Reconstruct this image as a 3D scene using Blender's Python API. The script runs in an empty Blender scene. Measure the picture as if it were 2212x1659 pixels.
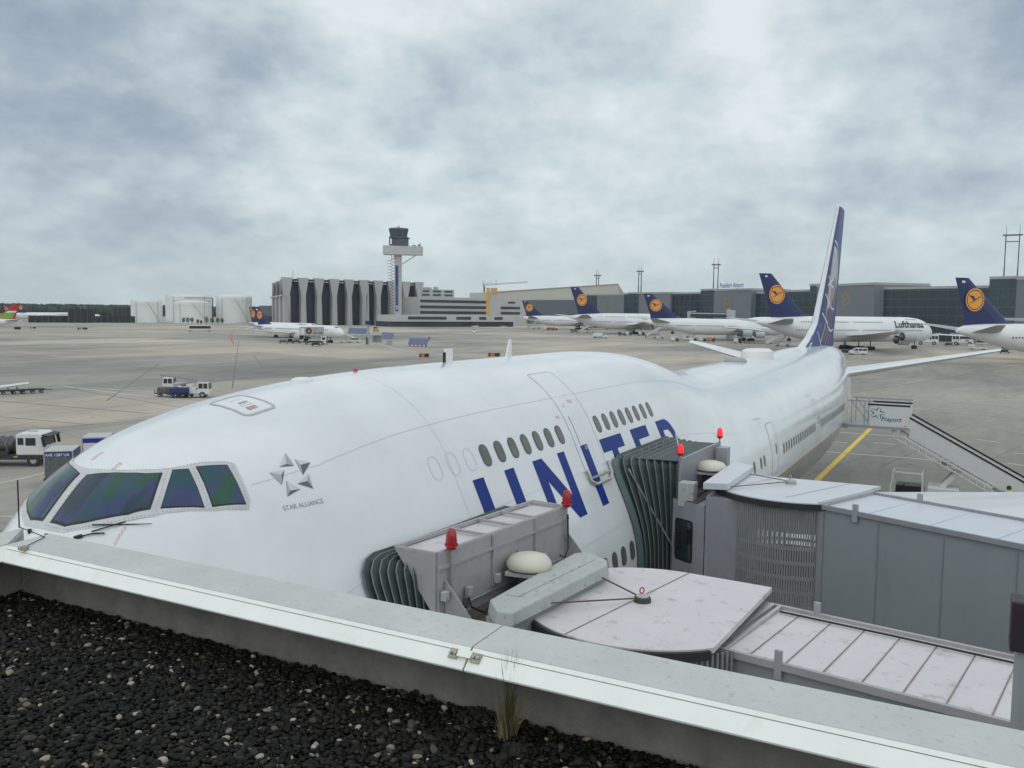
import bpy, bmesh, math, random
from mathutils import Vector, Matrix
random.seed(7)
PI = math.pi
R = math.radians
# ------------------------------------------------------------------ camera, world, sun, exposure
scene = bpy.context.scene
C = scene.collection
PW, PH = 2212.0, 1659.0                      # measuring grid for the view
CAM = (-2.858, -9.521, 11.175); YAW, PITCH, ROLL, FOC = 27.938, 4.748, 0.657, 1887.566
def cam_axes():
    y, p, r = R(YAW), R(PITCH), R(ROLL)
    f = Vector((math.cos(y)*math.cos(p), math.sin(y)*math.cos(p), -math.sin(p)))
    rt = Vector((math.sin(y), -math.cos(y), 0.0)); up = rt.cross(f)
    return f, rt*math.cos(r)+up*math.sin(r), -rt*math.sin(r)+up*math.cos(r)
CF, CR, CU = cam_axes()
cd = bpy.data.cameras.new('camera'); cam = bpy.data.objects.new('camera', cd); C.objects.link(cam)
cam.location = CAM
cam.rotation_euler = Matrix((CR, CU, -CF)).transposed().to_euler()
cd.sensor_fit = 'HORIZONTAL'; cd.sensor_width = 36.0; cd.lens = 36.0*FOC/PW
cd.clip_start = 0.05; cd.clip_end = 20000
scene.camera = cam
scene.render.resolution_x = 1024; scene.render.resolution_y = 768
scene.render.engine = 'CYCLES'
scene.view_settings.view_transform = 'Standard'; scene.view_settings.look = 'None'
scene.view_settings.gamma = 1.0; scene.view_settings.exposure = 0.0
SUN_EL, SUN_AZ = R(50), R(200)               # direction towards the sun: azimuth measured from +X
w = bpy.data.worlds.new('World'); scene.world = w; w.use_nodes = True
def world_nodes():
    nt = w.node_tree; N = nt.nodes; K = nt.links.new; N.clear()
    out = N.new('ShaderNodeOutputWorld'); bg = N.new('ShaderNodeBackground'); K(bg.outputs[0], out.inputs[0])
    sky = N.new('ShaderNodeTexSky'); sky.sky_type = 'NISHITA'; sky.sun_disc = False
    sky.sun_elevation = SUN_EL; sky.sun_rotation = PI/2-SUN_AZ
    tc = N.new('ShaderNodeTexCoord'); sp = N.new('ShaderNodeSeparateXYZ'); K(tc.outputs['Generated'], sp.inputs[0])
    def m(op, a, b=None, c=None, cl=False):
        n = N.new('ShaderNodeMath'); n.operation = op; n.use_clamp = cl
        for i, v in enumerate((a, b, c)):
            if v is None: continue
            if isinstance(v, (int, float)): n.inputs[i].default_value = v
            else: K(v, n.inputs[i])
        return n.outputs[0]
    zc = m('MAXIMUM', sp.outputs[2], 0.0); den = m('ADD', zc, 0.46)
    cb = N.new('ShaderNodeCombineXYZ'); K(m('DIVIDE', sp.outputs[0], den), cb.inputs[0]); K(m('DIVIDE', sp.outputs[1], den), cb.inputs[1])
    cb.inputs[2].default_value = 3.7
    def noise(sc, det, ro, off, dist=0.0, out=0):
        mp = N.new('ShaderNodeMapping'); K(cb.outputs[0], mp.inputs[0]); mp.inputs['Location'].default_value = off
        n = N.new('ShaderNodeTexNoise'); K(mp.outputs[0], n.inputs['Vector'])
        n.inputs['Scale'].default_value = sc; n.inputs['Detail'].default_value = det; n.inputs['Roughness'].default_value = ro
        n.inputs['Distortion'].default_value = dist
        return n.outputs[out]
    big = noise(2.0, 4, 0.5, (2.3, 5.1, 0)); mid = noise(5.2, 7, 0.55, (0.4, 7.7, 0)); fine = noise(17, 6, 0.6, (3, 1, 0))
    v = m('ADD', m('MULTIPLY', big, 0.46), m('ADD', m('MULTIPLY', mid, 0.40), m('MULTIPLY', fine, 0.14)))
    # cloud masses in the directions where the overcast thickens or thins
    wob = N.new('ShaderNodeVectorMath'); wob.operation = 'MULTIPLY_ADD'; K(noise(3.2, 5, 0.55, (9, 4, 0), 0, 1), wob.inputs[0]); wob.inputs[1].default_value = (0.34, 0.34, 0.30); K(tc.outputs['Generated'], wob.inputs[2])
    sb = N.new('ShaderNodeVectorMath'); sb.operation = 'SUBTRACT'; K(wob.outputs[0], sb.inputs[0]); sb.inputs[1].default_value = (0.17, 0.17, 0.15)
    nm = N.new('ShaderNodeVectorMath'); nm.operation = 'NORMALIZE'; K(sb.outputs[0], nm.inputs[0])
    for px, py, rad, amt in ((170, 220, 15, -.10), (1180, 120, 13, -.08), (2080, 120, 13, -.09), (640, 240, 9, -.07), (330, 470, 9, -.05), (1650, 520, 10, -.03), (1450, 330, 9, .0), (960, 330, 9, -.045), (620, 60, 8, .03), (480, 150, 6, .03), (1620, 60, 8, -.015), (1720, 220, 8, .01), (1230, 300, 8, .03), (100, 420, 6, .03), (2100, 330, 8, .03), (900, -300, 25, .03)):
        f, r_, u_ = cam_axes(); d = (f+r_*((px-PW/2)/FOC)-u_*((py-PH/2)/FOC)).normalized()
        dp = N.new('ShaderNodeVectorMath'); dp.operation = 'DOT_PRODUCT'; K(nm.outputs[0], dp.inputs[0]); dp.inputs[1].default_value = tuple(d)
        mr = N.new('ShaderNodeMapRange'); mr.interpolation_type = 'SMOOTHSTEP'; K(dp.outputs['Value'], mr.inputs[0]); mr.inputs[1].default_value = math.cos(R(rad)); mr.inputs[2].default_value = math.cos(R(rad*.15)); mr.inputs[3].default_value = 0; mr.inputs[4].default_value = amt
        v = m('ADD', v, mr.outputs[0])
    cr = N.new('ShaderNodeValToRGB'); K(v, cr.inputs[0]); e = cr.color_ramp.elements
    e[0].position = 0.24; e[0].color = (0.25, 0.32, 0.43, 1)
    q_ = e.new(0.35); q_.color = (0.395, 0.475, 0.55, 1)
    e[len(e)-1].position = 0.56; e[len(e)-1].color = (0.80, 0.87, 0.895, 1); _ = 0
    a = e.new(0.435); a.color = (0.56, 0.65, 0.695, 1)
    # lower sky: an even blue-grey veil
    veil = m('POWER', m('SUBTRACT', 1.0, m('MINIMUM', zc, 1.0)), 12.0)
    mx = N.new('ShaderNodeMix'); mx.data_type = 'RGBA'; K(m('MULTIPLY', veil, 0.80), mx.inputs[0]); K(cr.outputs[0], mx.inputs[6])
    mx.inputs[7].default_value = (0.52, 0.62, 0.655, 1)
    # a little clear sky behind the thinnest cloud
    sk = N.new('ShaderNodeMix'); sk.data_type = 'RGBA'; sk.blend_type = 'MULTIPLY'; sk.inputs[0].default_value = 1.0
    K(sky.outputs[0], sk.inputs[6]); sk.inputs[7].default_value = (0.1, 0.1, 0.1, 1)
    fin = N.new('ShaderNodeMix'); fin.data_type = 'RGBA'; fin.inputs[0].default_value = 0.93
    K(sk.outputs[2], fin.inputs[6]); K(mx.outputs[2], fin.inputs[7]); K(fin.outputs[2], bg.inputs[0]); bg.inputs[1].default_value = 1.0
world_nodes()
sd = bpy.data.lights.new('sun', 'SUN'); sd.energy = 1.0; sd.angle = R(150); sd.color = (1.0, 0.965, 0.92)
sun = bpy.data.objects.new('sun', sd); C.objects.link(sun)
sun.rotation_euler = (Vector((0, 0, 0))-Vector((math.cos(SUN_AZ)*math.cos(SUN_EL), math.sin(SUN_AZ)*math.cos(SUN_EL), math.sin(SUN_EL)))).to_track_quat('-Z', 'Y').to_euler()

# ------------------------------------------------------------------ placement helpers (turn a bearing in the view into a real place)
def ray(px, py):
    v = CF+CR*((px-PW/2)/FOC)-CU*((py-PH/2)/FOC); return v.normalized()
def at(px, py, z=0.0):                       # the point at height z seen there
    v = ray(px, py); return Vector(CAM)+v*((z-CAM[2])/v.z)
def atd(px, py, d):                          # the point at horizontal distance d
    v = ray(px, py); return Vector(CAM)+v*(d/math.hypot(v.x, v.y))

# ------------------------------------------------------------------ materials
MATS = {}
def mat(name, col, rough=0.5, metal=0.0, var=0.0, vscale=1.0, bump=0.0, bscale=20.0, coat=0.0, emit=None, es=0.0, stretch=None, dirt=None, spec=0.5):
    if name in MATS: return MATS[name]
    m = bpy.data.materials.new(name); m.use_nodes = True; nt = m.node_tree; N = nt.nodes; K = nt.links.new
    b = N['Principled BSDF']; b.inputs['Base Color'].default_value = (*col, 1); b.inputs['Roughness'].default_value = rough
    b.inputs['Metallic'].default_value = metal; b.inputs['Coat Weight'].default_value = coat; b.inputs['Specular IOR Level'].default_value = spec
    if emit: b.inputs['Emission Color'].default_value = (*emit, 1); b.inputs['Emission Strength'].default_value = es
    tc = N.new('ShaderNodeTexCoord'); src = tc.outputs['Object']
    if stretch:
        mp = N.new('ShaderNodeMapping'); K(src, mp.inputs[0]); mp.inputs['Scale'].default_value = stretch; src = mp.outputs[0]
    if var > 0:
        n = N.new('ShaderNodeTexNoise'); K(src, n.inputs['Vector']); n.inputs['Scale'].default_value = vscale; n.inputs['Detail'].default_value = 6; n.inputs['Roughness'].default_value = 0.62
        r = N.new('ShaderNodeMapRange'); K(n.outputs[0], r.inputs[0]); r.inputs[1].default_value = 0.3; r.inputs[2].default_value = 0.7
        r.inputs[3].default_value = 1-var; r.inputs[4].default_value = 1+var*0.6
        x = N.new('ShaderNodeMix'); x.data_type = 'RGBA'; x.blend_type = 'MULTIPLY'; x.inputs[0].default_value = 1; x.inputs[6].default_value = (*col, 1)
        K(r.outputs[0], x.inputs[7]); last = x.outputs[2]
        if dirt:                              # (colour, scale, amount 0-1) : real stains with a shape of their own
            n2 = N.new('ShaderNodeTexNoise'); K(src, n2.inputs['Vector']); n2.inputs['Scale'].default_value = dirt[1]; n2.inputs['Detail'].default_value = 8; n2.inputs['Roughness'].default_value = 0.7
            r2 = N.new('ShaderNodeMapRange'); K(n2.outputs[0], r2.inputs[0]); r2.inputs[1].default_value = 0.56; r2.inputs[2].default_value = 0.74; r2.inputs[3].default_value = 0; r2.inputs[4].default_value = dirt[2]
            y = N.new('ShaderNodeMix'); y.data_type = 'RGBA'; K(r2.outputs[0], y.inputs[0]); K(last, y.inputs[6]); y.inputs[7].default_value = (*dirt[0], 1); last = y.outputs[2]
        K(last, b.inputs['Base Color'])
        r3 = N.new('ShaderNodeMapRange'); K(n.outputs[0], r3.inputs[0]); r3.inputs[3].default_value = max(0.02, rough-0.08); r3.inputs[4].default_value = min(1, rough+0.08); K(r3.outputs[0], b.inputs['Roughness'])
    if bump > 0:
        n = N.new('ShaderNodeTexNoise'); K(src, n.inputs['Vector']); n.inputs['Scale'].default_value = bscale; n.inputs['Detail'].default_value = 5
        bp = N.new('ShaderNodeBump'); bp.inputs['Strength'].default_value = bump; bp.inputs['Distance'].default_value = 0.02; K(n.outputs[0], bp.inputs['Height']); K(bp.outputs[0], b.inputs['Normal'])
    MATS[name] = m; return m
WHITE = mat('white_paint', (0.78, 0.79, 0.80), 0.35, var=0.05, vscale=0.8, dirt=((0.4, 0.39, 0.37), 1.7, 0.25))
FARWHITE = mat('aircraft_white', (0.74, 0.75, 0.76), 0.3, var=0.05, vscale=0.3)
GREYP = mat('grey_paint', (0.33, 0.35, 0.37), 0.45, var=0.1, vscale=2)
DARK = mat('dark_rubber', (0.025, 0.026, 0.028), 0.7, var=0.2, vscale=5)
BLACK = mat('black_plastic', (0.012, 0.012, 0.014), 0.45)
STEEL = mat('galvanised_steel', (0.42, 0.43, 0.44), 0.45, metal=0.7, var=0.15, vscale=9)
ALU = mat('bare_metal', (0.55, 0.56, 0.57), 0.35, metal=0.85, var=0.1, vscale=3)
NAVY = mat('navy_paint', (0.007, 0.018, 0.105), 0.3, var=0.08, vscale=0.5)
ORANGE = mat('orange_yellow_paint', (0.80, 0.345, 0.045), 0.4)
GLASSD = mat('dark_glass', (0.02, 0.028, 0.035), 0.08, spec=0.8)
REDL = mat('red_lens', (0.42, 0.012, 0.014), 0.22, coat=0.6)
REDLIT = mat('red_lens_lit', (0.6, 0.01, 0.01), 0.25, emit=(1.0, 0.02, 0.03), es=1.6)
YELP = mat('yellow_marking', (0.72, 0.50, 0.06), 0.7, var=0.2, vscale=3)
WHP = mat('white_marking', (0.58, 0.57, 0.54), 0.75, var=0.3, vscale=2)
REDP = mat('red_marking', (0.62, 0.07, 0.08), 0.7, var=0.2, vscale=2)

# ------------------------------------------------------------------ mesh helpers
class MB:
    def __init__(s): s.v = []; s.f = []; s.M = Matrix.Identity(4)
    def at(s, loc=(0, 0, 0), rz=0.0, ry=0.0, rx=0.0):
        s.M = Matrix.Translation(loc) @ Matrix.Rotation(rz, 4, 'Z') @ Matrix.Rotation(ry, 4, 'Y') @ Matrix.Rotation(rx, 4, 'X'); return s
    def add(s, vs, fs):
        b = len(s.v); s.v += [tuple(s.M @ Vector(v)) for v in vs]; s.f += [tuple(b+i for i in f) for f in fs]; return s
    def box(s, c, d, taper=None):
        x, y, z = c; a, b, h = d[0]/2, d[1]/2, d[2]/2; t = taper or (1, 1)
        vs = [(x-a, y-b, z-h), (x+a, y-b, z-h), (x+a, y+b, z-h), (x-a, y+b, z-h), (x-a*t[0], y-b*t[1], z+h), (x+a*t[0], y-b*t[1], z+h), (x+a*t[0], y+b*t[1], z+h), (x-a*t[0], y+b*t[1], z+h)]
        return s.add(vs, [(3, 2, 1, 0), (4, 5, 6, 7), (0, 1, 5, 4), (1, 2, 6, 5), (2, 3, 7, 6), (3, 0, 4, 7)])
    def b2(s, p, q):
        return s.box([(p[i]+q[i])/2 for i in range(3)], [abs(p[i]-q[i]) for i in range(3)])
    def prism(s, foot, z0, z1, foot2=None):
        f2 = foot2 or foot; n = len(foot)
        ar = sum(foot[i][0]*foot[(i+1) % n][1]-foot[(i+1) % n][0]*foot[i][1] for i in range(n))
        if ar < 0: foot = foot[::-1]; f2 = f2[::-1]
        za = (lambda i: z0[i]) if isinstance(z0, (list, tuple)) else (lambda i: z0)
        zb = (lambda i: z1[i]) if isinstance(z1, (list, tuple)) else (lambda i: z1)
        vs = [(p[0], p[1], za(i)) for i, p in enumerate(foot)]+[(p[0], p[1], zb(i)) for i, p in enumerate(f2)]
        return s.add(vs, [tuple(range(n))[::-1], tuple(range(n, 2*n))]+[(i, (i+1) % n, n+(i+1) % n, n+i) for i in range(n)])
    def slab(s, prof, y0, y1):               # (x,z) outline extruded along y
        n = len(prof); vs = [(p[0], y0, p[1]) for p in prof]+[(p[0], y1, p[1]) for p in prof]
        return s.add(vs, [tuple(range(n)), tuple(range(n, 2*n))[::-1]]+[(i, n+i, n+(i+1) % n, (i+1) % n) for i in range(n)])
    def tube(s, p, q, r, r2=None, n=8, caps=True):
        p = Vector(p); q = Vector(q); r2 = r if r2 is None else r2; d = (q-p)
        if d.length < 1e-6: return s
        d.normalize(); a = d.orthogonal().normalized(); b = d.cross(a)
        vs = [tuple(p+(a*math.cos(2*PI*i/n)+b*math.sin(2*PI*i/n))*r) for i in range(n)]+[tuple(q+(a*math.cos(2*PI*i/n)+b*math.sin(2*PI*i/n))*r2) for i in range(n)]
        fs = [(i, (i+1) % n, n+(i+1) % n, n+i) for i in range(n)]
        if caps: fs += [tuple(range(n))[::-1], tuple(range(n, 2*n))]
        return s.add(vs, fs)
    def bar(s, p, q, w, h=None):             # rectangular bar between two points
        p = Vector(p); q = Vector(q); h = w if h is None else h; d = (q-p).normalized()
        up = Vector((0, 0, 1)) if abs(d.z) < 0.95 else Vector((1, 0, 0)); a = d.cross(up).normalized(); b = a.cross(d)
        o = [a*-w/2+b*-h/2, a*w/2+b*-h/2, a*w/2+b*h/2, a*-w/2+b*h/2]
        return s.add([tuple(p+k) for k in o]+[tuple(q+k) for k in o], [(0, 1, 2, 3), (7, 6, 5, 4), (0, 4, 5, 1), (1, 5, 6, 2), (2, 6, 7, 3), (3, 7, 4, 0)])
    def path(s, pts, r, n=6):
        for a, b in zip(pts, pts[1:]): s.tube(a, b, r, n=n)
        return s
    def lathe(s, prof, c=(0, 0, 0), n=24, axis='z', a0=0, a1=2*PI):   # (radius, height)
        full = abs(a1-a0-2*PI) < 1e-6; m = n if full else n+1; vs = []; k = len(prof)
        for i in range(m):
            a = a0+(a1-a0)*i/n
            for r, h in prof:
                p = (r*math.cos(a), r*math.sin(a), h)
                if axis == 'x': p = (h, p[0], p[1])
                if axis == 'y': p = (p[0], h, p[1])
                vs.append((p[0]+c[0], p[1]+c[1], p[2]+c[2]))
        fs = []
        for i in range(n if full else n):
            j = (i+1) % m
            for t in range(k-1): fs.append((i*k+t, j*k+t, j*k+t+1, i*k+t+1))
        return s.add(vs, fs)
    def grid(s, rows, close=False):
        n = len(rows[0]); vs = [p for r in rows for p in r]; fs = []
        for i in range(len(rows)-1):
            for j in range(n if close else n-1):
                k = (j+1) % n; fs.append((i*n+j, i*n+k, (i+1)*n+k, (i+1)*n+j))
        return s.add(vs, fs)
    def build(s, name, m, parent=None, smooth=False, bevel=0.0, fix=True, label=None):
        me = bpy.data.meshes.new(name); me.from_pydata(s.v, [], s.f)
        if fix or smooth:
            bm = bmesh.new(); bm.from_mesh(me)
            if smooth: bmesh.ops.remove_doubles(bm, verts=bm.verts, dist=1e-5)
            if fix: bmesh.ops.recalc_face_normals(bm, faces=bm.faces)
            bm.to_mesh(me); bm.free()
        for mm in (m if isinstance(m, (list, tuple)) else [m]): me.materials.append(mm)
        if smooth:
            me.shade_smooth()
            try: me.set_sharp_from_angle(angle=R(40))
            except Exception: pass
        o = bpy.data.objects.new(name, me); C.objects.link(o)
        if parent: o.parent = parent
        if bevel:
            b = o.modifiers.new('bevel', 'BEVEL'); b.width = bevel; b.segments = 2; b.limit_method = 'ANGLE'; b.angle_limit = R(40)
        if label: o['label'] = label
        return o
def tag(o, label, cat=None, group=None, kind=None):
    if label: o['label'] = label
    if cat: o['category'] = cat
    if group: o['group'] = group
    if kind: o['kind'] = kind
    return o
def thing(name, label, cat, loc=(0, 0, 0), rz=0.0, group=None, sc=1.0):
    o = bpy.data.objects.new(name, None); C.objects.link(o); o.location = loc; o.rotation_euler = (0, 0, rz); o.scale = (sc,)*3
    o.empty_display_size = 0.2
    return tag(o, label, cat, group)
def kids(o): return [c for c in C.objects if c.parent is o]
def dup(root, loc, rz, label, group=None, sc=None):
    r = root.copy(); C.objects.link(r); r.location = loc; r.rotation_euler = (0, 0, rz); r['label'] = label
    if sc: r.scale = (sc,)*3
    if group: r['group'] = group
    for ch in kids(root):
        c = ch.copy(); C.objects.link(c); c.parent = r
        for g in kids(ch):
            d = g.copy(); C.objects.link(d); d.parent = c
    return r
# flat outline sets (u,v) -> laid on a surface by a mapping function
def flat_bm(polys, cut=None):
    bm = bmesh.new()
    for p in polys:
        vs = [bm.verts.new((u, v, 0)) for u, v in p]; bm.faces.new(vs)
    if cut: slice_bm(bm, cut)
    return bm
def slice_bm(bm, cut):
    us = [v.co.x for v in bm.verts]; vs = [v.co.y for v in bm.verts]
    for ax, lo, hi in ((0, min(us), max(us)), (1, min(vs), max(vs))):
        k = math.ceil(lo/cut)
        while k*cut < hi:
            co = [0, 0, 0]; co[ax] = k*cut; no = [0, 0, 0]; no[ax] = 1
            bmesh.ops.bisect_plane(bm, geom=bm.verts[:]+bm.edges[:]+bm.faces[:], plane_co=co, plane_no=no, dist=1e-6); k += 1
def text_bm(body, size, cut=None, bold=0.0, align='LEFT', shear=0.0):
    cu = bpy.data.curves.new('t', 'FONT'); cu.body = body; cu.size = size; cu.offset = bold; cu.align_x = align; cu.shear = shear; cu.resolution_u = 3
    o = bpy.data.objects.new('t', cu); C.objects.link(o); dg = bpy.context.evaluated_depsgraph_get(); dg.update()
    me = bpy.data.meshes.new_from_object(o.evaluated_get(dg)); bm = bmesh.new(); bm.from_mesh(me)
    bpy.data.objects.remove(o); bpy.data.curves.remove(cu); bpy.data.meshes.remove(me)
    if cut: slice_bm(bm, cut)
    return bm
def lay(bm, name, m, fn, parent=None, smooth=True, label=None):
    for v in bm.verts: v.co = fn(v.co.x, v.co.y)
    me = bpy.data.meshes.new(name); bm.to_mesh(me); bm.free(); me.materials.append(m)
    if smooth: me.shade_smooth()
    o = bpy.data.objects.new(name, me); C.objects.link(o)
    if parent: o.parent = parent
    if label: o['label'] = label
    return o
def plane_fn(o, ux, uy, off=0.0):            # flat mapping: origin + u*ux + v*uy
    o, ux, uy = Vector(o), Vector(ux), Vector(uy); n = ux.cross(uy).normalized()*off
    return lambda u, v: o+ux*u+uy*v+n
def ring(cu, cv, r0, r1, n=40, a0=0, a1=2*PI):
    out = []
    for i in range(n):
        a, b = a0+(a1-a0)*i/n, a0+(a1-a0)*(i+1)/n
        q = [(cu+r0*math.cos(a), cv+r0*math.sin(a)), (cu+r1*math.cos(a), cv+r1*math.sin(a)), (cu+r1*math.cos(b), cv+r1*math.sin(b)), (cu+r0*math.cos(b), cv+r0*math.sin(b))]
        out.append(q if r0 > 0 else q[1:3]+[(cu, cv)])
    return out
def strip(pts, wd):                           # a ribbon of width wd along a polyline in (u,v)
    out = []; L = []; Rr = []
    for i, p in enumerate(pts):
        a = pts[max(0, i-1)]; b = pts[min(len(pts)-1, i+1)]; dx, dy = b[0]-a[0], b[1]-a[1]; l = math.hypot(dx, dy) or 1
        ww = wd[i] if isinstance(wd, (list, tuple)) else wd
        nx, ny = -dy/l*ww/2, dx/l*ww/2; L.append((p[0]+nx, p[1]+ny)); Rr.append((p[0]-nx, p[1]-ny))
    for i in range(len(pts)-1): out.append([L[i], L[i+1], Rr[i+1], Rr[i]])
    return out
def rrect(cu, cv, hw, hh, r, n=5):
    o = []
    for sx, sy, a in ((1, 1, 0), (-1, 1, PI/2), (-1, -1, PI), (1, -1, 3*PI/2)):
        for i in range(n+1):
            t = a+PI/2*i/n; o.append((cu+sx*(hw-r)+r*math.cos(t), cv+sy*(hh-r)+r*math.sin(t)))
    return o
# ------------------------------------------------------------------ aircraft bodies: stations along the length
def make_section(ST, NH=40):
    def cr(x):
        n = len(ST)
        for i in range(n-1):
            if x <= ST[i+1][0]: break
        x0, x1 = ST[i][0], ST[i+1][0]; h = x1-x0; t = min(1, max(0, (x-x0)/h)); o = []
        lim = lambda a, b: 0 if a*b <= 0 else 2*a*b/(a+b)
        for k in range(1, 6):
            y0, y1 = ST[i][k], ST[i+1][k]; s = (y1-y0)/h
            sm = (y0-ST[i-1][k])/(x0-ST[i-1][0]) if i > 0 else s*2
            sp = (ST[i+2][k]-y1)/(ST[i+2][0]-x1) if i+2 < n else s
            m0 = lim(sm, s) if i > 0 else 3*s; m1 = lim(s, sp) if i+2 < n else s
            o.append((2*t**3-3*t*t+1)*y0+(t**3-2*t*t+t)*h*m0+(-2*t**3+3*t*t)*y1+(t**3-t*t)*h*m1)
        return o
    cache = {}
    def section(x):
        key = round(x, 4)
        if key in cache: return cache[key]
        zt, zb, hw, zw, ru = cr(x); M = 60
        up = [(ru*math.sin(a), zt-ru+ru*math.cos(a)) for a in [PI*i/M for i in range(M+1)]]
        hu = min(hw, zt-zw) if zt-zw < hw*1.02 else hw
        mn = [(hw*math.sin(a), zw+(hu if a < PI/2 else (zw-zb))*math.cos(a)) for a in [PI*i/M for i in range(M+1)]]
        P = sorted(set([(round(w_, 6), round(z, 6)) for w_, z in up+mn if z <= zt+1e-6]+[(0, zt), (0, zb)]), key=lambda p: (-p[1], p[0]))
        H = []
        for p in P:
            while len(H) >= 2 and (H[-1][0]-H[-2][0])*(p[1]-H[-2][1])-(H[-1][1]-H[-2][1])*(p[0]-H[-2][0]) >= -1e-9: H.pop()
            H.append(p)
        L = [0]
        for a, b in zip(H, H[1:]): L.append(L[-1]+math.hypot(b[0]-a[0], b[1]-a[1]))
        out = []; j = 0
        for i in range(NH+1):
            s = L[-1]*i/NH
            while j < len(L)-2 and L[j+1] < s: j += 1
            t = (s-L[j])/max(1e-9, L[j+1]-L[j]); out.append((H[j][0]+t*(H[j+1][0]-H[j][0]), H[j][1]+t*(H[j+1][1]-H[j][1])))
        for _ in range(2):
            e = [(-out[1][0], out[1][1])]+out+[(-out[-2][0], out[-2][1])]
            out = [((e[i][0]+2*e[i+1][0]+e[i+2][0])/4, (e[i][1]+2*e[i+1][1]+e[i+2][1])/4) for i in range(len(out))]
        cache[key] = out; return out
    return section
def body_mb(section, xs):
    rows = []
    for x in xs:
        s = section(x); rows.append([(x, -a, z) for a, z in s]+[(x, a, z) for a, z in s[-2:0:-1]])
    mb = MB(); mb.grid(rows, close=True); n = len(rows[0])
    mb.f.append(tuple(range(n))); mb.f.append(tuple(range(len(rows)*n-n, len(rows)*n))[::-1]); return mb
def arc_fn(section, off, side=-1):           # (x, arc length from the crown) -> point on the skin; negative arc = other side
    def f(x, s):
        sec = section(round(x, 3)); sg = side if s >= 0 else -side; s = abs(s); L = 0
        for (w0, z0), (w1, z1) in zip(sec, sec[1:]):
            d = math.hypot(w1-w0, z1-z0)
            if L+d >= s or (w1, z1) == sec[-1]:
                t = (s-L)/max(d, 1e-9); nx, nz = (z0-z1)/max(d, 1e-9), (w1-w0)/max(d, 1e-9)
                return Vector((x, sg*(w0+t*(w1-w0)+nx*off), z0+t*(z1-z0)+nz*off))
            L += d
    return f
def ref_fn(section, zref, off, side=-1):     # (x, v): v = girth distance above the level zref
    base = arc_fn(section, off, side)
    def f(x, v):
        sec = section(round(x, 3)); L = 0
        for (w0, z0), (w1, z1) in zip(sec, sec[1:]):
            d = math.hypot(w1-w0, z1-z0)
            if z1 <= zref: return base(x, L+d*(z0-zref)/max(1e-9, z0-z1)-v)
            L += d
    return f
def wing_mb(st):                              # stations: (yspan, xLE, xTE, z, thickness) -> closed aerofoil loft
    prof = [(0, 0), (0.03, 0.35), (0.12, 0.75), (0.32, 1.0), (0.6, 0.7), (1, 0.06)]
    rows = []
    for y, a, b, z, t in st:
        c = b-a; rows.append([(a+c*u, y, z+t/2*h) for u, h in prof]+[(a+c*u, y, z-t/2*h) for u, h in prof[::-1][:-1]])
    mb = MB(); mb.grid(rows, close=True); n = len(rows[0]); mb.f.append(tuple(range(n))); mb.f.append(tuple(range(len(rows)*n-n, len(rows)*n))[::-1]); return mb
def fin_mb(st):                               # stations: (z, xLE, xTE, thickness)
    prof = [(0, 0), (0.03, 0.4), (0.12, 0.78), (0.32, 1.0), (0.6, 0.72), (1, 0.05)]
    rows = []
    for z, a, b, t in st:
        c = b-a; rows.append([(a+c*u, -t/2*h, z) for u, h in prof]+[(a+c*u, t/2*h, z) for u, h in prof[::-1][:-1]])
    mb = MB(); mb.grid(rows, close=True); n = len(rows[0]); mb.f.append(tuple(range(n))); mb.f.append(tuple(range(len(rows)*n-n, len(rows)*n))[::-1]); return mb
def fin_fn(st, off, side=-1):                # (x, z) -> point on the fin skin
    P = [(0, 0), (0.03, 0.4), (0.12, 0.78), (0.32, 1.0), (0.6, 0.72), (1, 0.05)]
    def f(x, z):
        for s0, s1 in zip(st, st[1:]):
            if z <= s1[0] or s1 is st[-1]: break
        t = (z-s0[0])/(s1[0]-s0[0]); a = s0[1]+t*(s1[1]-s0[1]); b = s0[2]+t*(s1[2]-s0[2]); th = s0[3]+t*(s1[3]-s0[3])
        u = min(1, max(0, (x-a)/(b-a)))
        for p, q in zip(P, P[1:]):
            if u <= q[0]: break
        h = p[1]+(q[1]-p[1])*(u-p[0])/(q[0]-p[0]); return Vector((x, side*(th/2*h+off), z))
    return f

ST747 = [(0.0,5.05,4.95,0.05,5.0,0.05),(0.12,5.48,4.60,0.42,5.05,0.40),(0.35,5.90,4.27,0.82,5.10,0.75),(0.8,6.42,3.92,1.30,5.17,1.15),
(1.5,7.10,3.52,1.80,5.27,1.45),(2.1,7.52,3.25,2.12,5.35,1.58),(2.7,7.98,3.02,2.38,5.42,1.66),(3.35,8.53,2.83,2.60,5.48,1.55),(4.0,9.16,2.66,2.80,5.52,1.70),
(5.0,9.63,2.49,2.98,5.56,1.90),(6.5,9.91,2.36,3.12,5.59,2.17),(8.5,10.08,2.30,3.22,5.60,2.3),(11.0,10.14,2.3,3.25,5.60,2.35),(18.0,10.15,2.3,3.25,5.60,2.35),
(20.5,10.06,2.3,3.25,5.60,2.35),(22.5,9.85,2.3,3.25,5.60,2.4),(25,9.4,2.3,3.25,5.60,2.6),(27.5,9.12,2.3,3.25,5.60,3.0),(30,9.05,2.3,3.25,5.60,3.25),(44,9.10,2.3,3.25,5.60,3.25),
(48,9.18,2.5,3.2,5.65,3.2),(53,9.22,3.25,2.95,5.9,2.9),(58,9.2,4.35,2.4,6.45,2.2),(63,9.02,5.55,1.65,7.0,1.5),(66.5,8.7,6.4,1.0,7.3,.9),(68.6,8.05,7.1,.35,7.45,.33)]
SEC = make_section(ST747, 44)
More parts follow.
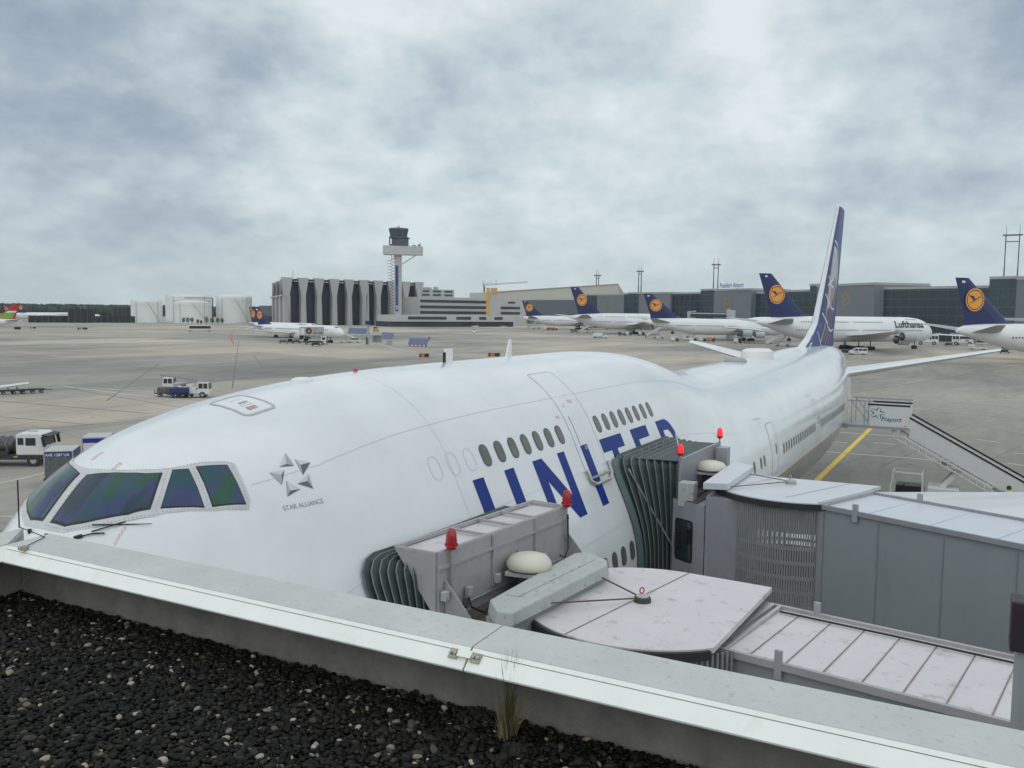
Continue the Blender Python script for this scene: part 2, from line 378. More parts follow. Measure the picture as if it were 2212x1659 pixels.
# paint: white above, warm gold line, grey belly (split by height on the body)
def livery_mat():
    m = bpy.data.materials.new('airliner_paint'); m.use_nodes = True; nt = m.node_tree; N = nt.nodes; K = nt.links.new
    b = N['Principled BSDF']; b.inputs['Roughness'].default_value = 0.16; b.inputs['Coat Weight'].default_value = 0.35; b.inputs['Coat Roughness'].default_value = 0.08
    tc = N.new('ShaderNodeTexCoord'); sp = N.new('ShaderNodeSeparateXYZ'); K(tc.outputs['Object'], sp.inputs[0])
    r = N.new('ShaderNodeMapRange'); K(sp.outputs[2], r.inputs[0]); r.inputs[1].default_value = 0; r.inputs[2].default_value = 10
    cr = N.new('ShaderNodeValToRGB'); cr.color_ramp.interpolation = 'CONSTANT'; K(r.outputs[0], cr.inputs[0]); e = cr.color_ramp.elements
    e[0].position = 0; e[0].color = (0.25, 0.265, 0.28, 1); e[1].position = 0.508; e[1].color = (0.715, 0.745, 0.765, 1); g = e.new(0.495); g.color = (0.42, 0.25, 0.10, 1)
    n = N.new('ShaderNodeTexNoise'); K(tc.outputs['Object'], n.inputs['Vector']); n.inputs['Scale'].default_value = 0.7; n.inputs['Detail'].default_value = 8; n.inputs['Roughness'].default_value = 0.65
    q = N.new('ShaderNodeMapRange'); K(n.outputs[0], q.inputs[0]); q.inputs[1].default_value = 0.3; q.inputs[2].default_value = 0.75; q.inputs[3].default_value = 0.90; q.inputs[4].default_value = 1.04
    x = N.new('ShaderNodeMix'); x.data_type = 'RGBA'; x.blend_type = 'MULTIPLY'; x.inputs[0].default_value = 1; K(cr.outputs[0], x.inputs[6]); K(q.outputs[0], x.inputs[7]); K(x.outputs[2], b.inputs['Base Color'])
    n2 = N.new('ShaderNodeTexNoise'); K(tc.outputs['Object'], n2.inputs['Vector']); n2.inputs['Scale'].default_value = 1.1; n2.inputs['Detail'].default_value = 2
    bp = N.new('ShaderNodeBump'); bp.inputs['Strength'].default_value = 0.12; bp.inputs['Distance'].default_value = 0.03; K(n2.outputs[0], bp.inputs['Height']); K(bp.outputs[0], b.inputs['Normal'])
    return m
LIV = livery_mat()
SEAM = mat('panel_seam_grey', (0.53, 0.56, 0.585), 0.4)
SEAMD = mat('door_seam_grey', (0.30, 0.31, 0.33), 0.4)
FRAMEG = mat('window_frame_grey', (0.53, 0.54, 0.55), 0.4, var=0.12, vscale=6)
BLUE = mat('title_blue', (0.004, 0.028, 0.21), 0.45, spec=.2)
GOLD = mat('tail_gold', (0.36, 0.24, 0.12), 0.35)
PANE = mat('cabin_window', (0.12, 0.125, 0.115), 0.15, var=0.25, vscale=3)
def cockpit_glass():
    m = bpy.data.materials.new('cockpit_glass'); m.use_nodes = True; nt = m.node_tree; N = nt.nodes; K = nt.links.new; b = N['Principled BSDF']
    b.inputs['Roughness'].default_value = 0.03; b.inputs['Specular IOR Level'].default_value = 0.42
    tc = N.new('ShaderNodeTexCoord'); mp = N.new('ShaderNodeMapping'); K(tc.outputs['Object'], mp.inputs[0]); mp.inputs['Scale'].default_value = (1.0, 2.6, .8)
    n = N.new('ShaderNodeTexNoise'); K(mp.outputs[0], n.inputs['Vector']); n.inputs['Scale'].default_value = 1.1; n.inputs['Detail'].default_value = 1.5; n.inputs['Distortion'].default_value = .5
    cr = N.new('ShaderNodeValToRGB'); K(n.outputs[0], cr.inputs[0]); e = cr.color_ramp.elements
    e[0].position = 0.28; e[0].color = (0.006, 0.018, 0.03, 1); e[1].position = 0.74; e[1].color = (0.012, 0.085, 0.055, 1)
    for p_, c_ in ((.40, (.012, .04, .075)), (.47, (.035, .04, .13)), (.53, (.015, .06, .09)), (.62, (.01, .07, .035))): g = e.new(p_); g.color = (*c_, 1)  # coloured film sheen of the panes painted into the base colour
    K(cr.outputs[0], b.inputs['Base Color'])
    return m
CGLASS = cockpit_glass()

JET = thing('airliner', 'huge white double-deck airliner with blue UNITED title parked nose-in below the roof', 'airliner')
xs = [0, .02, .05, .09, .14, .2, .28, .37, .48, .6, .75, .9, 1.1, 1.3, 1.5, 1.75, 2.0]+[2.0+.2*i for i in range(1, 26)]+[7.4+.5*i for i in range(0, 46)]+[30.5+1.0*i for i in range(0, 14)]+[44+.6*i for i in range(0, 41)]+[68.6]
fus = body_mb(SEC, sorted(set(round(x, 3) for x in xs))).build('fuselage', LIV, JET, smooth=True)
skin = lambda off: arc_fn(SEC, off)
# cockpit glazing
fr_half = [(4.07, 0.0), (4.075, 0.10), (4.11, 0.26), (4.18, 0.44), (4.27, 0.60), (4.40, 0.78), (4.52, 0.91), (4.64, 0.99), (4.77, 1.06), (4.97, 1.18), (5.15, 1.29), (5.21, 1.37), (5.13, 1.89), (5.05, 1.99), (4.62, 1.71), (4.15, 1.31), (4.05, 1.25), (3.87, 1.06), (3.71, 0.85), (3.57, 0.61), (3.45, 0.36), (3.42, 0.14), (3.42, 0.0)]
frame = fr_half+[(x, -s) for x, s in fr_half[::-1][1:-1]]
cockpit = lay(flat_bm([frame], 0.08), 'cockpit_frame', FRAMEG, skin(0.006), JET)
panes = [[(3.985, .09), (4.01, .16), (4.08, .34), (4.17, .54), (4.28, .73), (4.40, .88), (4.06, 1.12), (3.88, .96), (3.75, .77), (3.62, .55), (3.52, .33), (3.51, .09)], [(4.53, .97), (4.67, 1.09), (4.56, 1.60), (4.17, 1.24)], [(4.77, 1.14), (5.10, 1.34), (5.04, 1.89), (4.66, 1.67)]]
def shrink(p, k):
    cx = sum(a for a, b in p)/len(p); cy = sum(b for a, b in p)/len(p)
    return [(cx+(a-cx)*k, cy+(b-cy)*k) for a, b in p]
for p in panes:
    for sg in (1, -1):
        q = [(a, b*sg) for a, b in p]; bm = flat_bm([q], 0.08); g = lay(bm, 'pane', CGLASS, skin(0.013), cockpit)
        lay(flat_bm([shrink(q, 1.06)], 0.08), 'pane_seal', BLACK, skin(0.009), cockpit)
rv = []
def rivets(a, b, n):
    for i in range(n+1):
        t = i/n; rv.append((a[0]+(b[0]-a[0])*t, a[1]+(b[1]-a[1])*t))
for a, b in zip(fr_half, fr_half[1:]):
    k = 0.045; c = (4.25, 0.9)
    a2 = (a[0]+(c[0]-a[0])*k, a[1]+(c[1]-a[1])*k); b2_ = (b[0]+(c[0]-b[0])*k, b[1]+(c[1]-b[1])*k)
    rivets(a2, b2_, max(2, int(math.hypot(a[0]-b[0], a[1]-b[1])/0.045)))
rivets((3.54, .045), (4.02, .045), 12); rivets((4.11, 1.21), (4.47, .93), 10); rivets((4.61, 1.67), (4.72, 1.12), 11)
lay(flat_bm([rrect(a, b, .006, .006, .003, 1) for a, b in rv]), 'rivets', SEAMD, skin(0.0095), cockpit)
# wiper, lying under the port windscreen
f = skin(0.03); f2 = skin(0.05); wm = MB()
P_ = [f(3.45, .55), f(3.56, .72), f(3.63, .86)]; wm.path(P_, .009)
wm.tube(f(3.45, .55), f(3.50, .62), .022); wm.tube(f2(3.60, .66), f2(3.97, 1.30), .009, .005); wm.tube(f(3.57, .70), f2(3.80, 1.02), .008); wm.build('wiper', BLACK, JET)
f3 = skin(.02); wm = MB()
for x, s in ((3.37, -.14), (3.36, .18)): wm.tube(f3(x, s)-Vector((0, 0, .02)), f3(x, s)+Vector((0, 0, .03)), .022)
wm.build('wiper_stub', BLACK, JET)
# crew hatch in the crown
hx, hs, hw_, hh_ = 6.26, 0.36, .31, .40
def rr_band(cu, cv, hw, hh, r, wd, sk=0.0):
    o = rrect(cu, cv, hw, hh, r, 6); i = rrect(cu, cv, hw-wd, hh-wd, max(.01, r-wd), 6); n = len(o)
    return [[o[k], o[(k+1) % n], i[(k+1) % n], i[k]] for k in range(n)]
hatch = lay(flat_bm([rrect(hx, hs, hw_, hh_, .12)], .1), 'crew_hatch', LIV, skin(.003), JET)
lay(flat_bm(rr_band(hx, hs, hw_, hh_, .12, .045), .1), 'hatch_border', mat('hatch_grey', (.40, .41, .42), .4), skin(.006), hatch)
lay(flat_bm([rrect(hx+.02, hs-.02, .085, .022, .02)], .1), 'handle', SEAMD, skin(.008), hatch)
lay(flat_bm(strip([(hx+.13*math.cos(a), hs-.05-.13*math.sin(a)) for a in [R(40+10*i) for i in range(11)]], .006)+rr_band(hx-.02, hs+.08, .09, .03, .005, .005)+rr_band(hx-.03, hs+.21, .085, .05, .005, .006)), 'hatch_markings', mat('stencil_red', (.45, .12, .12), .5), skin(.008), hatch)
tb = text_bm('EXIT', .10, .05, .002, 'CENTER'); fs = skin(.009)
lay(tb, 'exit_marking', mat('stencil_red', (.45, .12, .12), .5), lambda u, v: fs(hx-.03+u*.75, hs+.245-v), hatch)
# small stencils
def stencil(x, s, n, wd, h=.012, m='stencil_red', dv=.022):
    rnd = random.Random(int(x*100+s*7)); ps = []
    for i in range(n):
        u = x-wd/2
        while u < x+wd/2:
            l = rnd.uniform(.012, .035); ps.append([(u, s+i*dv), (u+l, s+i*dv), (u+l, s+i*dv+h), (u, s+i*dv+h)]); u += l+.01
    return ps
lay(flat_bm(stencil(4.20, .30, 3, .12)+stencil(4.28, -.18, 3, .12)+stencil(3.72, 1.03, 2, .16), .05), 'stencils', mat('stencil_pale', (.66, .52, .52), .5), skin(.005), JET)
# alliance emblem and name
T5 = [((5.95, 1.57), (5.74, 1.71), (5.95, 1.79), 1, (5.86, 1.72)), ((6.02, 1.71), (6.22, 1.85), (6.00, 1.96), 1, (6.05, 1.82)), ((5.56, 1.71), (5.78, 1.78), (5.63, 1.94), 1, (5.70, 1.82)), ((5.72, 1.92), (5.86, 2.11), (5.63, 2.11), 1, (5.70, 2.06)), ((6.09, 1.98), (5.86, 2.03), (6.05, 2.19), 1, (6.02, 2.06))]
em = lay(flat_bm([t[:3] for t in T5], .1), 'alliance_emblem', mat('emblem_silver', (.56, .575, .58), .35), skin(.005), JET)
lay(flat_bm([(t[1], t[2], t[4]) for t in T5], .1), 'emblem_dark_facets', mat('emblem_dark', (.10, .11, .12), .35), skin(.008), em)
lay(flat_bm([(t[0], t[2], t[4]) for t in T5], .1), 'emblem_mid_facets', mat('emblem_mid', (.36, .37, .38), .35), skin(.008), em)
ft = ref_fn(SEC, 8.60, .005)
lay(text_bm('STAR ALLIANCE', .095, .08), 'alliance_name', SEAMD, lambda u, v: ft(5.50+u*.92, v), JET)
# blue title: letters drawn from strokes (x, girth above z=7.18)
ft = ref_fn(SEC, 7.175, .006); HL = 1.33; sw = .345
def letter_polys():
    P = []; arc = [((9.43+.70)+(.70*math.cos(a)), .70+.70*math.sin(a)) for a in [PI+PI*i/12 for i in range(13)]]; arc2 = [(10.13+(.70-sw)*math.cos(a), .70+(.70-sw)*math.sin(a)) for a in [PI+PI*i/12 for i in range(13)]]
    P += [[arc[i], arc[i+1], arc2[i+1], arc2[i]] for i in range(12)]+[[(9.43, .70), (9.43+sw, .70), (9.43+sw, HL), (9.43, HL)], [(10.83-sw, .70), (10.83, .70), (10.83, HL), (10.83-sw, HL)]]
    P += [[(11.58, 0), (11.58+sw, 0), (11.58+sw, .82), (12.62, 0), (12.98, 0), (12.98, .04), (11.96, HL), (11.58, HL)]]
    P[-1] = [(11.58, 0), (11.90, 0), (11.90, HL-.45), (11.90, HL), (11.58, HL)]
    P += [[(11.90, HL-.45), (12.62, 0), (12.66, 0), (12.66, .45), (11.96, HL), (11.90, HL)], [(12.66, 0), (12.98, 0), (12.98, HL), (12.66, HL)]]
    P += [[(13.80, 0), (13.80+sw, 0), (13.80+sw, HL), (13.80, HL)]]
    P += [[(14.84, HL-.31), (16.12, HL-.31), (16.12, HL), (14.84, HL)], [(15.31, 0), (15.65, 0), (15.65, HL-.31), (15.31, HL-.31)]]
    P += [[(16.75, 0), (17.09, 0), (17.09, HL), (16.75, HL)]]+[[(17.09, a), (17.86, a), (17.86, a+.29), (17.09, a+.29)] for a in (0, HL/2-.145, HL-.29)]
    P += [[(18.62, 0), (18.96, 0), (18.96, HL), (18.62, HL)]]
    o = [(19.25+.62*math.cos(a), HL/2+HL/2*math.sin(a)) for a in [PI/2-PI*i/14 for i in range(15)]]; i_ = [(19.25+.30*math.cos(a), HL/2+(HL/2-.29)*math.sin(a)) for a in [PI/2-PI*i/14 for i in range(15)]]
    P += [[o[i], o[i+1], i_[i+1], i_[i]] for i in range(14)]+[[(18.96, HL-.29), (19.25, HL-.29), (19.25, HL), (18.96, HL)], [(18.96, 0), (19.25, 0), (19.25, .29), (18.96, .29)]]
    return P
_lp = letter_polys(); _edges = [(9, 11), (11.3, 13.2), (13.5, 14.5), (14.6, 16.3), (16.6, 18), (18.4, 20.2)]
for lo, hi in _edges:
    ps = [p for p in _lp if lo < sum(a for a, b in p)/len(p) < hi]; lay(flat_bm(ps, .12), 'title_letter', BLUE, ft, JET)
# upper deck windows, each its own part with a pane
fw = ref_fn(SEC, 8.70, .004); fw2 = ref_fn(SEC, 8.70, .007)
def cabin_window(x, fa, fb, parent=JET):
    o = lay(flat_bm([rrect(x, 0, .145, .205, .13)], .1), 'window', mat('window_rim', (.10, .105, .11), .4), fa, parent)
    lay(flat_bm([rrect(x+.006, -.012, .108, .165, .10)], .1), 'pane', PANE, fb, o)
for i in range(7): cabin_window(10.09+i*.502, fw, fw2)
for i in range(8): cabin_window(15.09+i*.5, fw, fw2)
lay(flat_bm(sum([rr_band(10.09-.502*k, 0, .14, .2, .13, .012) for k in (1, 2, 3)], []), .1), 'plugged_windows', mat('plug_outline', (.55, .57, .58), .4), fw, JET)
fm = ref_fn(SEC, 6.08, .004); fm2 = ref_fn(SEC, 6.08, .007)
for x in [5.2+.508*i for i in range(4)]+[10.1+.508*i for i in range(12)]+[20.6+.508*i for i in range(9)]+[26.38, 27.39, 27.93]+[31.27+.511*i for i in range(15)]+[40.3+.508*i for i in range(18)]: cabin_window(x, fm, fm2)
# doors
fd = skin(.004)
def door_outline(x0, x1, s0, s1, wd=.028, r=.12): return rr_band((x0+x1)/2, (s0+s1)/2, (x1-x0)/2, (s1-s0)/2, r, wd)
ud = lay(flat_bm([rrect(14.18, 2.45, .56, 1.28, .1)], .15), 'upper_deck_door', LIV, skin(.003), JET)
lay(flat_bm(door_outline(13.60, 14.76, 1.16, 3.76, .03), .15), 'door_seam', SEAM, skin(.006), ud)
sl = MB(); fa_ = skin(.05); fb_ = skin(.02)
ptsd = [(13.56, 3.62), (13.62, 3.86), (13.80, 3.95), (14.58, 3.95), (14.76, 3.84), (14.80, 3.58)]
sl.path([fa_(*p) for p in ptsd], .035); sl.bar(fb_(13.62, 3.80), fb_(14.74, 3.80), .05, .03); sl.build('door_sill_scuff', mat('sill_metal', (.48, .46, .42), .4, metal=.3), ud)
lay(flat_bm([[(13.83, 2.42), (13.855, 2.42), (13.855, 2.98), (13.83, 2.98)]], .1), 'door_handle', SEAMD, skin(.008), ud)
lay(flat_bm(stencil(14.30, 2.05, 4, .22)+stencil(13.90, 2.15, 3, .12)+stencil(13.36, 2.35, 3, .16)+ring(13.84, 3.02, 0, .035, 12)+stencil(14.05, 3.12, 4, .10), .1), 'door_stencils', mat('stencil_pale', (.66, .52, .52), .5), skin(.008), ud)
for x0, x1, s0 in ((7.0, 8.1, 3.55), (16.9, 18.0, 3.55), (29.15, 30.2, 3.62), (39.0, 39.9, 3.62), (50.4, 51.4, 3.62)):
    d = lay(flat_bm([rrect((x0+x1)/2, s0+.95, (x1-x0)/2, .95, .12)], .2), 'cabin_door', LIV, skin(.003), JET)
    lay(flat_bm(door_outline(x0, x1, s0, s0+1.95, .03, .14), .2), 'door_seam', SEAMD, skin(.006), d)
    lay(flat_bm([rrect((x0+x1)/2+.2, s0+1.02, .07, .19, .07)], .1), 'door_window', mat('window_rim', (.10, .105, .11), .4), skin(.009), d)
lay(flat_bm(strip([(28.1, 3.30), (29.0, 3.36)], .03)+strip([(38.4, 3.34), (39.2, 3.38)], .03)), 'rain_gutter', SEAM, skin(.02), JET)
# skin seams: three long laps and a few frames
sm = []
for s0 in (1.93,): sm += strip([(6.3+.5*i, s0) for i in range(40)], .012)
sm += strip([(5.25, 1.73), (5.6, 1.82), (6.3, 1.93)], .012)
for s0 in (3.62, 4.95): sm += strip([(4.6+.5*i, s0) for i in range(44)], .011)
for x in (9.0, 20.6, 31.0, 41.5): sm += strip([(x, -2.5+.25*i) for i in range(36)], .007)
lay(flat_bm(sm, .25), 'skin_seams', SEAM, skin(.003), JET)
# crown fittings
f = skin(0.0)
def on_crown(x, s=0.0): return f(x, s)
def blade(name, x, h, l, m, s=0.0, t=.02, sweep=.5):
    p = on_crown(x, s); MB().at(p).slab([(-l/2, -.02), (l/2, -.02), (l/2*.4+h*sweep*.3, h), (-l/2*.1+h*sweep*.3, h)], -t, t).build(name, m, JET)
blade('antenna', 14.9, .40, .26, FARWHITE, sweep=.5)
p = on_crown(12.3, 0); MB().at(p).b2((-.13, -.03, -.02), (.14, .03, .27)).build('antenna', FARWHITE, JET, bevel=.01); MB().at(p).b2((-.17, -.026, -.02), (-.132, .026, .20)).build('antenna_boot', BLACK, JET)
p = on_crown(9.4, -.1); MB().at(p).lathe([(0, .06), (.03, .055), (.042, .02), (.045, -.02)]).build('anti_collision_beacon', REDL, JET, smooth=True)
p = on_crown(7.9, 0); MB().at(p).lathe([(0, .055), (.10, .05), (.17, .02), (.18, -.03)]).build('dome_antenna', FARWHITE, JET, smooth=True)
mb = MB(); p = on_crown(40.9, 0)
mb.at(p).lathe([(0, .42), (.9, .40), (1.15, .30), (1.2, .1), (1.25, -.3)], n=32); mb.v = [(p[0]+(a-p[0])*1.15, b*.62, c) for a, b, c in mb.v]; mb.build('radome', FARWHITE, JET, smooth=True)
p = on_crown(36.5, 0); MB().at(p).lathe([(0, .17), (.40, .15), (.5, .05), (.52, -.2)], n=20).build('satcom_bump', GREYP, JET, smooth=True)
# empennage
FINST = [(8.85, 50.8, 66.6, .95), (9.75, 54.9, 66.4, .85), (10.6, 57.3, 66.9, .78), (19.2, 66.1, 69.7, .32)]
FINP = mat('tail_blue', (.022, .04, .19), .4, var=.2, vscale=.3, spec=.2)
fin_mb([(8.5, 49.3, 66.8, 1.0)]+FINST).build('vertical_fin', LIV, JET, smooth=False)
tail = [c for c in C.objects if c.name == 'vertical_fin'][0]
def fin_patch(polys, name, m, off, cut=.22, parent=tail):
    for sd_ in (-1, 1): lay(flat_bm(polys, cut), name, m, fin_fn(FINST, off, sd_), parent)
def finx(z, u):
    for s0, s1 in zip(FINST, FINST[1:]):
        if z <= s1[0] or s1 is FINST[-1]: break
    t = (z-s0[0])/(s1[0]-s0[0]); a = s0[1]+t*(s1[1]-s0[1]); b = s0[2]+t*(s1[2]-s0[2]); return a+(b-a)*u
zz_ = [8.9+.35*i for i in range(30)]
fin_patch([[(finx(a, .055), a), (finx(a, .995), a), (finx(b, .995), b), (finx(b, .055), b)] for a, b in zip(zz_, zz_[1:]+[19.19])], 'blue_panel', FINP, .012)
# globe: pale field with ribs and white arcs, swept across the lower two thirds
GL = mat('globe_grey', (.36, .36, .42), .3, coat=.4)
def gp(u, z): return (finx(z, u), z)
zt_, zb_ = 16.3, 11.3
lune = [gp(.12, zt_-.1)]+[gp(.12+.62*math.sin(PI*i/16)**.8, zt_+(zb_-zt_)*i/16) for i in range(1, 16)]+[gp(.22, zb_)]
fin_patch([lune], 'globe_field', GL, .02)
arcs = []
arcs += strip([gp(.11+.66*math.sin(PI/2*i/10), 16.5-3.2*(i/10)**1.6) for i in range(11)]+[gp(.77-.12*(i/5)**1.5, 13.3-1.9*i/5) for i in range(1, 6)], .15)
for z1, d, u1 in ((13.9, .75, .45), (12.6, 1.0, .72), (11.3, 1.25, .88), (10.1, 1.5, .93), (9.3, 1.0, .45)):
    arcs += strip([gp(.10+(u1-.10)*i/10, z1-d*math.sin(PI*.62*i/10)) for i in range(11)], .13)
arcs += strip([gp(.13+.35*math.sin(PI*i/12), 16.1-2.9*i/12) for i in range(13)], .12)
fin_patch(arcs, 'globe_arcs', FARWHITE, .028)
gr = []
for k in range(4): gr += strip([gp(.18+.13*k+.14*(i/10)**1.3, 13.9-.35*k-i*.46) for i in range(11) if 13.9-.35*k-i*.46 > 8.95], [.35-.02*i for i in range(11)][:len([i for i in range(11) if 13.9-.35*k-i*.46 > 8.95])])
fin_patch(gr, 'globe_gold_ribs', GOLD, .024)
ribs = []
for k in range(6): ribs += strip([gp(.16+.085*k+.05*math.sin(i/8*PI), 15.9-.2*k-i*.5) for i in range(8)], .10)
fin_patch(ribs, 'globe_ribs', mat('globe_rib', (.22, .21, .30), .3), .024)
MB().bar((57.6, 0, 13.6), (57.6, 0, 14.2), .05).bar((57.2, 0, 13.58), (57.9, 0, 13.58), .08, .05)
for sg in (-1, 1):
    wing_mb([(sg*.7, 57.2, 65.3, 7.15, .8), (sg*2.2, 58.6, 65.6, 7.35, .7), (sg*11.05, 66.4, 69.0, 8.86, .22)]).build('stabiliser', FARWHITE, JET, smooth=False)
    # wings, with kink, engines and blue winglets
    wing_mb([(sg*2.0, 17.8, 32.6, 3.9, 1.5), (sg*3.3, 18.9, 32.4, 4.15, 1.35), (sg*12.5, 27.6, 33.3, 5.0, .75), (sg*31.0, 43.6, 47.4, 5.2, .3)]).build('wing', mat('wing_grey', (.62, .635, .65), .35, var=.08, vscale=.6), JET)
    MB().slab([(44.2, 5.15), (47.3, 5.15), (48.6, 6.6), (47.6, 6.6)], sg*31.0-.04, sg*31.0+.08).build('winglet', NAVY, JET)
    for ye, xe, ze in ((11.6, 21.9, 2.75), (20.6, 30.3, 3.45)):
        e = MB().lathe([(1.15, .1), (1.32, 0), (1.42, .6), (1.42, 2.0), (1.2, 3.4), (1.0, 3.5)], axis='x', n=28, c=(xe, sg*ye, ze)).build('engine_nacelle', FARWHITE, JET, smooth=True)
        MB().lathe([(0, .7), (1.14, .7), (1.14, .1)], axis='x', n=28, c=(xe, sg*ye, ze)).build('intake', DARK, e, smooth=True)
        MB().lathe([(.98, 3.3), (.8, 4.6), (.55, 4.9), (.2, 5.7), (0, 5.8)], axis='x', n=20, c=(xe, sg*ye, ze)).build('exhaust', ALU, e, smooth=True)
        MB().slab([(xe+.9, ze+1.2), (xe+4.4, ze+.9), (xe+7.2, ze+1.75), (xe+6.2, ze+2.05)], sg*ye-.15, sg*ye+.15).build('pylon', FARWHITE, e)
# landing gear
def gear(x, y, z, trucks, r, n=2):
    m = MB(); m.tube((x, y, z), (x, y, r), .16, .12); m.bar((x-.1, y, z-.2), (x-1.6 if x < 20 else x+1.4, y, z+.1), .12)
    g = m.build('landing_gear', STEEL, JET)
    for dx in trucks:
        for dy in (-.55, .55):
            MB().lathe([(.25, -.2), (r-.06, -.22), (r, -.12), (r, .12), (r-.06, .22), (.25, .2)], c=(x+dx, y+dy, r), axis='y', n=22).build('wheel', DARK, g, smooth=True)
gear(7.2, 0, 2.6, (0,), .62); gear(25.3, -5.4, 3.4, (-.75, .75), .62); gear(25.3, 5.4, 3.4, (-.75, .75), .62); gear(28.3, -1.9, 2.6, (-.75, .75), .62); gear(28.3, 1.9, 2.6, (-.75, .75), .62)
import numpy as np
# ------------------------------------------------------------------ terminal roof edge in the foreground
ZG = 9.825; XI = -0.478; XO = -0.268; XF = -0.538; ZF = 10.033; ZT = 10.090
COP = mat('coping_metal', (.50, .515, .495), .5, metal=0, var=.10, vscale=3, dirt=((.20, .195, .17), 34, .6), bump=.12, bscale=60)
COPF = mat('coping_fascia', (.80, .82, .78), .45, metal=0, var=.05, vscale=5, dirt=((.36, .35, .31), 9, .25))
FELT = mat('roof_felt', (.19, .178, .168), .85, var=.3, vscale=9, bump=.25, bscale=90, dirt=((.10, .095, .09), 5, .6))
TWALL = mat('terminal_wall', (.36, .37, .37), .6, var=.1, vscale=.5)
ZTO = ZT+.004
mitre = at(41.6, 1144, ZT); YC = mitre.y                       # outer corner of the roof
bld = thing('terminal_building', 'terminal roof edge with pale metal coping and dark gravel in the foreground', 'building', (0, 0, 0))
MB().b2((-14, -40, 0), (-.34, YC-.06, 9.60)).build('wall', TWALL, bld)
MB().b2((-14, -40, 9.60), (-.34, YC-.06, ZG-.02)).build('roof_slab', FELT, bld)
jy = at(1089, 1352, ZT).y                                       # joint in the coping
def coping(y0, y1, o):
    prof = [(XI-.003, ZT-.006), (XI, ZT-.0015), (XI+.006, ZT), (XO-.004, ZTO), (XO+.004, ZTO-.006), (XO+.004, ZTO-.13), (XO, ZTO-.13), (XO, ZT-.02), (XI+.01, ZT-.02)]
    return MB().slab(prof, y0, y1).build('coping', COP, bld)
w_c = XO-XI
for y0, y1 in ((-18, -12.4), (-12.396, jy-.0025), (jy+.0025, YC-w_c)): coping(y0, y1, 0)
# fascia sheets (paler, cleaner) clipped over the inner face, with a folded seam line
for y0, y1 in ((-18, -12.4), (-12.396, jy-.0025), (jy+.0025, YC-w_c)):
    MB().slab([(XF, ZF-.004), (XF-.001, ZF+.001), (XI-.004, ZT-.004), (XI+.002, ZT-.010), (XF+.006, ZF-.008), (XF+.004, ZF-.008)], y0+.001, y1-.001).build('fascia', COPF, bld)
    MB().bar((XI-.0165, y0, ZT-.0150), (XI-.0165, y1, ZT-.0150), .0016, .0018).build('fascia_seam', mat('seam_dark_grey', (.16, .16, .155), .7), bld)  # thin dark grey line along the fold
# returning arm of the coping at the corner
mb = MB(); mb.prism([(XO, YC), (XI, YC-w_c), (-9, YC-w_c), (-9, YC)], ZT-.02, ZTO-.001); mb.prism([(XO+.004, YC+.004), (-9, YC+.004), (-9, YC), (XO, YC)], ZTO-.13, ZTO-.003); mb.build('coping', COP, bld)
MB().prism([(-9, YC-w_c-.06), (XF, YC-w_c-.06), (XI, YC-w_c), (-9, YC-w_c)], [ZF, ZF, ZT-.02, ZT-.02], [ZF+.004, ZF+.004, ZT-.003, ZT-.003]).build('fascia', COPF, bld)
MB().slab([(-.40, ZG-.03), (-.385, ZG+.02), (-.375, ZT-.03), (-.345, ZT-.03), (-.345, ZG-.03)], -18, YC-w_c+.07).build('upstand', FELT, bld)
MB().b2((-9, YC-w_c+.05, ZG-.03), (-.38, YC-w_c+.08, ZT-.03)).build('upstand', FELT, bld)
# seam clamps
def clamp(y, s=1):
    u = Vector((XI-XF, 0, ZT-ZF)); u.normalize(); n = Vector((-u.z, 0, u.x)); base = Vector((XF, y, ZF))+u*.045
    an = math.atan2(u.z, u.x)
    for dy in (-.042, .042):
        MB().at(base+n*.004+Vector((0, dy, 0)), 0, -an).box((0, 0, 0), (.034, .034, .005)).build('clamp_plate', mat('brass_plate', (.36, .33, .25), .35, metal=.6, var=.3, vscale=60), bld, bevel=.002)
        for q in (-.008, .008): MB().at(base+n*.006+Vector((0, dy+q, 0)), 0, -an).lathe([(0, .010), (.0048, .009), (.0055, .004), (.0055, 0)], n=10).build('bolt', STEEL, bld, smooth=True)
    MB().at(base+n*.012+Vector((0, 0, 0)), 0, -an).box((.004, 0, 0), (.026, .050, .004)).box((.004, -.024, -.005), (.026, .003, .012)).box((.004, .024, -.005), (.026, .003, .012)).build('clamp_bridge', COPF, bld)
clamp(at(1018, 1412, ZT-.03).y); clamp(-11.9)
# lightning rod at the corner
rod = thing('lightning_rod', 'thin black lightning rod with cable clamped at the left corner of the roof coping', 'rod', tuple(at(41.6, 1140, ZT+.005)))
a0 = Vector(rod.location); q1 = at(97, 1160, ZT+.008)-a0; q2 = at(52, 1182, ZT+.006)-a0; q3 = at(47, 1195, ZT-.03)-a0
MB().tube((0, 0, 0), (0, 0, .235), .0035).build('rod', BLACK, rod)
MB().path([(0, 0, .004), tuple(q1), tuple(q2), tuple(q3)], .0022).build('cable', DARK, rod)
MB().at(q2+Vector((-.01, -.01, 0))).box((0, 0, 0), (.035, .03, .018)).build('clamp', mat('brass_plate', (.36, .33, .25)), rod, bevel=.003)
MB().at(q3+Vector((-.02, -.07, -.005))).box((0, 0, 0), (.02, .08, .03)).build('terminal_clamp', STEEL, rod, bevel=.003)
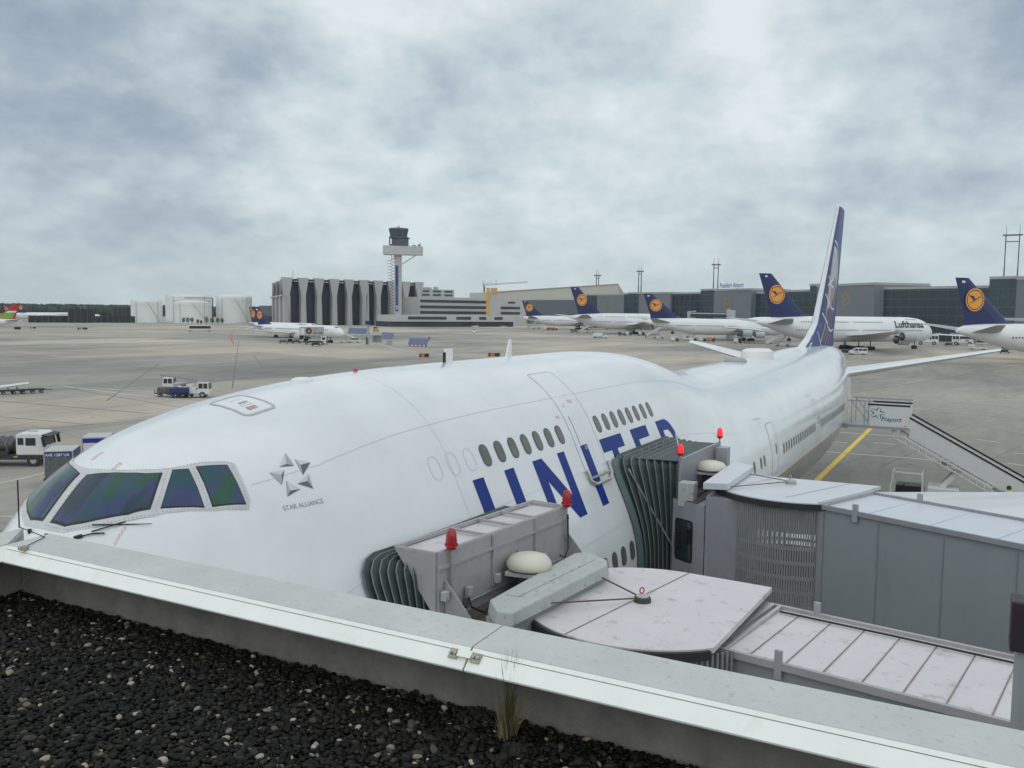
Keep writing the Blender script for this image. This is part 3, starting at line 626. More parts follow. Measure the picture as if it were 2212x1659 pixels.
# gravel: loose rounded pebbles, far too many to count
def pebbles():
    rng = np.random.default_rng(5)
    bm = bmesh.new(); bmesh.ops.create_icosphere(bm, subdivisions=2, radius=1); bv = np.array([v.co[:] for v in bm.verts]); bf = np.array([[v.index for v in f.verts] for f in bm.faces]); bm.free()
    pts = []
    for layer, (zc, stp) in enumerate(((0.0, .0155), (.009, .019))):
        for x in np.arange(-2.9, -.40, stp):
            for y in np.arange(-9.6, -5.4, stp):
                X = x+rng.uniform(-.4, .4)*stp; Y = y+rng.uniform(-.4, .4)*stp
                d = Vector((X, Y, ZG))-Vector(CAM); zz = d.dot(CF)
                if zz < .3: continue
                px = PW/2+FOC*d.dot(CR)/zz; py = PH/2-FOC*d.dot(CU)/zz
                if -140 < px < PW+100 and py < PH+110 and X < -.400: pts.append((X, Y, ZG+zc+rng.uniform(0, .007)))
    pts = np.array(pts); n = len(pts)
    r = rng.lognormal(math.log(.0086), .32, n).clip(.005, .018)
    sc = np.stack([r*rng.uniform(.95, 1.5, n), r*rng.uniform(.7, 1.05, n), r*rng.uniform(.5, .8, n)], 1)
    a = rng.uniform(0, 2*PI, n); t = rng.normal(0, .3, n)
    V = bv[None]*sc[:, None, :]; V = V*(1+.10*np.sin(bv[None]*rng.uniform(1.5, 4, (n, 1, 3))+rng.uniform(0, 6, (n, 1, 3))).sum(2, keepdims=True))
    ct, st = np.cos(t)[:, None], np.sin(t)[:, None]; x, y, z = V[..., 0], V[..., 1], V[..., 2]
    x, z = x*ct+z*st, -x*st+z*ct; ca, sa = np.cos(a)[:, None], np.sin(a)[:, None]; x, y = x*ca-y*sa, x*sa+y*ca
    V = np.stack([x, y, z], 2)+pts[:, None, :]
    F = bf[None]+(np.arange(n)*len(bv))[:, None, None]
    me = bpy.data.meshes.new('gravel'); me.vertices.add(n*len(bv)); me.vertices.foreach_set('co', V.astype(np.float32).ravel())
    me.loops.add(F.size); me.loops.foreach_set('vertex_index', F.ravel().astype(np.int32)); me.polygons.add(F.size//3)
    me.polygons.foreach_set('loop_start', np.arange(0, F.size, 3, dtype=np.int32)); me.polygons.foreach_set('use_smooth', np.ones(F.size//3, bool)); me.update(calc_edges=True)
    g_ = rng.lognormal(math.log(.0062), .85, n); pale = rng.random(n) < .04; g_[pale] = rng.uniform(.08, .30, pale.sum()); g_ = g_.clip(.0025, .40)
    tint = rng.uniform(0, 1, n); col = np.stack([g_*(1.04+.22*tint), g_*(1+.08*tint), g_*(.95-.22*tint), np.ones(n)], 1)
    at_ = me.color_attributes.new('stone', 'FLOAT_COLOR', 'POINT'); at_.data.foreach_set('color', np.repeat(col, len(bv), 0).astype(np.float32).ravel())
    m = bpy.data.materials.new('pebble_stone'); m.use_nodes = True; nt = m.node_tree; N = nt.nodes; K = nt.links.new; b = N['Principled BSDF']; b.inputs['Roughness'].default_value = .55; b.inputs['Specular IOR Level'].default_value = .18
    va = N.new('ShaderNodeVertexColor'); va.layer_name = 'stone'; tc = N.new('ShaderNodeTexCoord'); nn = N.new('ShaderNodeTexNoise'); K(tc.outputs['Object'], nn.inputs['Vector']); nn.inputs['Scale'].default_value = 160; nn.inputs['Detail'].default_value = 4
    mr = N.new('ShaderNodeMapRange'); K(nn.outputs[0], mr.inputs[0]); mr.inputs[3].default_value = .5; mr.inputs[4].default_value = 1.5
    x_ = N.new('ShaderNodeMix'); x_.data_type = 'RGBA'; x_.blend_type = 'MULTIPLY'; x_.inputs[0].default_value = 1; K(va.outputs[0], x_.inputs[6]); K(mr.outputs[0], x_.inputs[7]); K(x_.outputs[2], b.inputs['Base Color'])
    me.materials.append(m); o = bpy.data.objects.new('gravel', me); C.objects.link(o); tag(o, 'dark rounded roof gravel with scattered pale pebbles', 'gravel', None, 'stuff')
pebbles()
def outer_pebbles():                          # the rest of the roof, coarser
    rng = np.random.default_rng(9); bm = bmesh.new(); bmesh.ops.create_icosphere(bm, subdivisions=1, radius=1); bv = np.array([v.co[:] for v in bm.verts]); bf = np.array([[v.index for v in f.verts] for f in bm.faces]); bm.free(); pts = []
    for x in np.arange(-3.4, -.40, .021):
        for y in np.arange(-13.5, -5.55, .021):
            X = x+rng.uniform(-.4, .4)*.021; Y = y+rng.uniform(-.4, .4)*.021; d = Vector((X, Y, ZG))-Vector(CAM); zz = d.dot(CF); inside = False
            if zz > .3: px = PW/2+FOC*d.dot(CR)/zz; py = PH/2-FOC*d.dot(CU)/zz; inside = -140 < px < PW+100 and py < PH+110
            if not inside: pts.append((X, Y, ZG+rng.uniform(0, .008)))
    pts = np.array(pts); n = len(pts); r = rng.lognormal(math.log(.0105), .25, n).clip(.006, .018); V = bv[None]*np.stack([r*rng.uniform(.9, 1.4, n), r*rng.uniform(.8, 1.2, n), r*.62], 1)[:, None, :]
    V = V+pts[:, None, :]; F = bf[None]+(np.arange(n)*len(bv))[:, None, None]; me = bpy.data.meshes.new('gravel'); me.vertices.add(n*len(bv)); me.vertices.foreach_set('co', V.astype(np.float32).ravel())
    me.loops.add(F.size); me.loops.foreach_set('vertex_index', F.ravel().astype(np.int32)); me.polygons.add(F.size//3); me.polygons.foreach_set('loop_start', np.arange(0, F.size, 3, dtype=np.int32)); me.polygons.foreach_set('use_smooth', np.ones(F.size//3, bool)); me.update(calc_edges=True)
    g_ = rng.lognormal(math.log(.0065), .9, n).clip(.0025, .3); col = np.stack([g_*1.12, g_*1.03, g_*.88, np.ones(n)], 1); me.color_attributes.new('stone', 'FLOAT_COLOR', 'POINT').data.foreach_set('color', np.repeat(col, len(bv), 0).astype(np.float32).ravel())
    me.materials.append(bpy.data.materials['pebble_stone']); o = bpy.data.objects.new('gravel', me); C.objects.link(o); tag(o, 'dark roof gravel farther along the roof, outside the view', 'gravel', None, 'stuff')
outer_pebbles()
# grass and moss growing from the gravel beside the upstand
def blades(root, n, h, spread, mt, name='blade', seed=1, lean=.35, w=.0028):
    rnd = random.Random(seed); m = MB()
    for i in range(n):
        a = rnd.uniform(0, 2*PI); r0 = rnd.uniform(0, spread); bx, by = r0*math.cos(a), r0*math.sin(a)*.8; hh = h*rnd.uniform(.35, 1.0); ln = rnd.uniform(.02, lean)*hh*(1.6 if rnd.random() < .15 else 1); ww = w*rnd.uniform(.5, 1.1); th = a+rnd.uniform(-.6, .6)
        L = []; Rr = []; px_, py_ = -math.sin(th+.9), math.cos(th+.9)
        for k in range(6):
            t = k/5; x = bx+math.cos(th)*ln*t**2; y = by+math.sin(th)*ln*t**2; z = hh*(t-.12*t*t*(ln/hh)); q = ww*(1-t)**.6/2+.0002
            L.append((x+px_*q, y+py_*q, z)); Rr.append((x-px_*q, y-py_*q, z+.0003))
        m.grid([L, Rr])
    return m.build(name, mt, root, fix=False)
DRYG = mat('dry_grass', (.21, .19, .10), .8, var=.4, vscale=30); GRNG = mat('grass_green', (.07, .085, .03), .8, var=.4, vscale=30)
tf = thing('grass_tuft', 'tall dry grass tuft growing from the gravel against the roof edge', 'grass tuft', tuple(at(1095, 1600, ZG)))
blades(tf, 130, .19, .034, DRYG, 'dry_blades', 3, .5, .0032); blades(tf, 60, .30, .022, GRNG, 'tall_blades', 4, .12, .0032); blades(tf, 16, .38, .02, mat('grass_stem', (.13, .11, .05), .8), 'seed_stems', 9, .55, .0028)
MOSS = mat('moss', (.028, .025, .013), .95, var=.5, vscale=60, bump=.8, bscale=150)
def clump(p, r, label, seed, hgt=.5):
    rnd = random.Random(seed); m = MB()
    for i in range(int(60*r/.03)):
        a = rnd.uniform(0, 2*PI); q = r*math.sqrt(rnd.random()); s = rnd.uniform(.004, .010); z = (1-(q/r)**2)*r*hgt
        m.at((q*math.cos(a), q*math.sin(a), z), rnd.uniform(0, 6), rnd.uniform(-.8, .8)).box((0, 0, 0), (s*2, s*1.3, s), (.5, .5))
    o = m.build('moss_clump', MOSS); o.location = p; tag(o, label, 'moss', 'moss clumps on the gravel')
clump(at(1030, 1548, ZG+.008), .07, 'broad low moss clump left of the dry grass tuft', 1, .25); clump(at(1193, 1557, ZG+.006), .026, 'small round moss clump right of the dry grass tuft', 2, .9); clump(at(1110, 1622, ZG+.01), .045, 'moss clump at the foot of the dry grass tuft', 3, .3); clump(at(905, 1500, ZG+.004), .03, 'small moss clump against the roof edge left of the grass', 4, .5)
dw = thing('dry_weed', 'small bleached dry weed against the dark upstand at the left roof corner', 'weed', tuple(at(47, 1278, ZG+.01)))
MB().path([(0, 0, 0), (0, .002, .055), (0.001, 0, .115)], .0018).build('stalk', mat('bleached_stem', (.55, .52, .47), .8), dw)
MB().path([(0, 0, .02), (-.006, -.03, .055), (-.004, -.062, .085)], .0014).path([(0, 0, .035), (-.01, .022, .012)], .0014).path([(0, 0, .02), (-.012, .018, -.002)], .0012).build('branches', mat('bleached_stem', (.55, .52, .47)), dw)

# ------------------------------------------------------------------ jet bridges
JW = mat('bridge_wall_grey', (.265, .29, .31), .42, var=.05, vscale=1.3, dirt=((.12, .125, .13), 2.2, .25), stretch=(1, 1, .3))
JR1 = mat('bridge_roof_pinkish', (.60, .565, .59), .5, var=.06, vscale=1.2, dirt=((.20, .175, .16), 4.2, .75), bump=.06, bscale=40)
JR2 = mat('bridge_roof_pale', (.57, .60, .65), .38, var=.05, vscale=1.2, dirt=((.40, .42, .44), 1.6, .35), bump=.05, bscale=40)
JC = mat('bridge_cab_grey', (.37, .36, .37), .5, var=.09, vscale=2.2, dirt=((.16, .14, .13), 4.5, .5))
JCB = mat('bridge_cab_blue_grey', (.27, .28, .31), .45, var=.08, vscale=2.2, dirt=((.15, .15, .16), 3.5, .35))
BEL = mat('bellows_canvas', (.055, .075, .075), .62, var=.22, vscale=5, bump=.2, bscale=30, dirt=((.14, .16, .155), 6, .4))
BELP = mat('bellows_pad', (.10, .15, .155), .55, var=.15, vscale=4)
GRIME = mat('grimy_roof', (.09, .078, .07), .8, var=.45, vscale=5, bump=.3, bscale=30, dirt=((.045, .04, .04), 4, .8))
CAPM = mat('cap_metal', (.42, .44, .43), .45, var=.08, vscale=3, dirt=((.07, .07, .065), 10, .95))
SEALK = mat('roof_sealant', (.24, .21, .18), .8, var=.4, vscale=18)
def circ(c, r, a0, a1, n): return [(c[0]+r*math.cos(R(a0+(a1-a0)*i/n)), c[1]+r*math.sin(R(a0+(a1-a0)*i/n))) for i in range(n+1)]
def beacon(p, root, s=1.0, lit=True, stem=.5, bend=None):
    p = Vector(p); st = MB().tube(p+Vector((0, 0, -stem)), p, .022*s).build('beacon_post', STEEL, root)
    b = MB().lathe([(0, .30*s), (.035*s, .295*s), (.062*s, .26*s), (.074*s, .18*s), (.082*s, .075*s), (.082*s, .07*s)], c=p, n=20).build('beacon', REDLIT if lit else REDL, root, smooth=True)
    m = MB().lathe([(.105*s, .07*s), (.108*s, .045*s), (.085*s, .03*s), (.07*s, -.01*s), (.03*s, -.03*s), (0, -.03*s)], c=p, n=20)
    m.build('beacon_base', REDL, b, smooth=True); m = MB()
    for k in range(8):
        a = 2*PI*k/8; q = [(r*s*math.cos(a), r*s*math.sin(a), h*s) for r, h in ((.088, .07), (.083, .17), (.068, .27), (.02, .315))]; m.path([tuple(p+Vector(v)) for v in q], .0045*s, 5)
    for r, h in ((.087, .13), (.079, .21)): m.path([(p.x+r*s*math.cos(2*PI*i/16), p.y+r*s*math.sin(2*PI*i/16), p.z+h*s) for i in range(17)], .004*s, 5)
    m.build('guard', REDL, b)
def vent(p, root, r=.36, hb=.16):
    p = Vector(p); o = MB().lathe([(0, .17), (r*.45, .168), (r*.8, .13), (r*.97, .06), (r, .0), (r*.95, -.03), (r*.6, -.035)], c=p, n=32).build('vent_dome', mat('cream_dome', (.62, .60, .50), .4, var=.06, vscale=4, dirt=((.3, .28, .22), 10, .3)), root, smooth=True)
    MB().at((p.x, p.y, p.z-.09), .12).box((0, 0, 0), (r*1.65, r*1.65, .06)).build('flange', CAPM, o, bevel=.008); MB().lathe([(r*.55, -.05), (r*.55, -.42)], c=p, n=24).build('vent_neck', GRIME, o)
def bellows(F_, B_, n, root, amp=.10):
    rows = []
    cz = sum(p[2] for p in F_)/len(F_); cx = sum(p[0] for p in F_)/len(F_)
    for i in range(2*n+1):
        t = i/(2*n); row = []
        for a, b in zip(F_, B_):
            p = Vector(a).lerp(Vector(b), t)
            if i % 2: d = Vector((p.x-cx, 0, (p.z-cz)*.55)); d.normalize(); p = p-d*amp
            row.append(tuple(p))
        rows.append(row)
    o = MB().grid(rows).build('bellows', BEL, root, fix=False)
    for i in range(0, 2*n+1, 2): MB().path(rows[i], .011, 5).build('bellows_rib', mat('rib_metal', (.20, .225, .225), .5, metal=.4) if i else BELP, o)
    return o
def slat_wall(c, r, a0, a1, z0, z1, root, zs, pitch=2.6):
    m = MB(); n = int(abs(a1-a0)/pitch)
    for i in range(n+1):
        a = R(a0+(a1-a0)*i/n); m.at((c[0]+r*math.cos(a), c[1]+r*math.sin(a), 0), a).box((0, 0, (z0+z1)/2), (.02, .034, z1-z0))
    o = m.build('slat_curtain', mat('curtain_slat', (.29, .30, .30), .45, metal=.2, var=.1, vscale=4), root)
    m = MB()
    for za, zb in zs: m.lathe([(r-.012, za), (r+.004, za), (r+.004, zb), (r-.012, zb)], c=(c[0], c[1], 0), n=32, a0=R(a0), a1=R(a1))
    m.build('slat_band', mat('curtain_slat', (.30, .31, .31)), o)
def hub_device(p, q1, q2, root, red=True, s=1.0):
    p = Vector(p); o = MB().lathe([(0, .045), (.10, .045), (.115, .03), (.12, -.03), (.0, -.03)], c=p, n=24).build('hub_plate', mat('hub_black', (.05, .05, .045), .6, var=.4, vscale=20) if red else GREYP, root, smooth=True)
    MB().lathe([(0, .062), (.085, .058), (.09, .045)], c=p, n=24).build('hub_cap', CAPM, o, smooth=True)
    a, b = p+Vector((.03, .02, .06)), p+Vector((.03, .02, .17))
    m = MB().path([tuple(p+Vector((.03+.035*math.cos(t)*.8, .02+.035*math.cos(t)*-.6, .115+.04*math.sin(t)))) for t in [2*PI*k/14 for k in range(15)]], .009, 6); m.build('lifting_eye', REDL if red else STEEL, o)
    for q in (q1, q2): MB().bar(p+Vector((0, 0, .02)), q, .022, .016).build('tie_rod', mat('rusty_rod', (.12, .085, .06), .7, var=.4, vscale=12), root)
def legs(root, x, y, zf, rz):
    m = MB().at((x, y, 0), rz)
    for s in (-1, 1): m.box((0, s*1.25, (zf+.6)/2), (.32, .32, zf-.6))
    m.box((0, 0, .95), (.5, 2.9, .35)); m.build('support_leg', WHITE, root)
    for s in (-1, 1):
        for k in (-.35, .35):
            w_ = MB().lathe([(.2, -.16), (.42, -.18), (.48, -.1), (.48, .1), (.42, .18), (.2, .16)], axis='y', n=20).build('wheel', DARK, root, smooth=True); c_, s_ = math.cos(rz), math.sin(rz); lx, ly = k*1.4, s*1.0
            w_.location = (x+lx*c_-ly*s_, y+lx*s_+ly*c_, .48); w_.rotation_euler = (0, 0, rz)

# nearer bridge, at the forward door
JA = thing('jet_bridge', 'nearer jet bridge with pinkish round roof, red eye bolt and unlit red beacons', 'jet bridge', (0, 0, 0))
HA = (8.37, -5.68); zr = 7.20
poly = circ(HA, 1.68, -3, 228, 40)+[(7.25, -6.93), (9.97, -7.06)]
MB().prism(poly, zr-.07, zr).build('rotunda_roof', JR1, JA)
MB().prism(circ(HA, 1.73, -3, 226, 40)+circ(HA, 1.60, 226, -3, 40), zr-.13, zr-.02).build('roof_trim', DARK, JA)
lay(flat_bm(strip([(6.76, -5.2), (10.04, -5.8)], .022)), 'roof_seam', SEALK, lambda u, v: Vector((u, v, zr+.004)), JA)
slat_wall(HA, 1.60, 108, 240, 4.9, zr-.12, JA, [(6.2, 6.26), (5.6, 5.66)]); slat_wall(HA, 1.60, -10, 80, 4.9, zr-.12, JA, [(6.2, 6.26), (5.6, 5.66)])
MB().prism(circ(HA, 1.66, 0, 350, 36), 4.7, 4.9).build('rotunda_floor', JW, JA)
# small cap bar between cab and rotunda
cap = [(6.72, -4.12), (6.38, -4.42), (6.42, -4.64), (8.98, -4.90), (9.22, -4.80), (9.52, -4.32), (9.32, -4.18)]
cp = MB().prism(cap, 7.29, 7.47, [(a+(7.9-a)*.02, b+(-4.5-b)*.06) for a, b in cap]).build('door_head_cap', CAPM, JA, bevel=.02)
MB().prism([(7.0, -4.25), (7.0, -4.42), (9.1, -4.62), (9.1, -4.45)], 7.47, 7.482).build('cap_panel', CAPM, cp)
MB().prism([(6.62, -4.16), (6.5, -4.56), (9.0, -4.83), (9.35, -4.3)], 4.9, 7.29).build('cab_rear_wall', JW, JA)
# cab and canopy
A, B_, C_, D_ = (6.65, -2.73), (10.14, -3.05), (10.06, -3.68), (6.63, -3.40)
MB().prism([(6.63, -3.46), (10.06, -3.74), (9.5, -4.2), (6.62, -4.1)], 4.9, 7.03).build('cab_body', JC, JA)
MB().prism([(6.64, -3.47), (10.05, -3.75), (9.5, -4.16), (6.64, -4.06)], 7.034, 7.05).build('cab_roof', GRIME, JA)
cw = MB().prism([(6.63, -3.40), (10.06, -3.68), (10.06, -3.72), (6.63, -3.44)], 6.9, 8.0).build('canopy_back', JC, JA)
MB().prism([A, B_, (10.08, -3.64), (6.63, -3.38)], 7.93, 7.945).build('canopy_roof', JR1, JA)
cfm = MB(); zt = 7.985
for p, q in ((A, B_), (B_, C_), (C_, D_), (D_, A)): cfm.bar((*p, zt), (*q, zt), .045, .05)
for u in (.34, .54, .72):
    p = Vector(A).lerp(Vector(B_), u); q = Vector(D_).lerp(Vector(C_), u); cfm.bar((p.x, p.y, zt+.01), (q.x, q.y, zt+.01), .04, .04)
cfm.bar((6.6, -3.455, 7.80), (10.08, -3.735, 7.80), .035, .035)
for u in (.36, .70): p = Vector(D_).lerp(Vector(C_), u); cfm.bar((p.x, p.y-.06, 8.0), (p.x, p.y-.06, 7.25), .035, .035)
cfm.build('canopy_frame', JC, JA)
for (x, dx) in ((6.62, 0), (10.07, .02)):                      # triangular cheeks
    yb = -3.40-.28*(x-6.63)/3.43; yf_ = yb+.66
    MB().add([(x-.02, yb, 8.0), (x-.02, yf_, 8.0), (x-.02, yb, 7.12), (x+.02+dx, yb, 8.0), (x+.02+dx, yf_, 8.0), (x+.02+dx, yb, 7.12)], [(0, 1, 2), (5, 4, 3), (0, 3, 4, 1), (1, 4, 5, 2), (2, 5, 3, 0)]).build('canopy_cheek', JC, JA)
for x in (6.75, 8.55, 10.02):                                  # gussets towards the camera
    yb = -3.45-.28*(x-6.63)/3.43
    MB().add([(x-.012, yb, 7.62), (x-.012, yb-.50, 7.05), (x-.012, yb, 7.05), (x+.012, yb, 7.62), (x+.012, yb-.50, 7.05), (x+.012, yb, 7.05)], [(0, 1, 2), (5, 4, 3), (0, 3, 4, 1), (1, 4, 5, 2), (2, 5, 3, 0)]).build('gusset', JC, JA)
MB().b2((6.60, -3.56, 7.38), (6.70, -3.48, 7.50)).build('switch_box', CAPM, JA, bevel=.006)
MB().path([(9.92, -3.80, 7.9), (9.94, -3.80, 7.6), (9.86, -3.84, 7.35), (9.7, -3.86, 7.25), (9.55, -3.84, 7.32)], .012).path([(7.1, -3.62, 7.30), (7.0, -3.72, 7.22), (7.2, -3.8, 7.1), (7.5, -3.75, 7.12), (7.7, -3.7, 7.16)], .016).build('cable', BLACK, JA)
MB().at((7.0, -3.62, 7.26), .4, .5).box((0, 0, 0), (.10, .07, .12)).build('floodlight', BLACK, JA)
beacon((6.83, -3.50, 8.03), JA, .86, False, .75); beacon((9.93, -3.77, 8.03), JA, .86, False, .55)
vent((8.28, -3.93, 7.50), JA, .335)
yfz = lambda x, z: -(min((w_ for w_, z_ in SEC(x) if z_ <= z), key=lambda q: -q) if False else np.interp(z, [q[1] for q in SEC(x)][::-1], [q[0] for q in SEC(x)][::-1]))-.06
def rim(x0, x1, zt_, zb=4.9, bev=.35, n=9):
    pts = [(x0, zb+(zt_-bev-zb)*i/n) for i in range(n+1)]+[(x0+bev*(1-math.cos(PI/2*i/3)), zt_-bev+bev*math.sin(PI/2*i/3)) for i in (1, 2)]+[(x0+bev+(x1-x0-2*bev)*i/4, zt_) for i in range(5)]+[(x1-bev*(1-math.cos(PI/2*i/3)), zt_-bev+bev*math.sin(PI/2*i/3)) for i in (2, 1)]+[(x1, zt_-bev-(zt_-bev-zb)*i/n) for i in range(n+1)]
    return pts
F_ = [(x, yfz(x, z), z) for x, z in rim(6.22, 10.35, 7.88)]
Bk = [(x, -3.34-.28*(x-6.63)/3.43, z) for x, z in rim(6.72, 10.0, 7.80, bev=.08)]
bellows(F_, Bk, 9, JA, .09)
# telescoping tunnel towards the terminal
dA = Vector((-.158, -.987, 0)); nA = Vector((.987, -.158, 0))
pa = Vector((8.72, -6.85, 0))
def tunnel(root, p0, d, nrm, L, hw, z0, z1, wallm, roofm, rise, ribs=None, ribm=None, name='tunnel'):
    p1 = p0+d*L; a, b, c, e = p0-nrm*hw, p0+nrm*hw, p1+nrm*hw, p1-nrm*hw; dz = rise*L
    o = MB().prism([(v.x, v.y) for v in (a, b, c, e)], [z0, z0, z0+dz, z0+dz], [z1-.05, z1-.05, z1-.05+dz, z1-.05+dz]).build(name, wallm, root)
    r = MB().prism([(v.x, v.y) for v in (a-nrm*.02, b+nrm*.02, c+nrm*.02, e-nrm*.02)], [z1-.045, z1-.045, z1-.045+dz, z1-.045+dz], [z1, z1, z1+dz, z1+dz]).build('tunnel_roof', roofm, o)
    for s in (-1, 1):
        u = a if s < 0 else b; v = e if s < 0 else c
        MB().bar((u+nrm*s*.03)+Vector((0, 0, z1+.005)), (v+nrm*s*.03)+Vector((0, 0, z1+.005+dz)), .06, .09).build('edge_rail', JC if roofm is JR1 else JCB, o)
    if ribs:
        m = MB()
        for t in ribs:
            q = p0+d*t; q2_ = p0+d*(t+.0); m.bar((q-nrm*(hw-.06))+Vector((0, 0, z1+.008+rise*t)), (q+nrm*(hw-.06))+Vector((0, 0, z1+.002+rise*t)), .014, .008)
        m.build('roof_seams', ribm or SEALK, o)
    return o
tA = tunnel(JA, pa, dA, nA, 18.5, .98, 4.75, 7.0, JW, JR1, .0, [.55+.44*i for i in range(40)])
MB().bar(pa-nA*.98+dA*.1+Vector((0, 0, 7.04)), pa+nA*.98+dA*.1+Vector((0, 0, 7.04)), .14, .05).build('roof_flashing', ALU, JA)
MB().bar(pa-nA*.98+dA*.24+Vector((0, 0, 7.03)), pa+nA*.98+dA*.24+Vector((0, 0, 7.03)), .05, .04).build('roof_flashing', ALU, JA)
for t, s in ((.75, 1), (.95, -1)):
    q = pa+dA*t+nA*s*1.02; MB().at((q.x, q.y, 0), math.atan2(dA.y, dA.x)).box((0, 0, 7.02), (.09, .05, .36)).build('roof_bracket', GREYP, JA, bevel=.006)
hub_device((8.42, -5.62, zr+.03), Vector((8.85, -4.72, 7.34)), Vector((7.35, -4.72, 7.34)), JA)
legs(JA, 7.2, -13.0, 4.8, -.16); MB().prism(circ((5.4, -25.2), 1.7, 0, 350, 28), 0, 7.7).build('fixed_rotunda', JW, JA)

MB().path([tuple(pa+nA*.80+dA*(.3+1.5*i)+Vector((0, 0, 7.03+.006*(i % 2)))) for i in range(12)], .016, 6).build('roof_cable', BLACK, tA)
for i in range(14):
    q = pa+dA*(.5+1.3*i)-nA*.985; MB().at((q.x, q.y, 6.82), math.atan2(dA.y, dA.x)).lathe([(0, .02), (.016, .016), (.016, 0)], axis='y', n=8).build('bolt', STEEL, tA)
for x in (7.2, 7.9, 9.2): MB().b2((x-.05, -3.50-.28*(x-6.63)/3.43-.05, 7.30), (x+.05, -3.50-.28*(x-6.63)/3.43+.02, 7.42)).build('junction_box', CAPM, JA, bevel=.005)
MB().tube((7.0, -3.52, 7.20), (9.9, -3.76, 7.20), .018).build('conduit', STEEL, JA)
# farther bridge, at the second door
JB = thing('jet_bridge', 'farther jet bridge with slatted curtain, grey side wall and two lit red beacons', 'jet bridge', (0, 0, 0))
HB = (16.35, -6.25); zr = 7.50
poly = [(17.24, -5.07)]+circ(HB, 1.68, 62, 212, 36)+[(14.88, -7.02), (16.65, -7.62), (17.38, -7.85)]
MB().prism(poly, zr-.07, zr).build('rotunda_roof', JR2, JB)
MB().prism(circ(HB, 1.72, 100, 212, 30)+circ(HB, 1.60, 212, 100, 30), zr-.13, zr-.02).build('roof_trim', DARK, JB)
lay(flat_bm(strip([(15.09, -6.28), (17.33, -7.24)], .02)+strip([(16.06, -5.27), (17.5, -5.83)], .02)), 'roof_seam', SEAMD, lambda u, v: Vector((u, v, zr+.004)), JB)
zb = [(4.95, 5.02), (5.32, 5.40), (5.62, 5.69), (5.92, 5.99), (6.22, 6.29), (6.52, 6.59)]
slat_wall(HB, 1.60, 138, 210, 4.9, zr-.12, JB, zb, 1.7)
MB().lathe([(1.57, 6.85), (1.57, zr-.1)], c=(HB[0], HB[1], 0), n=24, a0=R(138), a1=R(210)).build('curtain_head', JW, JB)
slat_wall(HB, 1.60, -60, 60, 4.9, zr-.12, JB, zb, 3.8)
MB().prism(circ(HB, 1.66, 0, 350, 36), 4.7, 4.9).build('rotunda_floor', JW, JB)
MB().lathe([(1.52, 4.9), (1.52, 5.85)], c=(HB[0], HB[1], 0), n=24, a0=R(-60), a1=R(60)).build('dark_backing', DARK, JB)  # dark sheet added behind the slats, painting the interior's shade
cap = [(14.93, -4.63), (15.10, -5.11), (17.53, -5.09), (18.03, -4.54)]
MB().prism(cap, 7.52, 7.66).build('door_head_cap', JR2, JB, bevel=.01)
MB().prism([(15.0, -4.68), (14.97, -5.15), (15.05, -5.42), (17.4, -5.2), (17.8, -4.6)], 4.85, 7.36).build('cab_rear_wall', JCB, JB)
MB().prism([(15.42, -3.84), (15.07, -4.46), (15.0, -4.66), (17.9, -4.6), (18.4, -3.9)], 4.85, 7.15).build('cab_body', JCB, JB)
MB().prism([(15.44, -3.86), (15.09, -4.46), (17.9, -4.6), (18.38, -3.92)], 7.154, 7.17).build('cab_roof', GRIME, JB)
MB().prism([(15.56, -3.90), (18.65, -3.96), (18.65, -4.02), (15.56, -3.96)], 7.0, 8.0).build('canopy_back', JCB, JB)
MB().prism([(15.40, -2.95), (18.55, -2.95), (18.65, -3.96), (15.56, -3.90)], 7.94, 7.96).build('canopy_roof', BEL, JB)
# driver's window on the side facing the terminal
p0, p1 = Vector((15.42, -3.84, 0)), Vector((15.07, -4.46, 0)); ux = (p1-p0).normalized(); fn = plane_fn(p0, ux, (0, 0, 1), .004); fn2 = plane_fn(p0, ux, (0, 0, 1), .012)
if (fn(0, 0)-p0).x > 0: fn = plane_fn(p0, ux, (0, 0, 1), -.004); fn2 = plane_fn(p0, ux, (0, 0, 1), -.012)
wd_ = lay(flat_bm([rrect(.36, 6.30, .27, .46, .08)]), 'cab_window', BLACK, fn, JB, smooth=False); lay(flat_bm([rrect(.36, 6.30, .23, .42, .06)]), 'window_pane', GLASSD, fn2, wd_, smooth=False)
MB().at((15.25, -4.02, 6.35), 1.0).box((-.12, .12, 0), (.05, .12, .34)).bar((-.12, .1, .2), (.05, 0, .25), .02).build('mirror', BLACK, JB, bevel=.01)
MB().at((15.45, -4.05, 7.22), .0).box((-.05, -.12, .07), (.30, .34, .52)).build('junction_box', CAPM, JB, bevel=.01)
MB().b2((18.0, -4.35, 7.5), (18.3, -4.1, 7.95)).build('junction_box', GREYP, JB, bevel=.01)
MB().path([(15.7, -4.3, 7.2), (15.9, -4.45, 7.32), (16.1, -4.4, 7.25), (16.0, -4.25, 7.2), (15.75, -4.3, 7.22)], .02).build('cable', BLACK, JB)
beacon((15.52, -3.95, 8.10), JB, .8, True, .55); beacon((18.62, -4.0, 8.10), JB, .8, True, .55)
vent((17.05, -4.22, 7.60), JB, .36)
F_ = [(x, yfz(x, z), z) for x, z in rim(15.05, 19.2, 8.0, n=11)]
Bk = [(x, -3.88, z) for x, z in rim(15.55, 18.62, 7.93, bev=.08, n=11)]
bl = bellows(F_, Bk, 8, JB, .09)
MB().grid([[Vector(p)+Vector((-.16, .02, 0)) for p in F_[:14]], [Vector(p)+Vector((.02, -.05, 0)) for p in F_[:14]]]).build('rim_pad', BELP, bl)
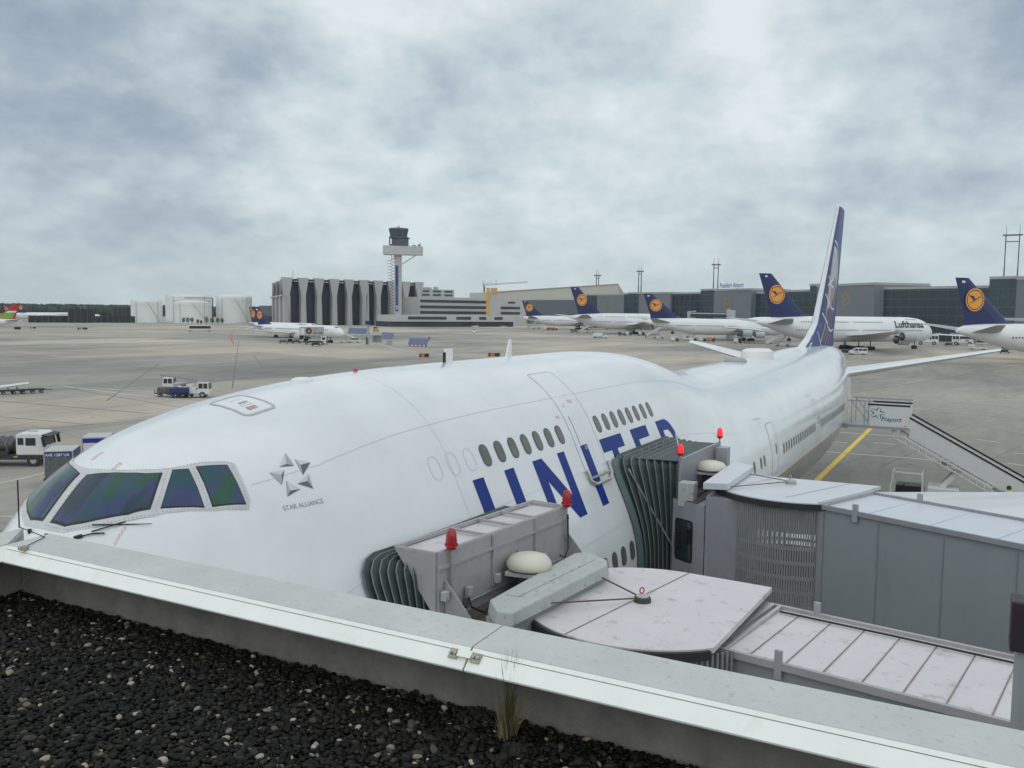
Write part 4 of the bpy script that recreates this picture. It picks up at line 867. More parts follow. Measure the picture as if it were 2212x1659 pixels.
MB().tube((15.15, -2.9, 7.75), (15.48, -3.95, 5.9), .02).tube((15.6, -3.95, 8.02), (18.5, -2.9, 8.15), .016).build('stay_rod', ALU, JB)
for i in range(6): x = 15.7+i*.5; MB().tube((x, -3.0, 8.0), (x, -3.0, 8.14), .012).build('rib_pin', STEEL, bl)
dB = Vector((-.392, -.920, 0)); dB.normalize(); nB = Vector((-dB.y, dB.x, 0))
pb = Vector((15.77, -7.36, 0))
tB = tunnel(JB, pb, dB, nB, 20.0, .96, 4.82, 7.44, JW, JR2, .0, [.9+1.15*i for i in range(16)], SEAM)
MB().bar(pb-nB*.98+Vector((0, 0, 7.47)), pb+nB*.98+Vector((0, 0, 7.47)), .12, .08).build('roof_flashing', GREYP, JB)
for t, s in ((.75, -1), (1.0, 1), (3.0, 1), (6.0, 1)):
    q = pb+dB*t+nB*s*1.0; MB().at((q.x, q.y, 0), math.atan2(dB.y, dB.x)).box((0, 0, 7.45), (.10, .06, .34)).build('roof_bracket', GREYP, JB, bevel=.006)
m = MB(); 
for i in range(1, 16): q = pb+dB*(i*1.2)-nB*.966; m.at((q.x, q.y, 0), math.atan2(dB.y, dB.x)).box((0, 0, 6.1), (.015, .012, 2.45))
m.build('wall_seams', mat('wall_seam', (.215, .226, .243), .5), tB)
q = pb-nB*.965+dB*.03; MB().at((q.x, q.y, 0), math.atan2(dB.y, dB.x)).box((0, 0, 6.12), (.12, .05, 2.6)).build('corner_post', JCB, JB)
hub_device((16.62, -6.10, zr+.03), Vector((17.0, -5.12, 7.56)), Vector((15.3, -5.12, 7.56)), JB, False)
legs(JB, 12.6, -14.5, 4.85, -.40); MB().prism(circ((7.6, -26.6), 1.7, 0, 350, 28), 0, 7.9).build('fixed_rotunda', JW, JB)
# grey mast with a dark box beside the nearer bridge
flr_ = lambda px, d: Vector((atd(px, 1400, d).x, atd(px, 1400, d).y, 0))
dP = 6.3; p = flr_(2218, dP); po = thing('post', 'grey post with a dark box on top at the right edge of the view', 'post', p); zp0, zp1 = atd(2205, 1400, dP).z, atd(2205, 1292, dP).z
MB().tube((0, 0, 0), (0, 0, zp0), .066, n=16).build('pole', GREYP, po, smooth=True); MB().b2((-.10, -.10, zp0), (.10, .10, zp1)).build('box_head', mat('dark_plum_box', (.03, .018, .03), .5), po, bevel=.01)
# ------------------------------------------------------------------ far buildings and masts
def zat(px, py, d): return atd(px, py, d).z
def flr(px, d, py=690): v = atd(px, py, d); return Vector((v.x, v.y, 0))
CONC = mat('hangar_concrete', (.43, .435, .445), .75, var=.08, vscale=.15, dirt=((.24, .24, .24), .12, .4), stretch=(1, 1, .25))
CONL = mat('pale_concrete', (.47, .475, .475), .7, var=.06, vscale=.1)
HDARK = mat('hangar_door_dark', (.010, .018, .033), .5, var=.15, vscale=.1)
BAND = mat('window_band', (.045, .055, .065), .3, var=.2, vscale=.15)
TANKM = mat('tank_white', (.74, .76, .74), .5, var=.05, vscale=.05)
GGLASS = mat('green_glass', (.018, .050, .058), .22, var=.25, vscale=.08, spec=.7)
GGREY = mat('terminal_grey_panel', (.165, .185, .205), .5, var=.08, vscale=.1)
DGLASS = mat('dark_blue_glass', (.012, .026, .040), .2, var=.3, vscale=.09, spec=.7)
STEELD = mat('dark_steel', (.10, .11, .12), .6)
def facing(p, q, depth):                      # footprint p-q with its back pushed away from the viewer
    d = (q-p).normalized(); n = Vector((-d.y, d.x, 0))
    if n.dot((p+q)/2-Vector((CAM[0], CAM[1], 0))) < 0: n = -n
    return [(p.x, p.y), (q.x, q.y), (q.x+n.x*depth, q.y+n.y*depth), (p.x+n.x*depth, p.y+n.y*depth)], n
def wallfn(p, q, n, off=.25):                 # (metres along, height) on the front face
    d = (q-p).normalized(); return lambda u, v: p+d*u-n*off+Vector((0, 0, v))
# forest on the horizon: many crowns, one far mass
def forest():
    rnd = random.Random(3); m = MB()
    for i in range(1500):
        px = rnd.uniform(-260, 640); d = rnd.uniform(1150, 1400); h = rnd.uniform(11.5, 14.8); p = flr(px, d); r = rnd.uniform(3, 6)
        n = 6; k = rnd.random()
        prof = [(0, h), (r*.5, h-2), (r*.95, h*.68), (r, h*.45), (r*.6, h*.15), (0, 0)]
        rows = []
        for a in range(n):
            rows.append([(p.x+rr*(1+rnd.uniform(-.25, .25))*math.cos(2*PI*a/n+k), p.y+rr*(1+rnd.uniform(-.25, .25))*math.sin(2*PI*a/n+k), zz+rnd.uniform(-.9, .9)*(1 if 0 < zz < h else 0)) for rr, zz in prof])
        m.grid(list(map(list, zip(*rows))), close=True)
    o = m.build('forest', mat('forest_foliage', (.030, .045, .030), .9, var=.5, vscale=.12), fix=False); tag(o, 'dark far-off forest along the horizon behind the fuel tanks', 'forest', None, 'stuff')
forest()
# fuel tanks
def tank(px0, px1, ytop, ydome, d, label, step=False):
    p = flr((px0+px1)/2, d); r = abs((atd(px1, 680, d)-atd(px0, 680, d)).length)/2; zt = zat((px0+px1)/2, ytop, d); zd = zat((px0+px1)/2, ydome, d)
    t = thing('fuel_tank', label, 'fuel tank', p, 0, 'white fuel tanks')
    MB().lathe([(r, 0), (r, zt*.86), (r+.35, zt*.86), (r+.35, zt*.875), (r, zt*.875), (r, zt)], n=48).build('shell', TANKM, t, smooth=True)
    MB().lathe([(r, zt), (r*.97, zt+.25)]+[(r*math.cos(a), zt+(zd-zt)*math.sin(a)) for a in [R(20+10*i) for i in range(8)]], n=48).build('dome_roof', mat('tank_roof', (.72, .73, .73), .45), t, smooth=True)
    m = MB()
    for i in range(48):
        a = 2*PI*i/48; b = 2*PI*(i+1)/48
        for h in (1.1, .6): m.bar((r*math.cos(a), r*math.sin(a), zt+h), (r*math.cos(b), r*math.sin(b), zt+h), .08)
        if i % 2 == 0: m.bar((r*math.cos(a), r*math.sin(a), zt), (r*math.cos(a), r*math.sin(a), zt+1.1), .08)
    m.build('railing', STEEL, t)
    m = MB(); v = (Vector((CAM[0], CAM[1], 0))-p).normalized(); a0 = math.atan2(v.y, v.x)
    for da in (-.7, .75): a = a0+da; m.bar((r*1.01*math.cos(a), r*1.01*math.sin(a), 0), (r*1.01*math.cos(a), r*1.01*math.sin(a), zt), .5)
    n = 26
    m.path([((r+.5)*math.cos(a0+.9-i/n*.9), (r+.5)*math.sin(a0+.9-i/n*.9), zt*i/n) for i in range(n+1)], .22, 4)
    m.build('ladder_and_pipes', mat('pipe_pale', (.50, .51, .51), .5), t); return t
tank(358, 458, 641, 636, 800, 'tall wide fuel tank at the back, between and behind the others')
tank(283, 352, 652, 647.5, 700, 'low fuel tank, leftmost of the white tanks')
tank(376, 454, 654, 648.5, 690, 'low fuel tank in front, third from the left of the white tanks')
tank(467, 545, 643, 637, 700, 'tall fuel tank, rightmost of the white tanks')
mp_ = thing('pipe_tower', 'thin steel pipe tower with gantry walkway between the two tall fuel tanks', 'pipe tower', flr(460, 690)); h = zat(460, 644, 690)
MB().tube((0, 0, 0), (0, 0, h), .45).build('tower_leg', STEELD, mp_); e = atd(398, 641, 760)-mp_.location
MB().bar((0, 0, h), (e.x, e.y, h+.6), .8, .5).build('walkway', STEELD, mp_)
# small trees before the tanks
def leafy(bm_, c, rx, rz_, n, s, rnd):
    for i in range(n):
        a = rnd.uniform(0, 2*PI); b = math.acos(rnd.uniform(-1, 1)); q = rnd.uniform(.45, 1)**.5*(1+.25*math.sin(3*a+b*2))
        x, y, z = c[0]+rx*q*math.sin(b)*math.cos(a), c[1]+rx*q*math.sin(b)*math.sin(a), c[2]+rz_*q*math.cos(b)
        u = Vector((rnd.gauss(0, 1), rnd.gauss(0, 1), rnd.gauss(0, 1))).normalized(); v = u.orthogonal().normalized(); w_ = s*rnd.uniform(.6, 1.3)
        bm_.add([tuple(Vector((x, y, z))+u*w_), tuple(Vector((x, y, z))+v*w_), tuple(Vector((x, y, z))-u*w_), tuple(Vector((x, y, z))-v*w_)], [(0, 1, 2, 3)])
TREEM = mat('young_tree_leaves', (.035, .060, .035), .8, var=.5, vscale=1.5); BARK = mat('bark', (.08, .065, .05), .9)
def young_tree(px, sc, label, seed):
    rnd = random.Random(seed); t = thing('tree', label, 'tree', flr(px, 640), 0, 'young trees in front of the fuel tanks')
    MB().tube((0, 0, 0), (0.05, 0, 2.2*sc), .13, .07).tube((0, 0, 1.6*sc), (.5*sc, .2, 2.6*sc), .06, .03).tube((0, 0, 1.4*sc), (-.5*sc, -.1, 2.5*sc), .06, .03).build('trunk', BARK, t)
    m = MB(); leafy(m, (0, 0, 2.9*sc), 1.25*sc, 1.75*sc, 420, .20, rnd); m.build('crown', TREEM, t, fix=False)
for i, (px, sc, lb) in enumerate([(396.5, .95, 'young tree before the tanks, first from the left'), (405.5, 1.0, 'young tree before the tanks, second from the left'), (414.5, 1.0, 'young tree before the tanks, third from the left'), (427, .7, 'short thin young tree between the third and the low round one'), (434, .55, 'lowest, ball-shaped young tree in the row'), (446, 1.1, 'widest young tree, just left of the thin pipe tower'), (458, .95, 'young tree directly below the thin pipe tower'), (470, .95, 'second young tree from the right before the tall tank'), (480, .95, 'rightmost young tree, before the tall right-hand tank')]): young_tree(px, sc, lb, i+11)
# butterfly hangar
def hangar():
    p, q = flr(610, 615), flr(916, 672); L = (q-p).length; d = (q-p)/L; foot, n = facing(p, q, 1); H = zat(610, 598.5, 615)
    t = thing('hangar', 'long concrete hangar with a row of flared folded piers behind the control tower', 'hangar', (0, 0, 0))
    np_ = 10; pitch = (L-8)/(np_-1); kn = H*.62
    s = flr(585, 740); MB().prism([tuple((p+n*5+d*3)[:2]), tuple((q+n*5-d*1)[:2]), tuple((q+n*70-d*1)[:2]), tuple((s+d*5)[:2])], 0, H-2.5).build('door_wall', HDARK, t)
    for i in range(np_):
        c = p+d*(3.9+pitch*i); m = MB()
        for w0, w1, z0, z1 in ((2.15, 1.6, 0, kn), (1.6, 3.9, kn, H)):
            b0, b1 = w0*.55, w1*.55
            A0 = [c-d*w0, c+d*w0, c+d*(w0*.6)+n*5.2, c-d*(w0*.6)+n*5.2]; A1 = [c-d*w1, c+d*w1, c+d*(w1*.6)+n*5.2, c-d*(w1*.6)+n*5.2]
            m.prism([(v.x, v.y) for v in A0], z0, z1, [(v.x, v.y) for v in A1])
        m.build('pier', CONC, t)
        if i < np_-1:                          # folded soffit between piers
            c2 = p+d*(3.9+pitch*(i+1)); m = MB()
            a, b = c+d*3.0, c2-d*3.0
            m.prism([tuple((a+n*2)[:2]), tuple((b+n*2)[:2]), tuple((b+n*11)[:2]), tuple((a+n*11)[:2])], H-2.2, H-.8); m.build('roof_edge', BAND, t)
    # end wall running back on the left
    m = MB(); dd = (s-p); LL = dd.length; dd.normalize(); H2 = H-1.5
    m.prism([tuple((p+d*1)[:2]), tuple((p+dd*LL+d*1)[:2]), tuple((p+dd*LL+d*6)[:2]), tuple((p+d*6)[:2])], 0, kn); m.build('side_wall', CONC, t)
    MB().bar(p+dd*2+Vector((0, 0, kn)), p+dd*LL+Vector((0, 0, kn)), 1.2, 1.0).build('side_beam', CONL, t)
    for i in range(3):
        c = p+dd*(14+i*40); m = MB()
        for k, (w_, z) in enumerate(((2.0, kn), (6.0, H2))): pass
        A0 = [c-dd*2, c+dd*2, c+dd*2+d*9, c-dd*2+d*9]; A1 = [c-dd*9, c+dd*12, c+dd*12+d*9, c-dd*9+d*9]
        MB().prism([(v.x, v.y) for v in A0], kn, H2, [(v.x, v.y) for v in A1]).build('pier', CONC, t)
        MB().bar(c-d*.4-dd*3+Vector((0, 0, kn+.5)), c-d*.4-dd*10+Vector((0, 0, H2)), 1.3, .8).build('pier_edge', CONL, t)
        MB().prism([tuple((c-dd*2-d*.5)[:2]), tuple((c+dd*3-d*.5)[:2]), tuple((c+dd*3+d*3)[:2]), tuple((c-dd*2+d*3)[:2])], 0, kn-.5).build('pier', CONC, t)
    MB().tube(tuple(p+d*8+Vector((0, 0, H))), tuple(p+d*8+Vector((0, 0, H+5))), .12).build('aerial', STEELD, t)
hangar()
# control tower
def tower():
    d0 = 600; p = flr(859.5, d0); v = (p-Vector((CAM[0], CAM[1], 0))).normalized(); rz = math.atan2(v.y, v.x)-PI/2; s = d0/FOC*1.012
    t = thing('control_tower', 'tall concrete airport control tower with dark glass cab and blue vertical banner', 'tower', p, rz)
    Z = lambda py: zat(859.5, py, d0); X = lambda px: (px-859.5)*s
    MB().box((X(859.8), 0, Z(552)/2), (15.6*s*1.0, 6, Z(550))).build('shaft', mat('tower_shaft', (.42, .43, .41), .7, var=.06, vscale=.2), t)
    MB().prism([(X(828.5), -6.5), (X(909), -5.2), (X(912), 2), (X(832), 4)], Z(551), Z(532)).build('platform', CONL, t)
    def octo(r, z0, z1, r2=None, c=(0, 0), k=8):
        f_ = [(c[0]+r*math.cos(PI/8+2*PI*i/k), c[1]+r*math.sin(PI/8+2*PI*i/k)) for i in range(k)]; r2 = r2 or r
        g_ = [(c[0]+r2*math.cos(PI/8+2*PI*i/k), c[1]+r2*math.sin(PI/8+2*PI*i/k)) for i in range(k)]; return f_, z0, z1, g_
    c = (X(861), 0); wd = s
    cabin = MB().prism(*octo(19*wd, Z(529.5), Z(516), None, (X(864), 0))).build('lower_cabin', mat('cabin_dark', (.065, .08, .10), .35, var=.2, vscale=.4), t)
    MB().prism(*octo(21*wd, Z(530.5), Z(528.5), None, (X(862), 0))).prism(*octo(22*wd, Z(515.2), Z(514), None, (X(864), 0))).build('gallery', STEELD, t)
    MB().prism(*octo(17.5*wd, Z(512.3), Z(496), 21.5*wd, c)).build('glass_cab', mat('cab_glass', (.045, .065, .09), .15, spec=.8), t)
    m = MB()
    for i in range(8):
        a = PI/8+2*PI*i/8; m.bar((c[0]+17.7*wd*math.cos(a), 17.7*wd*math.sin(a), Z(512)), (c[0]+21.6*wd*math.cos(a), 21.6*wd*math.sin(a), Z(496)), .35)
    m.build('mullions', STEELD, t); MB().prism(*octo(22.3*wd, Z(496), Z(493.6), 21*wd, c)).prism(*octo(21.5*wd, Z(513.6), Z(512), None, c)).build('cab_roof', STEELD, t)
    m = MB()
    for dx, h in ((-9, 3), (-4, 4), (0, 7), (2, 5), (9, 2.5), (-14, 3)): m.tube((c[0]+dx*wd, 0, Z(494)), (c[0]+dx*wd, 0, Z(494)+h*s*1.3), .10)
    m.box((c[0], 0, Z(492.5)), (4*wd, 2, 1.2)); m.build('aerials', STEELD, t)
    MB().tube((X(842.5), -5, Z(531)), (X(842.5), -5, Z(512)), .45).build('lift_pipe', STEELD, t)
    MB().tube((X(906), 0, Z(532)), (X(906), 0, Z(521)), .1).box((X(904), 0, Z(529.5)), (1.6, 1.5, 1.6)).box((X(893), 0, Z(530.5)), (2.2, 1.5, 1)).build('roof_kit', STEELD, t)
    MB().bar((X(868), 0, Z(570.5)), (X(896), 0, Z(551.5)), .9, .6).build('brace', CONL, t)
    m = MB(); zt, zb = Z(560), .5; nseg = 22; xL, xR = X(843.5), X(851)
    for i in range(nseg):
        a = zt+(zb-zt)*i/nseg; b = zt+(zb-zt)*(i+1)/nseg; mid = (a+b)/2
        for y in (-1.4,):
            x0, x1 = X(840.6), X(849.5)
            m.bar((x1, y, a), (x0+.9, y, mid), .28).bar((x0+.9, y, mid), (x1, y, b), .28); m.bar((x0-1.0, y, mid), (x0+.9, y, mid), .22); m.bar((x1, y, a), (X(852), y, a), .28)
    for x in (X(846), X(852)): m.bar((x, -1.4, Z(560)), (x, -1.4, Z(551)), .25)
    for z in (Z(559), Z(555)): m.bar((X(846), -1.4, z), (X(852), -1.4, z), .25)
    m.build('stair_truss', STEELD, t)
    bz0, bz1 = Z(672.5), Z(574)
    MB().b2((X(854.4), -3.16, bz0), (X(860.4), -3.04, bz1)).build('banner', mat('banner_blue', (.012, .035, .19), .5), t)
    fn = lambda x0, z0, k: (lambda u, v_: Vector((x0-v_*k, -3.20, z0+u*k)))
    lay(text_bm('DFS', 1, None, .03), 'banner_logo', WHITE, fn(X(859.4), Z(668.5), 1.55), t, False); lay(text_bm('Deutsche Flugsicherung', 1, None, .0), 'banner_text', mat('pale_blue', (.25, .32, .48), .5), fn(X(859.0), Z(657), 1.25), t, False)
tower()
# banded office block, low wing, concrete stair tower with yellow trim
def office():
    t = thing('office_building', 'long pale office block with dark window bands and a yellow-trimmed stair tower', 'office building')
    p, q = flr(905, 640), flr(1126, 690); f_, n = facing(p, q, 25); H = zat(905, 641, 640); MB().prism(f_, 0, H).build('wall', CONL, t)
    L = (q-p).length; fn = wallfn(p, q, n)
    for py in (650, 662.5, 674.5):
        zc = zat(905, py, 640)
        for u0, u1 in ((.01, .665), (.785, .985)):
            if py < 655 and u0 > .5: u0, u1 = .86, .93
            P0, P1 = p+(q-p)*u0-n*.12, p+(q-p)*u1-n*.12; MB().bar(P0+Vector((0, 0, zc)), P1+Vector((0, 0, zc)), .3, 2.0 if u0 < .5 or py > 655 else 1.5).build('window_band', BAND, t)
    p2_, q2_ = flr(847, 588), flr(1112, 640); f_, n = facing(p2_, q2_, 22); z0, z1 = zat(847, 694.5, 588), zat(847, 680, 588)
    MB().prism(f_, z0, z1).build('low_wing', mat('office_pale', (.50, .51, .51), .6, var=.05, vscale=.1), t); MB().prism([(a[0]+n.x*2, a[1]+n.y*2) for a in f_], 0, z0).build('undercroft', BAND, t)
    for u0, u1 in ((.12, .42), (.50, .62), (.69, .75), (.82, .89)):
        P0, P1 = p2_+(q2_-p2_)*u0-n*.1, p2_+(q2_-p2_)*u1-n*.1; zc = (z0+z1)/2+.2; MB().bar(P0+Vector((0, 0, zc)), P1+Vector((0, 0, zc)), .3, 2.0).build('window_band', BAND, t)
    d1 = 640; pt = flr(1061, d1); v = (pt-Vector((CAM[0], CAM[1], 0))).normalized(); rz = math.atan2(v.y, v.x)-PI/2; s = d1/FOC
    MB().at(pt, rz).box((5*s, 0, zat(1061, 622, d1)/2), (14*s, 6, zat(1061, 622, d1))).build('stair_tower', mat('tower_shaft', (.42, .43, .41), .7), t)
    Y_ = mat('facade_yellow', (.60, .36, .06), .6); m = MB().at(pt, rz); h = zat(1061, 622, d1); m.box((-7*s, -1, h/2), (7.5*s, 3, h)).box((8*s, -3.2, h*.93), (9*s, .8, h*.14)).prism([(-3*s, -2.4), (2*s, -2.4), (2*s, -1), (-3*s, -1)], h*.72, h*.88); m.build('yellow_trim', Y_, t)
office()
def block(name, label, px0, px1, yt, d0, d1, dep, m, cat='building', yb=None):
    p, q = flr(px0, d0), flr(px1, d1); f_, n = facing(p, q, dep); t = thing(name, label, cat)
    w_ = MB().prism(f_, 0, zat(px0, yt, d0)).build('wall', m, t); return t, p, q, n, zat(px0, yt, d0)
t, p, q, n, H = block('office_building', 'small white flat-roofed building rising behind the banded office block', 908, 981, 624, 760, 780, 20, CONL)
for py in (628.5, 636.5):
    for u in (.02, .36, .70): MB().bar(p+(q-p)*u-n*.1+Vector((0, 0, zat(908, py, 760))), p+(q-p)*(u+.24)-n*.1+Vector((0, 0, zat(908, py, 760))), .3, 1.6).build('window_band', BAND, t)
MB().at(p+(q-p)*.3+n*6).box((0, 0, H+.8), (9, 4, 1.6)).box((14, 0, H+1.2), (3, 3, 2.4)).build('roof_kit', GREYP, t)
t, p, q, n, H = block('hangar', 'small grey building between the rightmost fuel tank and the concrete hangar', 561, 592, 660, 760, 760, 30, GGREY, 'hangar')
MB().prism([tuple((p-n*.3)[:2]), tuple((q-n*.3)[:2]), tuple((q+n*1)[:2]), tuple((p+n*1)[:2])], 0, H*.35).build('dark_base', BAND, t)
# big cream maintenance hangar
t = thing('hangar', 'huge cream maintenance hangar with long sloping roof edge behind the first airliners', 'hangar')
CREAM = mat('cream_cladding', (.50, .495, .43), .6, var=.05, vscale=.06)
p, q = flr(1066, 800), flr(1334, 860); f_, n = facing(p, q, 60); za, zb = zat(1066, 631, 800), zat(1334, 613.5, 860)
MB().prism(f_, 0, [za, zb, zb, za] if True else 0).build('wall', CREAM, t)
q2_ = flr(1352, 905); MB().prism([tuple(q[:2]), tuple(q2_[:2]), tuple((q2_+n*40)[:2]), tuple((q+n*40)[:2])], 0, [zb, zat(1352, 641, 905), zat(1352, 641, 905), zb]).build('end_wall', mat('cream_shade', (.40, .40, .36), .6), t)
MB().bar(p-n*.3+Vector((0, 0, za)), q-n*.3+Vector((0, 0, zb)), .8, .8).build('parapet_rail', mat('cream_dark', (.33, .33, .29), .6), t)
P0, P1 = p+(q-p)*.26-n*2, q-n*2; MB().prism([tuple(P0[:2]), tuple(P1[:2]), tuple((P1+n*1.7)[:2]), tuple((P0+n*1.7)[:2])], 0, [zat(1130, 648, 812), zat(1300, 647, 850), zat(1300, 647, 850), zat(1130, 648, 812)]).build('hangar_door', mat('door_slate', (.10, .125, .14), .5, var=.1, vscale=.05), t)
# terminal for the big airliners: alternating panels, one building with parts
PB = [(1265, 1293, 638, 'g'), (1293, 1350, 638, 'c'), (1350, 1366, 638, 'g'), (1366, 1398, 634, 'g'), (1398, 1512, 634, 'd'), (1440, 1512, 634, 'c'), (1512, 1621, 633.5, 'd'), (1621, 1655, 627, 'g')]
tm = thing('terminal_building', 'long low terminal of grey panels and dark green glass behind the parked airliners', 'building')
segs = [(1266, 1289, 638, GGLASS), (1289, 1347, 638, GGREY), (1347, 1356, 636, GGLASS), (1356, 1379, 634.5, GGLASS), (1379, 1447, 634.5, GGREY), (1447, 1512, 635, DGLASS), (1512, 1541, 627.5, GGLASS), (1541, 1621, 627.5, GGREY), (1621, 1677, 634, GGLASS), (1677, 1747, 630.5, GGLASS), (1747, 1762, 617.5, GGLASS), (1762, 1886, 617.5, GGREY), (1886, 2133, 624, DGLASS), (2133, 2192, 602.5, GGLASS), (2192, 2330, 602.5, GGREY)]
def dist(px): return 640-(px-1266)*.30 if px < 1890 else 452-(px-1890)*.10
for a, b, y, m in segs:
    off = -6 if y in (627.5, 617.5, 602.5) else (-3 if y == 634.5 else 0); p, q = flr(a, dist(a)+off), flr(b, dist(b)+off); f_, n = facing(p, q, 32); H = zat((a+b)/2, y, (dist(a)+dist(b))/2+off)
    o = MB().prism(f_, 0, H).build('facade_panel', m, tm); MB().prism([(v[0], v[1]) for v in [tuple((p-n*.35)[:2]), tuple((q-n*.35)[:2]), tuple((q+n*31)[:2]), tuple((p+n*31)[:2])]], H, H+1.1).build('parapet', mat('parapet_grey', (.36, .37, .38), .5), o)
    if m is not GGREY:
        L = (q-p).length; g_ = MB(); k = 1
        while k*4.5 < L: P0 = p+(q-p)/L*(k*4.5)-n*.08; g_.bar(P0, P0+Vector((0, 0, H)), .16); k += 1
        for h in [3.8*j for j in range(1, int(H/3.8)+1)]: g_.bar(p-n*.08+Vector((0, 0, h)), q-n*.08+Vector((0, 0, h)), .16, .22)
        g_.build('glazing_bars', STEELD, o)
def crane_polys(r):                           # flying bird in a ring, drawn from a long body and raised wings
    body = [(-.74*r, -.40*r), (-.30*r, -.26*r), (.0, -.10*r), (.35*r, .10*r), (.78*r, .30*r), (.74*r, .36*r), (.34*r, .22*r), (.08*r, .08*r), (-.04*r, -.02*r), (-.34*r, -.18*r)]
    wings = [[(.02*r, .02*r), (-.12*r, .30*r), (-.30*r, .40*r), (-.82*r, .42*r), (-.60*r, .30*r), (-.20*r, -.06*r)]]
    return [body]+wings
def emblem(o, ux, r, root, disc=True, off=.0, m1=ORANGE, m2=NAVY, flip=1):
    fn = plane_fn(o, Vector(ux)*flip, (0, 0, 1), off*flip); fn2 = plane_fn(o, Vector(ux)*flip, (0, 0, 1), (off+.05)*flip)
    e = lay(flat_bm(ring(0, 0, 0, r, 32) if disc else ring(0, 0, r*.86, r, 32)), 'emblem', m1, fn, root, False)
    lay(flat_bm((ring(0, 0, r*.80, r*.87, 32) if disc else [])+crane_polys(r*.85)), 'emblem_bird', m2 if disc else m1, fn2, e, False)
for px, py, r, d in ((1311, 656, 9, dist(1311)), (1411, 653, 9, dist(1411)-3), (1571, 657.5, 11.5, dist(1571)-6), (1826, 646, 12.6, dist(1826)-6)):
    c = atd(px, py, d-.6); v = flr(px+20, dist(px+20))-flr(px-20, dist(px-20)); emblem(c, v.normalized(), r*d/FOC, tm, False, 0, mat('emblem_dull_gold', (.40, .25, .06), .5))
    c2 = atd(px+35*(1 if r > 10 else .6), py+2, d-1.0); MB().at(c2, math.atan2(v.y, v.x)).box((0, 0, 0), (2.2, .3, 3.2)).build('facade_window', mat('panel_dark', (.11, .12, .135), .5), tm)
d = dist(1578)-7; a = flr(1552, d); b = flr(1604, d-16); u = (b-a).normalized(); zs = zat(1578, 627.2, d); wd_ = (b-a).length
tb = text_bm('Frankfurt Airport', 1, None, .02, shear=.25); wmax = max(v.co.x for v in tb.verts)
lay(tb, 'roof_lettering', mat('sign_blue', (.03, .06, .30), .5), lambda p_, q_: a-u.cross(Vector((0,0,-1)))*0+u*(p_*wd_/wmax)+Vector((0, 0, zs+1.5+q_*3.9)), tm, False)
JG = mat('far_gate_kit', (.42, .44, .45), .5)
for i, (a_, b_, y, d_) in enumerate(((1480, 1612, 677, 395), (2050, 2140, 701, 330))):
    pass
# fixed gangway boxes seen above the fuselages
gg = thing('gate_bridge', 'pale gate bridges and lift housings in front of the far terminal', 'gate bridge')
for px, w_, y0, y1, d in ((1492, 12, 672, 689, 420), (1500, 3, 671, 689, 420), (1580, 12, 670, 687, 400), (1573, 4, 668, 687, 400)):
    p = flr(px, d); s = d/FOC; MB().at(p, R(-60)).box((0, 0, zat(px, y0, d)/2), (w_*s, 3, zat(px, y0, d))).build('housing', JG, gg, bevel=.1)
MB().bar(atd(1496, 679, 418), atd(1576, 681, 402), 2.4, 2.2).build('gangway', DGLASS, gg); MB().bar(atd(1496, 676.6, 418), atd(1576, 678, 402), 2.6, .5).build('gangway_roof', JG, gg)
MB().bar(atd(2120, 688, 380), atd(2290, 692, 370), 2.5, 1.0).build('gangway_roof', JG, gg)
# twin-pole floodlight masts
def twin_mast(px, gap, ytop, yplat, ybar, d, label):
    p = flr(px, d); v = (p-Vector((CAM[0], CAM[1], 0))).normalized(); rz = math.atan2(v.y, v.x)-PI/2; s = d/FOC; t = thing('light_mast', label, 'light mast', p, rz, 'twin floodlight masts'); Z = lambda y: zat(px, y, d)
    for k in (-1, 1): MB().tube((k*gap*s/2, 0, 0), (k*gap*s/2, 0, Z((yplat+650)/2)), 1.5*s, 1.2*s).tube((k*gap*s/2, 0, Z((yplat+650)/2)), (k*gap*s/2, 0, Z(yplat)), .95*s).tube((k*gap*s/2, 0, Z(yplat)), (k*gap*s/2, 0, Z(ytop)), .55*s, .25*s).build('pole', STEELD, t)
    w_ = gap*.5+5.5 if gap > 12 else gap*.5+5
    MB().box((0, 0, Z(yplat)), (2*w_*s, 2, 2.2*s)).build('lamp_platform', STEELD, t); MB().box((0, 0, Z(ybar)), (gap*s, .6, 1.6*s)).build('cross_beam', STEELD, t)
    m = MB()
    for k in range(7): m.box(((-w_+1+k*(2*w_-2)/6)*s, -1.3, Z(yplat)-1.6*s), (1.1*s, .8, 1.3*s))
    m.build('floodlights', GREYP, t)
twin_mast(2177.5, 22, 486, 508, 522, 440, 'tall twin-pole floodlight mast at the far right above the terminal')
twin_mast(1543.5, 9, 557, 571.5, 579, 720, 'twin-pole floodlight mast left of the roof sign')
twin_mast(1380.5, 5.5, 574, 586, 592, 860, 'twin-pole floodlight mast second from the left')
twin_mast(1289, 5, 583, 595, 601, 950, 'smallest twin-pole floodlight mast, leftmost of the four')
